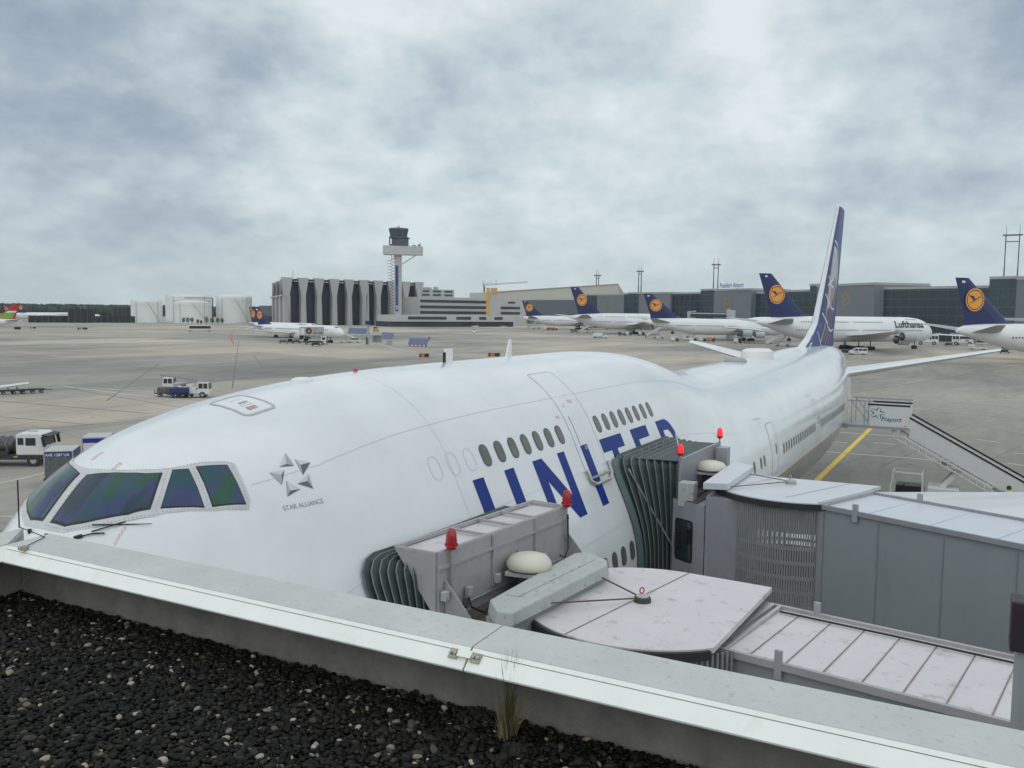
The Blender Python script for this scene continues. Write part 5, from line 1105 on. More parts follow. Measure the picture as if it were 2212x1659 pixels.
# tower crane far away
cr_ = thing('tower_crane', 'distant tower crane with a long thin jib above the cream hangar', 'crane'); d = 1100; a = atd(1042, 617, d); b = atd(1140, 610.5, d*1.02); m = MB()
for k in range(26):
    p0, p1 = a.lerp(b, k/26), a.lerp(b, (k+1)/26); m.bar(p0, p1, .35).bar(p0+Vector((0, 0, 1.6)), p1+Vector((0, 0, 1.6)), .3).bar(p0, p1+Vector((0, 0, 1.6)), .22)
m.bar(atd(1046, 630, d)*1.0, atd(1043, 606, d), .5); m.bar(atd(1072, 617, d), atd(1072, 604, d), .3).bar(atd(1072, 605, d), atd(1045, 615, d), .2); m.build('jib', STEELD, cr_); MB().bar(flr(1046, d), atd(1046, 618, d), 1.6).build('crane_mast', STEELD, cr_)
for px, yt, d, w_, lb in ((600*1/1.1302+600/3.16*0+ (600+600/3.16)/1.1302-600/1.1302, 636, 470, 0, ''),): pass
def lamp_post(px, yt, yb, label, th=1.6, arms=True, group='single-pole apron lights'):
    p = at(px, yb, 0); d = (p-Vector((CAM[0], CAM[1], 0))).length; s = d/FOC; t = thing('light_mast', label, 'light mast', p, 0, group); z = zat(px, yt, d); v = (p-Vector((CAM[0], CAM[1], 0))).normalized(); t.rotation_euler.z = math.atan2(v.y, v.x)-PI/2
    MB().tube((0, 0, 0), (0, 0, z), th*s/2*1.3, th*s/2*.7).build('pole', GREYP, t); MB().box((0, 0, z), (9*s, 1.0, 1.4*s)).build('lamp_head', GREYP, t); return t, s, z
lamp_post(698.5, 628, 700, 'grey apron light pole before the left half of the concrete hangar', 2.0)
lamp_post(732.5, 621, 701, 'grey apron light pole before the middle of the concrete hangar', 2.0)
t, s, z = lamp_post(795.3, 607, 744, 'tallest grey apron light pole, beside the boarding stairs of the parked jet', 4.2)
MB().box((0, -.5, zat(795, 701, 250)), (12*s, .4, 8*s)).build('sign_board', NAVY, t); MB().box((-4*s, -.5, 1.2), (2*s, 1, 2.4)).build('control_box', BLACK, t)
# dark screens and low structures at the left
SCR = mat('dark_screen', (.008, .011, .018), .6, var=.3, vscale=.3)
def screen(px0, px1, yt, yb, label, name='noise_screen'):
    p, q = at(px0, yb, 0), at(px1, yb, 0); d = (p-Vector((CAM[0], CAM[1], 0))).length; f_, n = facing(p, q, 1.2); z = zat((px0+px1)/2, yt, d); t = thing(name, label, 'screen', (0, 0, 0), 0, 'dark blast screens')
    MB().prism(f_, 0, z).build('panel', SCR, t); m = MB(); L = (q-p).length; k = 0
    while k*4 < L: P0 = p+(q-p)/L*(k*4)-n*.15; m.bar(P0, P0+Vector((0, 0, z+.2)), .25); k += 1
    m.build('frame', STEELD, t)
screen(148, 206, 667, 697.2, 'tall dark blast screen, left of the small white truck'); screen(206, 292, 683, 697.2, 'long low dark screen behind the small white truck'); screen(62, 148, 682, 697, 'long low dark screen left of the tall screen')
screen(245, 283, 665, 690, 'dark square screen nearer the fuel tanks')
# ------------------------------------------------------------------ the other aircraft
def cam_d(p): return (Vector((p[0], p[1], 0))-Vector((CAM[0], CAM[1], 0))).length
ST380 = [(0, 5.3, 5.2, .05, 5.25, .05), (.3, 6.3, 4.4, .9, 5.3, .8), (1.2, 7.6, 3.6, 1.8, 5.5, 1.6), (3, 9.0, 2.9, 2.7, 5.9, 2.3), (6, 10.2, 2.5, 3.35, 6.2, 2.9), (10, 10.75, 2.4, 3.57, 6.3, 3.1), (14, 10.85, 2.4, 3.57, 6.3, 3.15), (46, 10.85, 2.4, 3.57, 6.3, 3.15), (52, 10.8, 2.9, 3.4, 6.6, 3.0), (60, 10.5, 4.6, 2.6, 7.4, 2.3), (67, 9.9, 6.9, 1.4, 8.4, 1.2), (71.5, 9.1, 8.3, .4, 8.7, .35)]
ST320 = [(0, 3.1, 3.0, .05, 3.05, .05), (.25, 3.75, 2.55, .6, 3.1, .5), (1.0, 4.5, 2.1, 1.15, 3.2, 1.0), (2.2, 5.3, 1.85, 1.6, 3.5, 1.4), (3.6, 5.75, 1.75, 1.9, 3.7, 1.85), (5.5, 5.82, 1.75, 1.975, 3.75, 1.95), (31, 5.82, 1.75, 1.975, 3.75, 1.95), (36, 5.8, 2.6, 1.7, 4.2, 1.5), (41, 5.6, 4.0, 1.0, 4.9, .8), (44, 5.3, 4.8, .3, 5.0, .25)]
BELLY = mat('belly_grey', (.34, .36, .37), .4)
WGREY = mat('wing_grey', (.62, .635, .65))
NAC = mat('nacelle_grey', (.40, .425, .45), .35, var=.08, vscale=.8)
def jetliner(kind, label, loc, rz, group, sc=1.0, title=None, regis=None, finmat=NAVY, mark=True, short=0, detail=True):
    t = thing('parked_airliner', label, 'airliner', loc, rz, group, sc)
    if kind == 380: ST, Ln, crown = ST380, 71.5, 10.85
    elif kind == 747: ST, Ln, crown = ST747, 68.6, 9.1
    else: ST, Ln, crown = ST320, 44.0, 5.82
    S = make_section(ST, 18); xs = sorted(set([0, .1, .25, .5, 1, 1.6, 2.4, 3.4, 4.5, 5.2, 6, 7, 8, 9, 10, 11, 12, 13, 14, 15.5, 17, 18.5, 20, 22, 24, 26, 28, 30, 36, 42]+[42+(Ln-42)*i/14 for i in range(15)])); xs = [x for x in xs if x <= Ln]
    fz = body_mb(S, xs).build('fuselage', FARWHITE, t, smooth=True)
    if kind == 380: F = [(crown-.6, 50.5, 66.4, .9), (crown+.1, 53, 66.2, .8), (24.0, 66.5, 71.2, .35)]; W = [(3.2, 20.5, 38.5, 4.6, 2.0), (12, 29.5, 39.5, 5.2, 1.1), (39.5, 49.5, 53.4, 6.9, .35)]; H_ = [(1.2, 58.5, 68, 8.3, .9), (15.0, 69.2, 72.6, 9.9, .3)]; E = [(14.6, 24.5, 3.7, 1.75), (25.6, 33.5, 4.9, 1.6)]; G = [(7, 0, 1), (31.5, 6.0, 2), (33.5, 3.0, 3)]
    elif kind == 747: F = [(8.8, 50.8, 66.6, .9), (9.6, 54.7, 66.4, .8), (19.2, 66.1, 69.7, .32)]; W = [(2, 17.8, 32.6, 3.9, 1.5), (3.3, 18.9, 32.4, 4.15, 1.35), (12.5, 27.6, 33.3, 5.0, .75), (31, 43.6, 47.4, 5.9, .3)]; H_ = [(.7, 57.2, 65.3, 7.15, .8), (11.05, 66.4, 69, 8.9, .22)]; E = [(11.6, 21.9, 2.75, 1.4), (20.6, 30.3, 3.6, 1.4)]; G = [(7, 0, 1), (25.3, 5.4, 2), (28.3, 2, 2)]
    else: F = [(5.4, 33.5, 42.0, .6), (6.2, 35.5, 41.9, .5), (11.7, 41.2, 43.6, .25)]; W = [(1.5, 14.5, 23.5, 2.6, .9), (6, 18, 23.8, 3.1, .5), (17, 24.6, 26.3, 4.1, .2)]; H_ = [(.6, 37.5, 42.5, 4.9, .4), (6.2, 41.5, 43.6, 5.5, .15)]; E = [(5.75, 13.6, 2.0, 1.1)]; G = [(6.2, 0, 1), (21.5, 3.6, 1)]
    fin = fin_mb(F).build('vertical_fin', finmat, t)
    if mark:
        zc = F[1][0]+(F[2][0]-F[1][0])*.50; u = (zc-F[1][0])/(F[2][0]-F[1][0]); a, b = F[1][1]+(F[2][1]-F[1][1])*u, F[1][2]+(F[2][2]-F[1][2])*u; r = (b-a)*.335
        for sd in (-1, 1):
            emblem((a+(b-a)*.52, sd*(F[1][3]*.5*.72+.06), zc), (1, 0, 0), r, fin, True, .02 if sd < 0 else .02, flip=(1 if sd < 0 else 1)) if sd < 0 else emblem((a+(b-a)*.52, sd*(F[1][3]*.5*.72+.06), zc), (-1, 0, 0), r, fin, True, .02)
            zz2 = F[2][0]-.9; MB().box(((F[2][1]+F[2][2])/2-.3, sd*(F[2][3]*.5+.06), zz2), (.9, .02, .5)).build('fin_code', FARWHITE, fin)
    for sg in (-1, 1):
        wing_mb([(y*sg, a, b, z, th) for y, a, b, z, th in W]).build('wing', WGREY, t); wing_mb([(y*sg, a, b, z, th) for y, a, b, z, th in H_]).build('stabiliser', BELLY, t)
        for y, x, z, r in E:
            e = MB().lathe([(r*.85, .15), (r*.95, 0), (r, .6), (r, r*1.6), (r*.85, r*2.6), (r*.72, r*2.7)], axis='x', n=22, c=(x, sg*y, z)).build('engine_nacelle', NAC, t, smooth=True)
            MB().lathe([(0, .6), (r*.84, .6), (r*.84, .15)], axis='x', n=22, c=(x, sg*y, z)).lathe([(r*.72, r*2.65), (.0, r*2.4)], axis='x', n=18, c=(x, sg*y, z)).build('engine_openings', BLACK, e)
            MB().lathe([(r*.45, r*2.4), (r*.4, r*3.1), (0, r*3.6)], axis='x', n=14, c=(x, sg*y, z)).build('exhaust_cone', STEELD, e, smooth=True)
            MB().slab([(x+r*.7, z+r*.9), (x+r*2.7, z+r*.7), (x+r*4.6, z+r*1.1), (x+r*4.2, z+r*1.45)], sg*y-.15, sg*y+.15).build('pylon', BELLY, e)
    for x, y, k in G:
        for sg in ((-1, 1) if y else (1,)):
            wr = .62 if kind != 320 else .5; m = MB().tube((x, sg*y, wr), (x, sg*y, 3.0), .18); g_ = m.build('landing_gear', STEELD, t)
            for i in range(k):
                dx = (i-(k-1)/2)*1.5
                for dy in (-.55, .55): MB().lathe([(.2, -.2), (wr, -.2), (wr, .2), (.2, .2)], axis='y', n=14, c=(x+dx, sg*y+dy, wr)).build('wheel', DARK, g_)
    # window rows on both sides, door outlines, belly shade panel
    rows = {380: [(8.95, 24 if title else 12, 56, .82), (10.0, 8.5, 14, .8), (6.35, 7.5, 58, .80)], 747: [(6.08, 9, 56, .80)], 320: [(4.35, 5.5, 36, .80)]}[kind]
    for zr_, x0, x1, st in rows:
        for sd in (-1, 1):
            fn = ref_fn(S, zr_, .06, sd); P = []; x = x0; i = 0
            while x < x1:
                if i % 17 not in (15, 16): P.append([(x, -.20), (x+.34, -.20), (x+.34, .20), (x, .20)])
                x += st; i += 1
            lay(flat_bm(P), 'window_row', BAND, fn, t, False)
    if kind == 747:
        for sd in (-1, 1): lay(flat_bm([[(x, -.18), (x+.3, -.18), (x+.3, .18), (x, .18)] for x in [9+.62*i for i in range(18)]]), 'window_row', BAND, ref_fn(S, 8.7, .02, sd), t, False)
    cz = {380: (7.55, 3.0, 4.6), 747: (7.1, 2.0, 4.3), 320: (4.55, 1.6, 3.0)}[kind]
    for sd in (-1, 1):
        fn = arc_fn(S, .02, sd); a_ = {380: 1.35, 747: 1.05, 320: .8}[kind]; x0 = {380: 2.2, 747: 3.3, 320: 1.9}[kind]
        lay(flat_bm([[(x0, .12), (x0+.9, .5), (x0+1.5, a_+.35), (x0+.6, a_+.2)]], .3), 'cockpit_glazing', BLACK, fn, t)
    if title:
        for sd in (-1, 1):
            tx, tz, ts = title[1:]; fn = ref_fn(S, tz, .12, sd); tb_ = text_bm(title[0], ts, .6, .022*ts)
            wmax = max(v.co.x for v in tb_.verts); lay(tb_, 'title_lettering', mat('title_navy', (.008, .012, .06), .4), (lambda u, v, fn=fn, w_=wmax, tx=tx: fn(tx+u, v)) if sd < 0 else (lambda u, v, fn=fn, w_=wmax, tx=tx: fn(tx+w_-u, v)), t, False)
    return t
def place(tail_px, d, nose_px, fin_x, Ln, sc=1.0, away=True):   # stand the jet so that its fin and its nose fall on the two bearings
    F0 = flr(tail_px, d); best = None; L = (fin_x)*sc
    for k in range(3600):
        a = 2*PI*k/3600; N = F0+Vector((math.cos(a), math.sin(a), 0))*L; v = N+Vector((0, 0, 5))-Vector(CAM); z = v.dot(CF)
        if z < 1: continue
        px = PW/2+FOC*v.dot(CR)/z; far = cam_d(N) > d
        if far != away: continue
        if best is None or abs(px-nose_px) < best[0]: best = (abs(px-nose_px), a, N)
    a, N = best[1], best[2]; return tuple(N), a+PI
GRP = 'airliners with dark blue tails parked nose-in at the far terminal'
loc, rz = place(1694, 292, 2010, 61, 71.5); jetliner(380, 'double-deck airliner with large black title, right behind the blue and white tail fin', loc, rz, GRP, title=('Lufthansa', 6.4, 7.3, 3.3))
loc, rz = place(1268, 455, 1476, 61, 71.5); jetliner(380, 'double-deck airliner with dark blue tail, second from the left at the far terminal', loc, rz, GRP)
loc, rz = place(1433, 372, 1740, 61, 68.6); jetliner(747, 'hump-backed airliner with open cargo doors, its nose hidden behind the next blue tail', loc, rz, GRP)
loc, rz = place(1153, 560, 1330, 61, 68.6, .95); jetliner(747, 'farthest and smallest blue-tailed airliner, leftmost at the far terminal', loc, rz, GRP, .95)
loc, rz = place(2150, 236, 2560, 61, 71.5); jetliner(747, 'airliner cut by the right edge of the view, only tail and rear fuselage showing', loc, rz, GRP, 1.05)
# two narrow-body jets at the middle left stand, nose to the right
G2 = 'two narrow-body jets side by side on the left stand'
def place2(tail_px, nose_px, y_nose_ground, Ln, fin_x):
    N = at(nose_px, y_nose_ground, 0); best = None
    for k in range(3600):
        a = 2*PI*k/3600; T = N+Vector((math.cos(a), math.sin(a), 0))*fin_x; v = T+Vector((0, 0, 8))-Vector(CAM); z = v.dot(CF)
        if z < 1: continue
        px = PW/2+FOC*v.dot(CR)/z
        if cam_d(T) < cam_d(N): continue
        if best is None or abs(px-tail_px) < best[0]: best = (abs(px-tail_px), a)
    return tuple(N), best[1]
loc, rz = place2(556, 690, 732, 44, 38); jetliner(320, 'rear one of the two narrow-body jets, mostly hidden behind the front one', loc, rz, G2, title=('Lufthansa', 5.5, 4.75, 1.5))
loc, rz = place2(573, 743, 742, 44, 38); jetliner(320, 'front one of the two narrow-body jets, with boarding stairs at its nose', loc, rz, G2)
loc, rz = place(22, 715, 128, 38, 44, 1.0); jetliner(320, 'white airliner with small blue tail behind the low dark screens, farthest left', loc, rz, 'airliners beyond the dark screens')
loc, rz = place(53, 745, 160, 38, 44, 1.1); jetliner(320, 'second small white airliner behind the low dark screens, right of the farthest left one', loc, rz, 'airliners beyond the dark screens', 1.1)
N_ = flr(214, 690); T_ = flr(184, cam_d(N_)+42); v = T_-N_; jetliner(320, 'white airliner nearly head-on beside the tall dark screen', tuple(N_), math.atan2(v.y, v.x), 'airliners beyond the dark screens')
loc, rz = place(10, 420, -300, 38, 44, 1.0, False)
tp = jetliner(320, 'airliner tail in red and green at the left edge of the view', loc, rz, 'airliners at the left', finmat=mat('fin_red', (.42, .012, .02), .35), mark=False)
f_ = [c for c in kids(tp) if c.name.startswith('vertical_fin')][0]; FN = [(5.4, 33.5, 42.0, .6), (6.2, 35.5, 41.9, .5), (11.7, 41.2, 43.6, .25)]
for sd in (-1, 1): lay(flat_bm([[(34.3, 5.9), (41.0, 5.9), (41.6, 8.0), (38.3, 8.6)]], .8), 'green_band', mat('fin_green', (.16, .42, .03), .4), fin_fn(FN, .02, sd), f_); lay(flat_bm([[(38.6, 8.3), (42.2, 8.3), (42.4, 9.0), (39.2, 9.0)]], .8), 'white_band', FARWHITE, fin_fn(FN, .03, sd), f_)
Tp = atd(62, 808, 92); u_ = Vector((math.cos(R(57)), math.sin(R(57)), 0)); Nn = Tp-u_*25.5-Vector((u_.y, -u_.x, 0))*17; jetliner(320, 'airliner on the next stand of which only a wing tip reaches into the left edge', (Nn.x, Nn.y, 0), R(57), 'airliners at the left', mark=False)
# ------------------------------------------------------------------ vehicles and apron equipment (local +X = forward)
VW = mat('vehicle_white', (.66, .67, .66), .35, var=.05, vscale=2); VGL = GLASSD; VD = mat('chassis_dark', (.035, .037, .04), .7, var=.3, vscale=4)
def wheels(t, xs_, y, r, w_=.22):
    for x in xs_:
        for s in (-1, 1):
            o = MB().lathe([(r*.5, -w_/2+.03), (r*.92, -w_/2), (r, -w_/2+.04), (r, w_/2-.04), (r*.92, w_/2), (r*.5, w_/2-.03)], axis='y', n=16).build('wheel', DARK, t, smooth=True); o.location = (x, s*y, r)
            MB().lathe([(0, -w_/2+.02), (r*.52, -w_/2+.01), (r*.52, w_/2-.01), (0, w_/2-.02)], axis='y', n=12).build('hub', STEEL, o)
def van(name, label, cat, loc, rz, L=4.9, W=1.9, H=1.95, body=VW, group=None, stripe=None, sc=1.0, kind='van'):
    t = thing(name, label, cat, loc, rz, group, sc); h = L/2
    if kind == 'van': pr = [(-h, .35), (-h, H-.12), (-h+.15, H), (h-1.75, H), (h-.75, 1.15), (h-.1, .98), (h, .75), (h, .35)]
    elif kind == 'car': pr = [(-h, .35), (-h, .95), (-h+.35, 1.05), (-h+.8, H), (h-1.9, H), (h-1.15, .98), (h-.1, .82), (h, .6), (h, .35)]
    else: pr = [(-h, .5), (-h, H), (h-.05, H), (h, H-.15), (h, .5)]
    MB().slab(pr, -W/2, W/2).build('body', body, t, bevel=.06)
    g = MB(); e = W/2+.012
    if kind == 'van':
        for s in (-1, 1):
            for a, b in ((-h+.25, -h+1.35), (-h+1.5, -h+2.5)): g.add([(a, s*e, 1.15), (b, s*e, 1.15), (b, s*e, 1.72), (a, s*e, 1.72)], [(0, 1, 2, 3)])
            g.add([(h-2.2, s*e, 1.15), (h-1.0, s*e, 1.15), (h-1.75, s*e, 1.75), (h-2.2, s*e, 1.75)], [(0, 1, 2, 3)])
        g.add([(h-.86, -W/2+.12, 1.25), (h-.86, W/2-.12, 1.25), (h-1.66, W/2-.2, 1.92), (h-1.66, -W/2+.2, 1.92)], [(0, 1, 2, 3)])
        g.v = [(x+(.03 if i >= len(g.v)-4 else 0), y, z+(.02 if i >= len(g.v)-4 else 0)) for i, (x, y, z) in enumerate(g.v)]
    elif kind == 'car':
        for s in (-1, 1): g.add([(-h+.55, s*e, 1.02), (h-1.3, s*e, 1.0), (h-1.9, s*e, H-.08), (-h+.85, s*e, H-.08)], [(0, 1, 2, 3)])
        g.add([(h-1.15, -W/2+.1, 1.02), (h-1.15, W/2-.1, 1.02), (h-1.86, W/2-.2, H+.0), (h-1.86, -W/2+.2, H+.0)], [(0, 1, 2, 3)])
    else:
        for s in (-1, 1): g.add([(-h+.3, s*e, H*.45), (h-.5, s*e, H*.45), (h-.5, s*e, H*.88), (-h+.3, s*e, H*.88)], [(0, 1, 2, 3)])
        g.add([(h+.012, -W/2+.15, H*.4), (h+.012, W/2-.15, H*.4), (h+.012, W/2-.15, H*.88), (h+.012, -W/2+.15, H*.88)], [(0, 1, 2, 3)])
    g.build('windows', VGL, t, fix=False)
    if stripe: MB().b2((-h+.1, -W/2-.015, H*.25), (h-.2, W/2+.015, H*.33)).build('stripe', stripe, t)
    MB().b2((h-.03, -W/2+.1, .6), (h+.03, -W/2+.45, .8)).build('headlight', STEEL, t); MB().b2((h-.03, W/2-.45, .6), (h+.03, W/2-.1, .8)).build('headlight', STEEL, t)
    wheels(t, (-h+.9, h-.95), W/2-.12, .34 if H < 2.6 else .48); return t
def head(px0, py0, px1, py1): a, b = at(px0, py0, 0), at(px1, py1, 0); return math.atan2(b.y-a.y, b.x-a.x)
def pos(px, py): v = at(px, py, 0); return (v.x, v.y, 0)
VR = cam_az = None
def side(px, deg=0):                          # heading that points to screen right at that bearing, turned by deg
    v = ray(px, 690); return math.atan2(v.y, v.x)-PI/2+R(deg)
# airport minibus with red lettering
t = van('minibus', 'white minibus with red lettering on its side near the blue and white tail fin', 'minibus', pos(1853, 766), side(1853, 180+12))
for s in (-1, 1): lay(text_bm('ACI', .55, None, .03), 'side_lettering', REDP, (lambda u, v: Vector((-u+.9, .975, .62+v*.9))) if s > 0 else (lambda u, v: Vector((u-.3, -.975, .62+v*.9))), t, False)
van('bus', 'white airport bus with long dark windows crossing the apron in front of the fuel tanks', 'bus', pos(432, 716), side(432, 8), 10.5, 2.6, 3.0, stripe=ORANGE, kind='bus')
van('bus', 'red and white bus parked at the foot of the concrete hangar', 'bus', pos(845, 700) if 0 else pos(841, 700.5), side(841, 5), 12, 2.6, 3.0, stripe=REDP, kind='bus')
CG = 'white cars on the far apron'
van('car', 'white car at the foot of the banded office block', 'car', pos(1087, 708.5), side(1087, 180), 4.6, 1.8, 1.55, kind='car', group=CG)
van('car', 'white car crossing the apron just above the small open tug', 'car', pos(1026, 707.5), side(1026, 175), 4.6, 1.8, 1.6, kind='car', group=CG)
van('car', 'parked white car left of the leftmost airliner stairs', 'car', pos(1122, 703), side(1122, 180), 4.6, 1.8, 1.5, kind='car', group=CG)
van('van', 'white van at the foot of the low office wing', 'van', pos(858, 702), side(858, 180), group='small vans')
van('van', 'white panel van under the second big airliner', 'van', pos(1360, 721), side(1360, 178), 5.8, 2.0, 2.5, group='small vans')
van('van', 'pale green and white van behind the red containers', 'van', pos(1241, 718.5), side(1241, 5), 4.8, 1.9, 1.95, body=mat('van_green', (.18, .26, .24), .4), group='small vans')
van('van', 'white service van between two baggage carts', 'van', pos(1487, 735), side(1487, -170), 4.8, 1.9, 1.95, group='small vans')
van('car', 'white estate car by the boarding stairs of the front narrow jet', 'car', pos(763, 740), side(763, 185), 4.7, 1.85, 1.6, kind='car', group=CG)
# tow tractors and open tugs
def tractor(name, label, loc, rz, sc=1.0, group=None, body=VW, conveyor=True):
    t = thing(name, label, 'tractor', loc, rz, group, sc)
    MB().slab([(-1.95, .42), (-1.95, 1.05), (-1.7, 1.28), (.35, 1.28), (.35, 1.0), (1.95, 1.0), (2.0, .9), (2.0, .38)], -.85, .85).build('body', body, t, bevel=.05)
    cb = MB().slab([(.55, 1.0), (.50, 2.0), (.60, 2.08), (1.85, 2.08), (1.93, 1.95), (1.98, 1.0)], -.82, .82).build('cab', body, t, bevel=.04); g = MB()
    for s in (-1, 1): g.b2((.68, s*.835-.006, 1.22), (1.20, s*.835+.006, 1.88)).b2((1.30, s*.835-.006, 1.22), (1.80, s*.835+.006, 1.88))
    g.b2((1.96, -.7, 1.15), (2.0, .7, 1.88)).b2((.49, -.7, 1.4), (.52, .7, 1.88)); g.build('glass', VGL, cb)
    m = MB(); m.b2((-1.2, -.86, .85), (-.55, -.855, 1.1)).b2((-1.2, .855, .85), (-.55, .86, 1.1)).b2((-1.3, -.87, .5), (1.9, .87, .55)); m.build('vents', VD, t)
    if conveyor:
        m = MB().bar((-2.6, .0, 1.55), (2.3, 0, 2.35), .75, .12); m.build('conveyor', GREYP, t); m = MB()
        for s in (-.42, .42): m.bar((-2.6, s, 1.68), (2.35, s, 2.48), .06, .12).bar((-1.5, s, 1.25), (-1.5, s, 1.75), .07).bar((1.9, s, 2.05), (2.35, s, 2.42), .06).bar((2.35, s, 2.45), (2.35, s, 1.9), .06)
        m.build('conveyor_rail', STEEL, t)
    wheels(t, (-1.35, 1.15), .74, .40, .28); return t
tractor('belt_loader', 'white belt loader truck with roof conveyor behind the airliner nose, facing right', pos(421, 858), side(421, -14), .95, 'belt loaders')
tractor('belt_loader', 'second belt loader, behind and left of the other, facing left', pos(386, 846), side(386, 166), .95, 'belt loaders')
tractor('tug', 'open white tug on the empty apron before the office block', pos(1024, 719.5), side(1024, 90), 1.0, 'small tugs', conveyor=False)
tractor('tug', 'yellow tug right of the tallest light pole', pos(812, 716), side(812, 100), 1.2, 'small tugs', body=mat('tug_yellow', (.38, .29, .08), .5), conveyor=False)
tractor('tug', 'dark small tug in front of the white panel van', pos(1344, 726), side(1344, 180), 1.0, 'small tugs', body=mat('tug_dark', (.10, .10, .13), .5), conveyor=False)
def pickup(label, px, py, deg):
    t = thing('pickup_truck', label, 'truck', pos(px, py), side(px, deg)); MB().b2((-3.2, -1.05, .75), (.9, 1.05, 2.35)).build('cargo_box', VW, t, bevel=.05)
    MB().slab([(1.0, .5), (1.0, 2.0), (1.7, 2.0), (2.15, 1.35), (3.0, 1.2), (3.1, .9), (3.1, .5)], -.95, .95).build('cab', VW, t, bevel=.05); m = MB()
    for s in (-1, 1): m.b2((1.15, s*.96-.006, 1.3), (1.75, s*.96+.006, 1.85))
    m.build('windows', VGL, t); MB().b2((-3.1, -.8, .45), (3.0, .8, .75)).build('chassis', VD, t); wheels(t, (-2.2, 2.3), .85, .42); return t
pickup('white box pickup truck alone on the apron before the second big airliner', 1297, 731, -4)
# baggage carts, dollies, containers
CART_ = None
def cart(label, loc, rz, m=VW, group='baggage carts'):
    t = thing('baggage_cart', label, 'baggage cart', loc, rz, group); MB().b2((-1.6, -.8, .45), (1.6, .8, .6)).build('deck', VD, t); MB().b2((-1.55, -.78, 2.05), (1.55, .78, 2.12)).build('roof', VW, t)
    for x in (-1.52, 1.52): MB().b2((x-.03, -.76, .6), (x+.03, .76, 2.05)).build('end_panel', m, t)
    MB().b2((-1.5, -.74, .6), (.1, .70, 1.95)).build('curtain', m, t); MB().b2((.2, -.6, .6), (1.3, .6, 1.4)).build('baggage', VD, t)
    q = MB()
    for s in (-1, 1): q.bar((0, s*.76, .6), (0, s*.76, 2.05), .05)
    q.build('frame', STEEL, t); wheels(t, (-1.1, 1.1), .65, .22, .14); return t
c0 = cart('pale baggage cart, left of the white service van', pos(1458, 738.5), side(1458, 3))
def more(px, py, deg, lb, src=None, group='baggage carts', sc=None): return dup(src or c0, pos(px, py), side(px, deg), lb, group, sc)
more(1497, 739, 2, 'pale baggage cart, right of the white service van'); more(1518, 739, 0, 'pale baggage cart next to the orange one'); more(1358, 725, 3, 'small white baggage cart, right of the dark tug', None, 'baggage carts')
more(1594, 742, 0, 'white baggage cart at the head of the long dolly train'); more(1180, 713.5, 0, 'grey baggage cart left of the red containers'); more(1386, 725, 2, 'white cart left of the third airliner stairs')
cart('orange baggage cart under the wing of the hump-backed airliner', pos(1536, 739.5), side(1536, 0), mat('cart_orange', (.55, .15, .05), .5))
cart('red container cart below the tail of the leftmost airliner', pos(1190, 714), side(1190, 0), mat('cart_red', (.42, .07, .05), .5)); cart('second red container cart, right of the first', pos(1199, 714.5), side(1199, 0), mat('cart_red', (.42, .07, .05), .5))
def dolly(label, loc, rz, group, load=None):
    t = thing('dolly', label, 'dolly', loc, rz, group); q = MB()
    for s in (-1, 1): q.bar((-1.6, s*.75, .48), (1.6, s*.75, .48), .1)
    for k in range(7): q.bar((-1.5+.5*k, -.75, .48), (-1.5+.5*k, .75, .48), .07)
    q.bar((1.6, 0, .45), (2.4, 0, .35), .07); q.bar((-1.6, -.7, .5), (-1.6, -.7, .95), .06).bar((-1.6, .7, .5), (-1.6, .7, .95), .06); q.build('frame', VD, t); wheels(t, (-1.1, 1.1), .62, .2, .12)
    if load: MB().b2((-1.3, -.7, .55), (1.0, .7, 1.25)).build('load', load, t, bevel=.1)
    return t
d0 = dolly('first dolly of the empty dolly train right of the white cart', pos(1606, 743), side(1606, 1), 'dolly train')
for i, px in enumerate((1615, 1624, 1633, 1642, 1651, 1660, 1669)): more(px, 743+i*.15, 1, ('second', 'third', 'fourth', 'fifth', 'sixth', 'seventh', 'last')[i]+' dolly of the empty dolly train right of the white cart', d0, 'dolly train')
d1 = dolly('dark empty dolly at the left edge below the wing tip, first in its row', pos(8, 852), side(8, 6), 'dollies below the wing tip')
for i, px in enumerate((29, 49, 68)): more(px, 851.5-i*1.2, 6, 'dark empty dolly below the wing tip, '+('second', 'third', 'last')[i]+' in its row', d1, 'dollies below the wing tip')
TARP = mat('blue_tarp', (.015, .03, .12), .6, var=.3, vscale=4, bump=.4, bscale=8); TARPG = mat('grey_load', (.14, .13, .14), .8, var=.4, vscale=3)
dolly('dolly with a grey wrapped load between the two belt loaders', pos(366, 857), side(366, -12), 'loaded dollies', TARPG); dolly('dolly with a blue tarpaulin load beside the belt loader cab', pos(392, 859), side(392, -12), 'loaded dollies', TARP)
dolly('blue loaded dolly beside the white minibus', pos(1827, 765), side(1827, 0), 'loaded dollies', TARP); dolly('dolly with dark load in front of the narrow-body jet engine', pos(683, 748), side(683, 0), 'loaded dollies', VD)
dolly('loaded dolly left of the narrow-body jet engine', pos(640, 742), side(640, 10), 'loaded dollies', TARPG); dolly('leftmost loaded dolly under the narrow-body jet', pos(613, 742), side(613, 0), 'loaded dollies', TARPG)
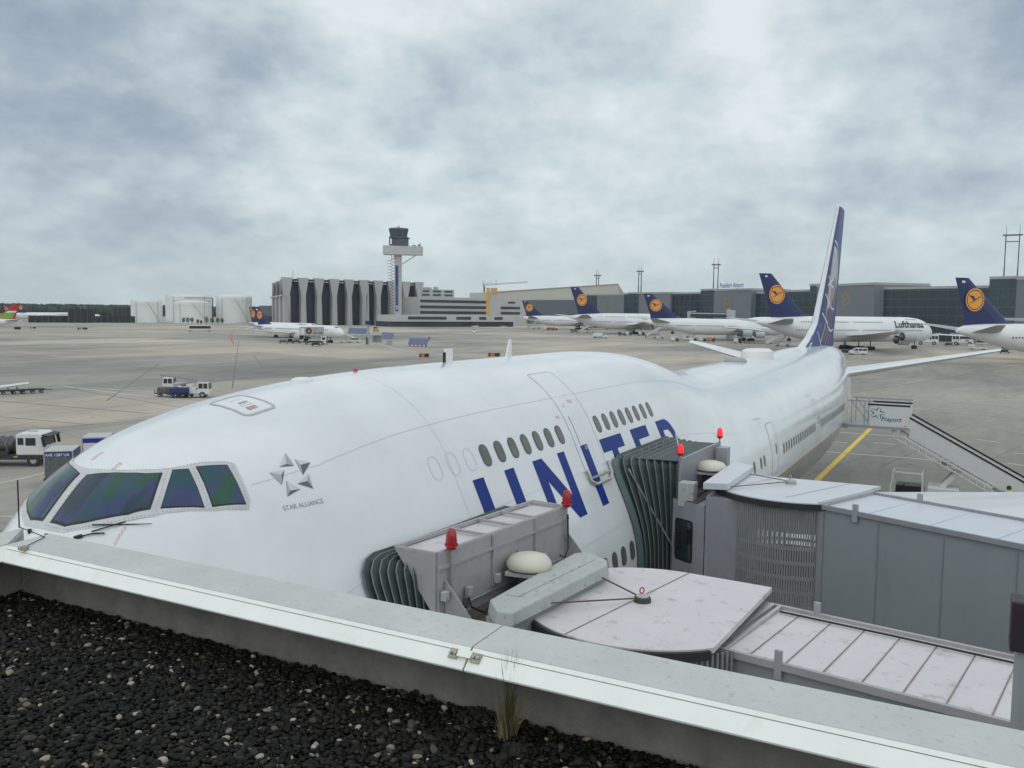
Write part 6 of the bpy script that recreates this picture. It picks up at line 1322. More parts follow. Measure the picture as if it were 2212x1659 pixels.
# mobile boarding stairs, far ones
def stairs(label, loc, rz, sc=1.0, L=8.0, H=5.0, group='mobile stairs at the far airliners'):
    t = thing('boarding_stairs', label, 'boarding stairs', loc, rz, group, sc); a = math.atan2(H, L)
    for s in (-1, 1): MB().slab([(-L/2, .6), (L/2, H+.3), (L/2+1.4, H+.3), (L/2+1.4, H+1.4), (L/2-.1, H+1.4), (-L/2, 1.7)], s*.85-.04, s*.85+.04).build('side_panel', VW, t)
    n = 22; m = MB()
    for i in range(n): m.b2((-L/2+L*i/n, -.8, .55+H*i/n-.05), (-L/2+L*(i+1)/n+.02, .8, .60+H*i/n+.0))
    m.b2((L/2, -.8, H+.1), (L/2+1.4, .8, H+.2)); m.build('steps', VD, t)
    MB().b2((-L*.1, -.9, .5), (L*.52, .9, .9)).slab([(L*.30, .9), (L*.30, 1.6), (L*.5, 1.6), (L*.55, .9)], -.85, .85).build('chassis', VW, t); MB().bar((0, -.6, .8), (L*.42, -.6, H*.9), .16).bar((0, .6, .8), (L*.42, .6, H*.9), .16).build('strut', STEEL, t)
    wheels(t, (0, L*.42), .85, .38); return t
s0 = stairs('boarding stairs at the tail of the double-deck airliner with the black title', pos(1680, 748), side(1680, 10))
for px, py, lb in ((1414, 731, 'boarding stairs below the third blue tail'), (1269, 719, 'boarding stairs below the second blue tail'), (1153, 710.5, 'boarding stairs below the leftmost blue tail of the far terminal')): dup(s0, pos(px, py), side(px, 10), lb)
stairs('long boarding stairs standing at the nose of the front narrow-body jet', pos(757, 740), side(757, 180), .62, 11, 5.0)
stairs('boarding stairs standing at the tail of the rear narrow-body jet', pos(545, 716), side(545, 5), .7, 9, 4.4)
# catering truck with raised box
def catering():
    p = at(678, 744, 0); s = cam_d(p)/FOC; t = thing('catering_truck', 'catering truck with its grey box raised beside the front narrow-body jet', 'truck', (p.x, p.y, 0), side(678, 0)); L = 50*s; z0, z1 = zat(678, 724.5, cam_d(p)), zat(678, 706, cam_d(p))
    b = MB().b2((-L*.58, -1.2, z0), (L*.42, 1.2, z1)).build('raised_box', mat('catering_grey', (.36, .38, .385), .5), t); MB().b2((-L*.53, -1.24, z0+.3), (-L*.38, -1.2, z1-.4)).build('box_door', VW, b)
    fn = plane_fn((-L*.2, -1.24, (z0+z1)/2+.1), (1, 0, 0), (0, 0, 1), .0); lay(flat_bm(ring(0, 0, 0, 1.0, 28)), 'round_logo', mat('logo_brown', (.06, .03, .03), .5), fn, b, False); lay(flat_bm([[(-.5, -.35), (.3, -.5), (.55, .1), (0, .55)]]), 'logo_flame', mat('logo_orange', (.45, .18, .06), .5), plane_fn((-L*.2, -1.26, (z0+z1)/2+.1), (1, 0, 0), (0, 0, 1)), b, False)
    f3_ = plane_fn((0, -1.24, 0), (1, 0, 0), (0, 0, 1)); zc = (z0+z1)/2; lay(text_bm('LSG', .9, None, .02), 'box_lettering', mat('logo_orange', (.45, .18, .06)), lambda u, v: f3_(u-L*.02, v+zc+.25), b, False); lay(text_bm('Sky Chefs', .75, None, .02), 'box_lettering', BLACK, lambda u, v: f3_(u-L*.02, v+zc-.75), b, False)
    m = MB()
    for y in (-.9, .9): m.bar((-2, y, 1.1), (2, y, z0), .18).bar((2, y, 1.1), (-2, y, z0), .18)
    m.build('scissor_lift', STEEL, t); MB().b2((-3.2, -1.1, .6), (3.0, 1.1, 1.1)).build('chassis', VD, t); c = MB().slab([(2.2, .6), (2.2, 2.6), (3.7, 2.6), (4.0, 1.6), (4.0, .6)], -1.1, 1.1).build('cab', VW, t); MB().b2((4.0, -.9, 1.5), (4.03, .9, 2.4)).b2((2.5, -1.12, 1.5), (3.5, -1.1, 2.3)).build('windows', VGL, c); wheels(t, (-2.2, 2.8), .95, .5)
catering()
# blast deflector panels
DEF = mat('deflector_blue', (.10, .16, .26), .4, metal=.3, var=.2, vscale=.8)
def deflector(px0, px1, yt, yb, label, striped=False):
    p, q = at(px0, yb, 0), at(px1, yb+2, 0); d = cam_d(p); z = zat((px0+px1)/2, yt, d)-.2; t = thing('blast_deflector', label, 'blast screen', (0, 0, 0), 0, 'blue blast deflectors on the apron'); u = (q-p).normalized(); n = Vector((-u.y, u.x, 0)); n = n if n.dot(p) > 0 else -n
    P = [p, q, q+n*1.6+Vector((0, 0, z)), p+n*1.6-u*.8+Vector((0, 0, z))]; m = MB(); m.add([tuple(v) for v in P]+[tuple(v+n*.15) for v in P], [(0, 1, 2, 3), (7, 6, 5, 4), (0, 4, 5, 1), (1, 5, 6, 2), (2, 6, 7, 3), (3, 7, 4, 0)]); m.build('panel', DEF, t); L = (q-p).length; m = MB(); k = 0
    while k*3 <= L: a = p+u*(k*3); m.bar(a+n*.3, a+n*1.7+Vector((0, 0, z)), .12).bar(a+n*2.6, a+n*1.7+Vector((0, 0, z*.8)), .12); k += 1
    m.build('frame', STEELD, t)
    if striped:
        m = MB(); m2_ = MB(); k = 0
        while k*.9 < L: (m if k % 2 else m2_).bar(p+u*(k*.9)-n*.15+Vector((0, 0, .35)), p+u*min(L, k*.9+.9)-n*.15+Vector((0, 0, .35)), .08, .5); k += 1
        m.build('red_stripes', REDP, t); m2_.build('white_stripes', WHP, t); MB().at(P[2]).lathe([(0, .6), (.35, .5), (.35, 0)], n=10).build('warning_lamp', REDL, t)
deflector(750, 789, 707, 720, 'blue blast deflector right behind the nose of the narrow-body jet'); deflector(820, 843, 717, 731, 'blue blast deflector beyond the glass shelter'); deflector(880, 919, 729, 748, 'nearest blue blast deflector, with red and white striped foot', True)
SHELT = sh = thing('shelter', 'small glass shelter at the foot of the tallest light pole', 'shelter', pos(815, 741), side(815, 10)); m = MB()
for x in (-1.6, 1.6):
    for y in (-.9, .9): m.bar((x, y, 0), (x, y, 2.6), .1)
m.build('frame', STEEL, sh); MB().b2((-1.55, .86, .2), (1.55, .9, 2.5)).b2((-1.6, -.9, .2), (-1.56, .9, 2.5)).build('glass_panel', mat('shelter_glass', (.30, .34, .34), .2), sh); MB().b2((-1.8, -1.1, 2.6), (1.8, 1.1, 2.72)).build('roof', GREYP, sh)
cb = thing('cabinet', 'grey equipment cabinet right of the glass shelter', 'cabinet', pos(841, 745), side(841, 10)); MB().b2((-.9, -.5, 0), (.9, .5, 1.35)).build('housing', GREYP, cb, bevel=.03); MB().b2((-1.0, -.6, 1.35), (1.0, .6, 1.45)).build('lid', CAPM, cb)
# taxiway sign boards
def sign(px, py, label, w_=2.4, h=.9, m=mat('sign_orange', (.42, .17, .06), .6)):
    t = thing('taxiway_sign', label, 'sign', pos(px, py), side(px, 0), 'low taxiway signs'); MB().b2((-w_/2, -.12, .25), (w_/2, .12, .25+h)).build('board', m, t); MB().b2((w_*.05, -.14, .32), (w_*.45, -.12, .18+h)).b2((-w_*.42, -.14, .32), (-w_*.30, -.12, .18+h)).build('black_panel', BLACK, t)
    MB().b2((-w_*.4, -.08, 0), (-w_*.33, .08, .25)).b2((w_*.33, -.08, 0), (w_*.4, .08, .25)).build('foot', STEEL, t)
sign(916, 774, 'small orange and black taxiway sign nearest the airliner crown'); sign(1067, 772.5, 'longer orange and black taxiway sign right of the white blade antenna', 3.0); sign(178, 714 if 0 else 713, 'yellow low sign on the empty apron right of the dark screens', 4.6, 1.0, mat('sign_yellow', (.40, .30, .08), .6)); sign(38, 713, 'black low sign on the apron near the red and green tail', 2.6, 1.2, BLACK); sign(71, 711, 'grey low sign on the apron, second from the left', 2.6, .9, GREYP)
# distribution around the right-hand stands
tractor('cargo_loader', 'white loader truck under the nose of the titled airliner', pos(2004, 745), side(2004, 0), 1.9, 'loaders near the right-hand airliners'); tractor('cargo_loader', 'white loader truck under the wing of the right-hand airliner', pos(2080, 746), side(2080, 170), 1.9, 'loaders near the right-hand airliners')
t = thing('scissor_loader', 'white scissor cargo loader left of the right-hand airliner belly', 'loader', pos(2112, 755), side(2112, 10)); m = MB().b2((-2.6, -1.3, .4), (2.6, 1.3, .8)).b2((-.6, -1.3, 2.1), (2.8, 1.3, 2.3)).b2((-2.9, -1.2, 1.2), (-1.2, 1.2, 1.7)); m.build('platforms', VW, t); m = MB()
for y in (-1.2, 1.2): m.bar((-.4, y, .8), (2.4, y, 2.1), .12).bar((2.4, y, .8), (-.4, y, 2.1), .12).bar((-.6, y, 2.2), (-.6, y, 3.9), .12).bar((2.7, y, 2.2), (2.7, y, 3.6), .12)
m.build('scissors', STEEL, t); wheels(t, (-1.8, 1.8), 1.1, .42)
for px, py, lb, m_ in ((2050, 748, 'low dark cart beneath the wing, right of the first loader truck', VD), (2170, 764, 'dolly under the belly of the right-hand airliner', VD)): dolly(lb, pos(px, py), side(px, 0), 'dollies near the right-hand airliners', m_)
# containers on dollies by the nose
def container(label, loc, rz, front, top_band, text=None, H=1.65, W=1.6, D=2.3):
    t = thing('cargo_container', label, 'container', loc, rz, 'cargo containers on dollies left of the nose'); MB().slab([(-D/2, .62), (-D/2, .62+H), (D/2, .62+H), (D/2, .62)], -W/2, W/2).build('shell', front, t, bevel=.02)
    MB().b2((-D/2-.012, -W/2-.012, .62+H-.36), (D/2+.012, W/2+.012, .62+H-.05)).build('band', top_band, t); MB().b2((-D/2-.02, -W/2-.02, .62+H-.01), (D/2+.02, W/2+.02, .62+H+.03)).build('top', mat('container_top', (.45, .47, .45), .5), t)
    m = MB()
    for y in (-W/2, W/2): m.bar((-D/2, y, .62), (-D/2, y, .62+H), .06); m.bar((D/2, y, .62), (D/2, y, .62+H), .06)
    m.build('frame', ALU, t)
    if text: lay(text_bm(text, .24, None, .004), 'container_code', FARWHITE, plane_fn((-D/2-.02, W/2-.06, .62+H-.30), (0, -1, 0), (0, 0, 1), 0), t, False)
    MB().b2((-D/2-.1, -W/2-.05, .45), (D/2+.1, W/2+.05, .6)).build('dolly_deck', VD, t); wheels(t, (-.8, .8), W/2-.12, .2, .14); return t
vv = ray(120, 1000); azc = math.atan2(vv.y, vv.x)
container('grey cargo container with white code lettering on a dolly left of the nose', pos(137, 1046), azc-R(12), mat('container_grey', (.13, .145, .15), .5, metal=.3, var=.3, vscale=4, dirt=((.06, .06, .06), 5, .6)), mat('container_blue', (.03, .05, .17), .5, var=.3, vscale=3), 'AVE 1387 UA')
container('white and blue cargo container mostly hidden by the airliner nose', tuple(Vector(pos(214, 1010))), azc-R(12), VW, mat('container_deep_blue', (.02, .02, .28), .5), None)
bt = thing('bottle_rack', 'yellow and black upright strapped to the dolly beside the grey container', 'post', pos(129, 1046), azc); MB().tube((-1.6, -.35, .5), (-1.6, -.35, 1.25), .11).build('yellow_sleeve', mat('hivis_yellow', (.45, .42, .05), .6), bt); MB().tube((-1.6, -.35, 1.25), (-1.6, -.35, 1.6), .09).tube((-1.6, -.35, 0), (-1.6, -.35, .5), .06).build('post', BLACK, bt)
# lavatory / tank truck at the left edge
def tank_truck():
    p = at(40, 1003, 0); t = thing('service_truck', 'white-cabbed service truck with a dark cylindrical tank at the left edge', 'truck', (p.x, p.y, 0), side(60, -24), None, .9); W = 1.15
    c = MB().slab([(.35, .9), (.35, 2.45), (.55, 2.62), (2.0, 2.62), (2.3, 2.45), (2.45, 1.6), (2.45, .9)], -W, W).build('cab', VW, t, bevel=.10); g = MB()
    for s in (-1, 1): g.b2((.52, s*W-.012*s, 1.72), (.95, s*(W+.02), 2.25)).b2((1.10, s*W-.012*s, 1.66), (1.85, s*(W+.02), 2.25))
    g.add([(2.46, -W+.12, 1.62), (2.46, W-.12, 1.62), (2.33, W-.16, 2.42), (2.33, -W+.16, 2.42)], [(0, 1, 2, 3)]); g.build('windows', VGL, c); MB().lathe([(0, .05), (.36, .04), (.40, 0)], c=(1.2, 0, 2.62), n=20).build('roof_hatch', GREYP, c)
    MB().slab([(2.3, 2.5), (2.75, 2.4), (2.78, 2.32), (2.35, 2.36)], -W, W).bar((2.45, -W-.2, 2.35), (2.6, -W-.2, 1.6), .10, .22).bar((2.45, W+.15, 2.35), (2.6, W+.15, 1.6), .10, .22).build('visor_and_mirrors', BLACK, c)
    MB().lathe([(0, -2.9), (.55, -2.85), (.72, -2.6), (.72, -.4), (.55, -.15), (0, -.1)], axis='x', c=(0, 0, 1.5), n=28).build('tank', mat('dirty_tank', (.10, .105, .11), .4, metal=.5, var=.5, vscale=3, dirt=((.30, .31, .31), 3, .5)), t, smooth=True)
    m = MB()
    for x in (-2.5, -1.8, -1.1, -.5): m.lathe([(.74, -.04), (.78, -.04), (.78, .04), (.74, .04)], axis='x', c=(x, 0, 1.5), n=24)
    m.path([(-.3, -1.0, .7), (-.3, -1.15, 1.5), (-.6, -1.0, 2.0), (-1.2, -.9, 2.1)], .06).path([(-2.2, -1.0, .6), (-2.4, -1.2, 1.4), (-2.9, -.9, 1.9)], .08); m.build('straps_and_hoses', STEELD, t)
    MB().b2((-3.1, -1.1, .55), (2.3, 1.1, .9)).build('chassis', VD, t); MB().b2((-3.0, -1.15, .9), (-.2, -1.05, 1.2)).build('side_rail', VD, t); wheels(t, (-2.3, 1.6), .95, .48, .3); MB().b2((.2, -1.2, .75), (.5, -1.18, .85)).build('yellow_reflector', mat('hivis_yellow', (.45, .42, .05)), t)
    b = MB().slab([(-5.6, 1.5), (-5.6, 3.2), (-3.6, 3.2), (-3.15, 2.5), (-3.15, 1.5)], -1.1, 1.1).build('rear_box', VW, t, bevel=.06)
tank_truck()
# tall mobile boarding stairs on a truck at the rear door
def big_stairs():
    t = thing('boarding_stairs', 'large white truck-mounted boarding stairs at the rear door of the near airliner', 'boarding stairs', (0, 0, 0)); x0, x1 = 50.35, 52.3
    y1, y2, ztop = -4.35, -6.45, 4.95; ye, ze, zs_ = -13.7, .5, 4.42
    def rail(x, y0_, z0_, y1_, z1_): MB().bar((x, y0_, z0_), (x, y1_, z1_), .10, .09).build('handrail', BLACK, t)
    slope = (ze-zs_)/(ye-y2)
    for x in (x0, x1):
        MB().b2((x-.03, y1, ztop-.02), (x+.03, y2, ztop+1.15)).build('platform_panel', VW, t); rail(x, y1+.1, ztop+1.2, y2, ztop+1.2)
        MB().add([(x-.025, y2, zs_-.02), (x-.025, ye, ze), (x-.025, ye, ze+1.05), (x-.025, y2, zs_+1.05), (x+.025, y2, zs_-.02), (x+.025, ye, ze), (x+.025, ye, ze+1.05), (x+.025, y2, zs_+1.05)], [(0, 1, 2, 3), (7, 6, 5, 4), (0, 4, 5, 1), (1, 5, 6, 2), (2, 6, 7, 3), (3, 7, 4, 0)]).build('side_panel', VW, t)
        rail(x, y2, zs_+1.1, ye, ze+1.1); m = MB()
        a = Vector((x, y2+.9, ztop-.20)); b = Vector((x, y2-4.2, ztop-.20+slope*-5.1)); m.bar(a, b, .09, .12).bar(a+Vector((0, 0, -.32)), b+Vector((0, 0, -.32)), .07, .07)
        for k in range(15): p = a.lerp(b, k/14); m.bar(p, p+Vector((0, 0, -.32)), .05, .05)
        m.build('lower_truss', VW, t)
    n = 26; m = MB()
    for i in range(n): y = y2+(ye-y2)*i/n; z = zs_+(ze-zs_)*(i+1)/n; m.b2((x0+.05, y, z-.04), (x1-.05, y+(ye-y2)/n, z)).b2((x0+.05, y-.01, z), (x1-.05, y+.01, z+.17))
    m.build('steps', STEEL, t); MB().b2((x0-.2, -3.05, ztop-.15), (x1+.2, y2, ztop)).b2((x0-.3, -2.98, ztop-.22), (x1+.3, -3.2, ztop+.05)).build('platform', GREYP, t); m = MB()
    for x in (x0-.1, x1+.1):
        m.bar((x, -3.4, ztop), (x, -3.4, ztop+1.35), .05).bar((x, -3.4, ztop+1.35), (x, y1, ztop+.1), .06).bar((x, -4.1, ztop), (x, -4.1, ztop+1.35), .07)
    m.bar((x0-.1, -3.2, ztop+1.38), (x0-.1, y1-.2, ztop+1.38), .08).bar((x1+.1, -3.2, ztop+1.38), (x1+.1, y2, ztop+1.38), .10); m.build('guard_frame', GREYP, t)
    # airport operator's star and name
    fn = plane_fn((x0-.036, y1, ztop), (0, -1, 0), (0, 0, 1), 0); LB = mat('operator_blue', (.02, .06, .25), .5); P = []
    for k in range(5):
        a = PI/2+2*PI*k/5+.3; c = (.42, .72); pts = []
        for j in range(7): tt = j/6; r = .36-.20*math.sin(PI*tt); aa = a-.45+.95*tt; pts.append((c[0]+r*math.cos(aa)*1.15, c[1]+r*math.sin(aa)))
        P += strip(pts, [.02, .045, .06, .05, .04, .025, .012])
    lay(flat_bm(P), 'star_logo', LB, fn, t, False); lay(text_bm('Fraport', .34, None, .004, shear=.2), 'operator_name', LB, lambda u, v: fn(u+.62, v+.30), t, False)
    MB().b2((x0-.04, y2+.28, ztop+.03), (x0-.032, y2+.12, ztop+.1)).build('orange_reflector', ORANGE, t)
    # carrier truck
    MB().b2((50.2, -12.6, .5), (52.4, -5.6, .85)).build('chassis', VD, t); MB().b2((50.15, -9.1, .85), (51.8, -7.5, 1.75)).build('engine_box', VW, t, bevel=.06)
    c = MB(); 
    for x in (50.1, 51.4):
        c.bar((x, -5.6, .8), (x, -5.75, 2.45), .08).bar((x, -7.3, .8), (x, -7.25, 2.45), .10).bar((x, -5.75, 2.45), (x, -7.25, 2.45), .08)
    c.bar((50.1, -5.75, 2.45), (51.4, -5.75, 2.45), .08).bar((50.1, -7.25, 2.45), (51.4, -7.25, 2.45), .08); cb_ = c.build('cab_frame', VW, t); MB().b2((50.12, -7.2, .85), (51.4, -5.9, 1.72)).build('cab_dark_fill', BLACK, cb_); MB().b2((50.05, -5.75, .45), (51.45, -5.55, 1.2)).b2((50.02, -7.4, .45), (50.12, -6.4, 1.0)).build('cab_body', VW, cb_)  # black block painted in for the shade inside the open cab
    MB().tube((50.3, -6.0, 1.4), (50.3, -6.35, 1.8), .03).build('steering_column', BLACK, cb_); MB().bar((50.6, -7.6, 1.0), (50.6, -9.4, 3.15), .22, .26).bar((52.1, -7.6, 1.0), (52.1, -9.4, 3.15), .22, .26).build('lift_strut', VW, t); MB().bar((50.6, -8.2, 3.3), (50.6, -12.9, .7), .10).bar((51.0, -7.9, 3.0), (51.0, -9.8, 3.0), .2).build('brace', VW, t)
    MB().path([(51.2, -9.0, 3.4), (51.2, -9.9, 2.6), (51.2, -10.3, 2.3)], .10).build('hydraulic_hose', BLACK, t); MB().bar((x0, y2-5.8, 1.6), (x0, y2-5.8, 2.4), .08).build('latch', STEEL, t)
    yq = at(2179, 1050, 2.15).y; MB().b2((49.65, yq-.6, .37), (50.3, yq+.6, .45)).b2((50.15, yq-.5, .45), (50.25, yq+.5, .75)).build('running_board', STEEL, t)
    for x in (50.35, 52.2):
        for y in (-6.6, -11.6): w_ = MB().lathe([(.2, -.14), (.44, -.15), (.48, -.08), (.48, .08), (.44, .15), (.2, .14)], axis='x', n=18).build('wheel', DARK, t, smooth=True); w_.location = (x, y, .48)
big_stairs()
# people: one continuous body each (skinned skeleton) with clothing as parts
SKIN = mat('skin', (.38, .23, .16), .6); HIV = mat('vest_lime', (.55, .75, .04), .7); CLD = mat('dark_clothing', (.02, .022, .03), .8)
def person(label, loc, rz, vest=HIV, hair=CLD, group=None, sc=1.0, walk=.12):
    t = thing('person', label, 'person', loc, rz, group, sc)
    J = dict(pel=(0, 0, .95, .15), wai=(0, 0, 1.12, .135), che=(0, 0, 1.33, .17), nec=(0, 0, 1.50, .06), hd0=(.01, 0, 1.58, .085), hd1=(.02, 0, 1.70, .095), sl=(0, .19, 1.42, .075), el=(-.03, .25, 1.14, .05), wl=(.08, .25, .92, .038), sr=(0, -.19, 1.42, .075), er=(.02, -.26, 1.15, .05), wr=(.12, -.22, .94, .038), hl=(0, .10, .88, .10), kl=(walk, .11, .50, .07), al=(walk*.4, .11, .08, .045), tl=(walk*.4+.16, .11, .035, .035), hr=(0, -.10, .88, .10), kr=(-walk*.3, -.11, .50, .07), ar=(-walk*1.6, -.11, .08, .045), tr=(-walk*1.6+.15, -.11, .035, .035))
    for sd, nm in ((1, 'l'), (-1, 'r')):
        wx, wy, wz, _ = J['w'+nm]; J['p'+nm] = (wx+.02, wy, wz-.07, .03)
        for i in range(5): J['f%d%s' % (i, nm)] = (wx+.05-.018*i if i else wx+.08, wy, wz-.15-.01*(i in (2, 3)) if i else wz-.10, .009)
    E = [('pel', 'wai'), ('wai', 'che'), ('che', 'nec'), ('nec', 'hd0'), ('hd0', 'hd1'), ('che', 'sl'), ('sl', 'el'), ('el', 'wl'), ('che', 'sr'), ('sr', 'er'), ('er', 'wr'), ('pel', 'hl'), ('hl', 'kl'), ('kl', 'al'), ('al', 'tl'), ('pel', 'hr'), ('hr', 'kr'), ('kr', 'ar'), ('ar', 'tr'), ('wl', 'pl'), ('wr', 'pr')]+[('p'+n, 'f%d%s' % (i, n)) for n in 'lr' for i in range(5)]
    K_ = list(J); me = bpy.data.meshes.new('body'); me.from_pydata([J[k][:3] for k in K_], [(K_.index(a), K_.index(b)) for a, b in E], []); me.materials.append(SKIN)
    o = bpy.data.objects.new('body', me); C.objects.link(o); o.parent = t; md = o.modifiers.new('skin', 'SKIN'); md.use_smooth_shade = True
    for i, k in enumerate(K_): me.skin_vertices[0].data[i].radius = (J[k][3], J[k][3]); me.skin_vertices[0].data[i].use_root = (k == 'pel')
    o.modifiers.new('sub', 'SUBSURF').levels = 1
    MB().lathe([(0, .0), (.19, .0), (.20, .2), (.21, .42), (.16, .54), (.07, .58)], c=(0, 0, .98), n=18).build('vest', vest, t, smooth=True)
    for y, x, x2 in ((.11, walk, walk*.4), (-.11, -walk*.3, -walk*1.6)): MB().tube((0, y, .98), (x, y, .5), .125, .09, 12).tube((x, y, .5), (x2, y, .09), .09, .07, 12).build('trouser_leg', CLD, t, smooth=True); MB().box((x2+.05, y, .05), (.28, .11, .10), (.8, .8)).build('shoe', BLACK, t, bevel=.02)
    for y, a, b in ((.19, 'el', 'wl'), (-.19, 'er', 'wr')): MB().tube((0, y, 1.43), J[a][:3], .085, .065, 10).tube(J[a][:3], Vector(J[a][:3]).lerp(Vector(J[b][:3]), .92), .065, .05, 10).build('sleeve', CLD, t, smooth=True)
    MB().lathe([(0, .135), (.07, .125), (.112, .07), (.118, 0), (.105, -.05)], c=(-.005, 0, 1.68), n=16).build('hair', hair, t, smooth=True); MB().box((.118, 0, 1.655), (.03, .025, .04), (.6, .6)).build('nose', SKIN, t)
    for s in (-1, 1): MB().box((.108, s*.035, 1.685), (.01, .022, .012)).build('eye', BLACK, t); MB().box((.0, s*.105, 1.66), (.035, .02, .06)).build('ear', SKIN, t)
    MB().box((.108, 0, 1.605), (.01, .045, .010)).build('mouth', mat('lips', (.3, .12, .10), .6), t)
    return t
q = at(2179, 1050, 2.15); person('person in a lime safety vest standing on the step of the large boarding stairs', (49.95, q.y, .45), PI*.9)
p_ = person('person in dark clothing walking beside the third boarding stairs of the far terminal', pos(1395, 731), side(1395), vest=CLD, group='people on the far apron')
for px, py, lb in ((706, 745, 'person standing beside the catering truck'), (1543, 737, 'person standing by the orange baggage cart'), (1960, 748, 'person standing near the engine of the titled airliner')): dup(p_, pos(px, py), side(px, 40), lb, 'people on the far apron')
# ------------------------------------------------------------------ ground
def apron_mat():
    m = bpy.data.materials.new('apron_concrete'); m.use_nodes = True; nt = m.node_tree; N = nt.nodes; K = nt.links.new; b = N['Principled BSDF']; b.inputs['Roughness'].default_value = 0.85
    tc = N.new('ShaderNodeTexCoord')
    def noise(sc, det, st=(1, 1, 1), ro=.6, dist=0):
        mp = N.new('ShaderNodeMapping'); K(tc.outputs['Object'], mp.inputs[0]); mp.inputs['Scale'].default_value = st; mp.inputs['Rotation'].default_value = (0, 0, R(18))
        n = N.new('ShaderNodeTexNoise'); K(mp.outputs[0], n.inputs['Vector']); n.inputs['Scale'].default_value = sc; n.inputs['Detail'].default_value = det; n.inputs['Roughness'].default_value = ro; n.inputs['Distortion'].default_value = dist; return n.outputs[0]
    def ramp(v, pts):
        r = N.new('ShaderNodeValToRGB'); K(v, r.inputs[0]); e = r.color_ramp.elements
        e[0].position, e[0].color = pts[0][0], (*pts[0][1], 1); e[1].position, e[1].color = pts[-1][0], (*pts[-1][1], 1)
        for p, c in pts[1:-1]: q = e.new(p); q.color = (*c, 1)
        return r.outputs[0]
    base = ramp(noise(.012, 5, (1, 1, 1), .6, .3), [(.30, (.235, .225, .205)), (.47, (.365, .34, .295)), (.62, (.475, .43, .365))])
    # slabs cast at different times
    br = N.new('ShaderNodeTexBrick'); mp = N.new('ShaderNodeMapping'); K(tc.outputs['Object'], mp.inputs[0]); mp.inputs['Rotation'].default_value = (0, 0, R(14)); K(mp.outputs[0], br.inputs['Vector'])
    br.inputs['Scale'].default_value = 1.0; br.inputs['Brick Width'].default_value = 7.5; br.inputs['Row Height'].default_value = 7.5; br.inputs['Mortar Size'].default_value = .035; br.inputs['Mortar Smooth'].default_value = .3; br.offset = 0
    br.inputs['Color1'].default_value = (.95, .95, .95, 1); br.inputs['Color2'].default_value = (1.05, 1.04, 1.03, 1); br.inputs['Mortar'].default_value = (.55, .55, .55, 1)
    b2 = N.new('ShaderNodeTexBrick'); K(mp.outputs[0], b2.inputs['Vector']); b2.inputs['Scale'].default_value = 1.0; b2.inputs['Brick Width'].default_value = 75; b2.inputs['Row Height'].default_value = 37.5; b2.inputs['Mortar Size'].default_value = .12; b2.offset = .37
    b2.inputs['Color1'].default_value = (.72, .75, .78, 1); b2.inputs['Color2'].default_value = (1.14, 1.10, 1.05, 1); b2.inputs['Mortar'].default_value = (.5, .5, .5, 1)
    def mul(a, c, f=1.0):
        x = N.new('ShaderNodeMix'); x.data_type = 'RGBA'; x.blend_type = 'MULTIPLY'; x.inputs[0].default_value = f; K(a, x.inputs[6]); K(c, x.inputs[7]); return x.outputs[2]
    c = mul(mul(base, br.outputs[0]), b2.outputs[0])
    c = mul(c, ramp(noise(.045, 8, (.25, 1.6, 1), .72, .6), [(.36, (.74, .75, .77)), (.52, (1, 1, 1)), (.7, (1.10, 1.08, 1.05))]))
    c = mul(c, ramp(noise(.6, 8, (.3, 1, 1), .75), [(.3, (.86, .86, .86)), (.7, (1.1, 1.1, 1.1))]))
    c = mul(c, ramp(noise(.16, 9, (1, 1, 1), .78, 1.2), [(.30, (.50, .50, .52)), (.40, (1, 1, 1)), (.9, (1, 1, 1))]))
    K(c, b.inputs['Base Color'])
    bp = N.new('ShaderNodeBump'); bp.inputs['Strength'].default_value = .25; bp.inputs['Distance'].default_value = .02; K(noise(14, 4), bp.inputs['Height']); K(bp.outputs[0], b.inputs['Normal'])
    return m
g = MB().grid([[(-3000+600*i, -3000+600*j, 0) for i in range(16)] for j in range(16)]).build('ground', apron_mat(), fix=False); tag(g, None, None, None, 'structure')
if g.data.polygons[0].normal.z < 0: g.data.flip_normals()
def paint(name, pxpts, wd, m, z=.006):
    p = [at(*q) if len(q) == 2 else Vector(q) for q in pxpts]; P = strip([(a.x, a.y) for a in p], wd)
    o = lay(flat_bm(P), name, m, lambda u, v: Vector((u, v, z)), smooth=False); return tag(o, None, None, None, 'structure')
paint('stand_line', [(1885, 921), (1772, 1030), (1730, 1075)], .40, YELP)
paint('apron_marking', [(1800, 933), (1965, 944), (1990, 950)], .22, WHP); paint('apron_marking', [(1790, 953), (1830, 957)], .2, WHP); paint('apron_marking', [(1888, 956), (1935, 960)], .2, WHP)
paint('apron_marking', [(1776, 975), (1850, 981), (1960, 989), (2035, 996)], .2, WHP); paint('apron_marking', [(2176, 1000), (2212, 1006)], .2, WHP); paint('apron_marking', [(2190, 979), (2230, 982)], .2, WHP)
paint('apron_marking', [(2110, 949), (2160, 956)], .2, WHP)
paint('apron_marking', [(130, 833), (270, 851), (420, 868), (560, 884)], .28, WHP); paint('apron_marking', [(90, 837), (200, 838), (330, 846)], .25, WHP)
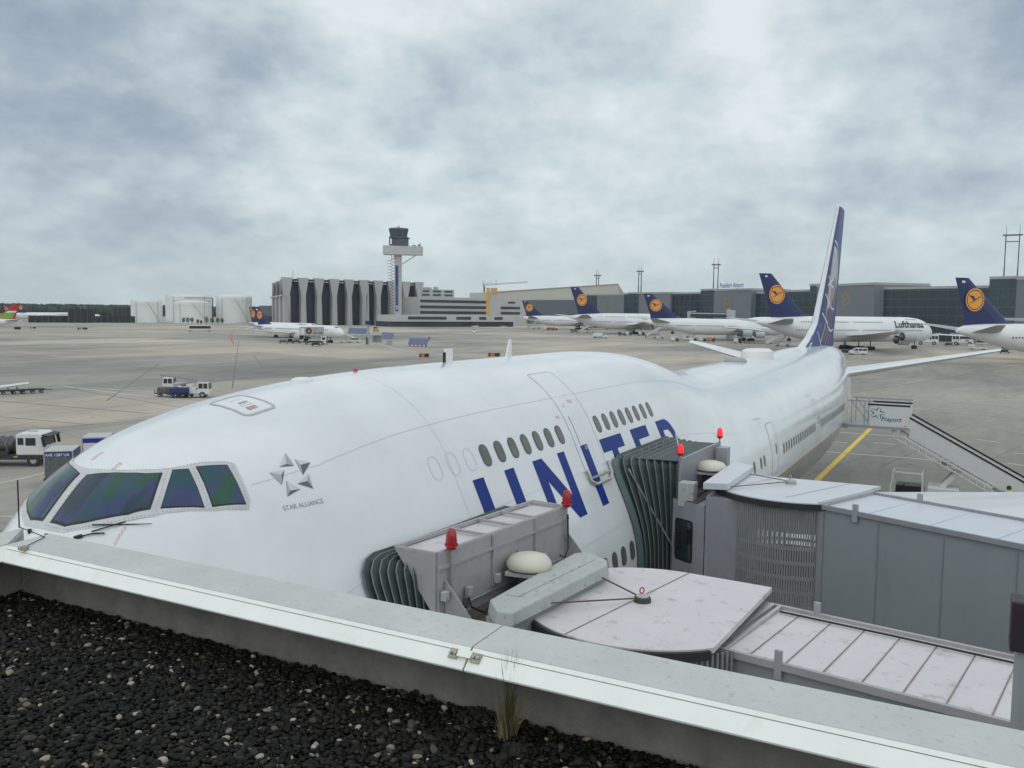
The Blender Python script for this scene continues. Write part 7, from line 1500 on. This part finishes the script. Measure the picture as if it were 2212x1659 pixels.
paint('apron_marking', [(0, 1043), (50, 1033), (130, 1012)], .18, WHP)
paint('apron_marking', [(0, 1115), (60, 1116)], .15, WHP)
paint('apron_marking', [(800, 738), (870, 757), (900, 760)], .4, WHP); paint('apron_marking', [(790, 735), (850, 733), (920, 745)], .4, WHP)
paint('red_line', [(507, 711), (500, 721), (499, 732), (503, 740), (505, 744)], .5, REDP)

JNT = mat('joint_tar', (.165, .16, .15), .9, var=.4, vscale=1.5)
for pts, wd in (([(0, 866), (160, 880), (320, 893)], .30), ([(516, 735), (506, 805), (502, 838)], .18), ([(342, 787), (285, 827), (230, 866)], .20), ([(548, 768), (572, 800)], .18), ([(0, 900), (200, 918)], .22), ([(640, 747), (1000, 760), (1300, 790)], .35), ([(1880, 880), (2212, 905)], .2), ([(2010, 960), (1900, 1010)], .12), ([(1860, 985), (2212, 1020)], .12), ([(300, 735), (60, 760)], .5)): paint('apron_joint', pts, wd, JNT, .004)
paint('taxi_line', [(600, 800), (700, 795), (820, 791), (905, 786)], .22, mat('faded_yellow', (.42, .34, .12), .8, var=.4, vscale=.6))
paint('taxi_line', [(0, 925), (120, 905), (250, 893)], .15, mat('faded_yellow', (.42, .34, .12)))
paint('apron_marking', [(1300, 800), (1440, 772), (1500, 765)], .25, WHP); paint('apron_marking', [(1840, 838), (2000, 842), (2212, 838)], .16, WHP); paint('apron_marking', [(1845, 862), (2050, 868), (2212, 862)], .12, WHP)
# ------------------------------------------------------------------ air: faint haze over the whole field
def haze():
    m = bpy.data.materials.new('haze_air'); m.use_nodes = True; nt = m.node_tree; N = nt.nodes; N.clear(); out = N.new('ShaderNodeOutputMaterial'); v = N.new('ShaderNodeVolumePrincipled')
    v.inputs['Color'].default_value = (.80, .87, .93, 1); v.inputs['Density'].default_value = 0.00009; v.inputs['Anisotropy'].default_value = 0.0; nt.links.new(v.outputs[0], out.inputs['Volume'])
    b = MB().b2((-300, -700, -1), (1700, 1700, 78)).build('haze', m); tag(b, None, None, None, 'stuff')
haze()
bpy.context.view_layer.update()
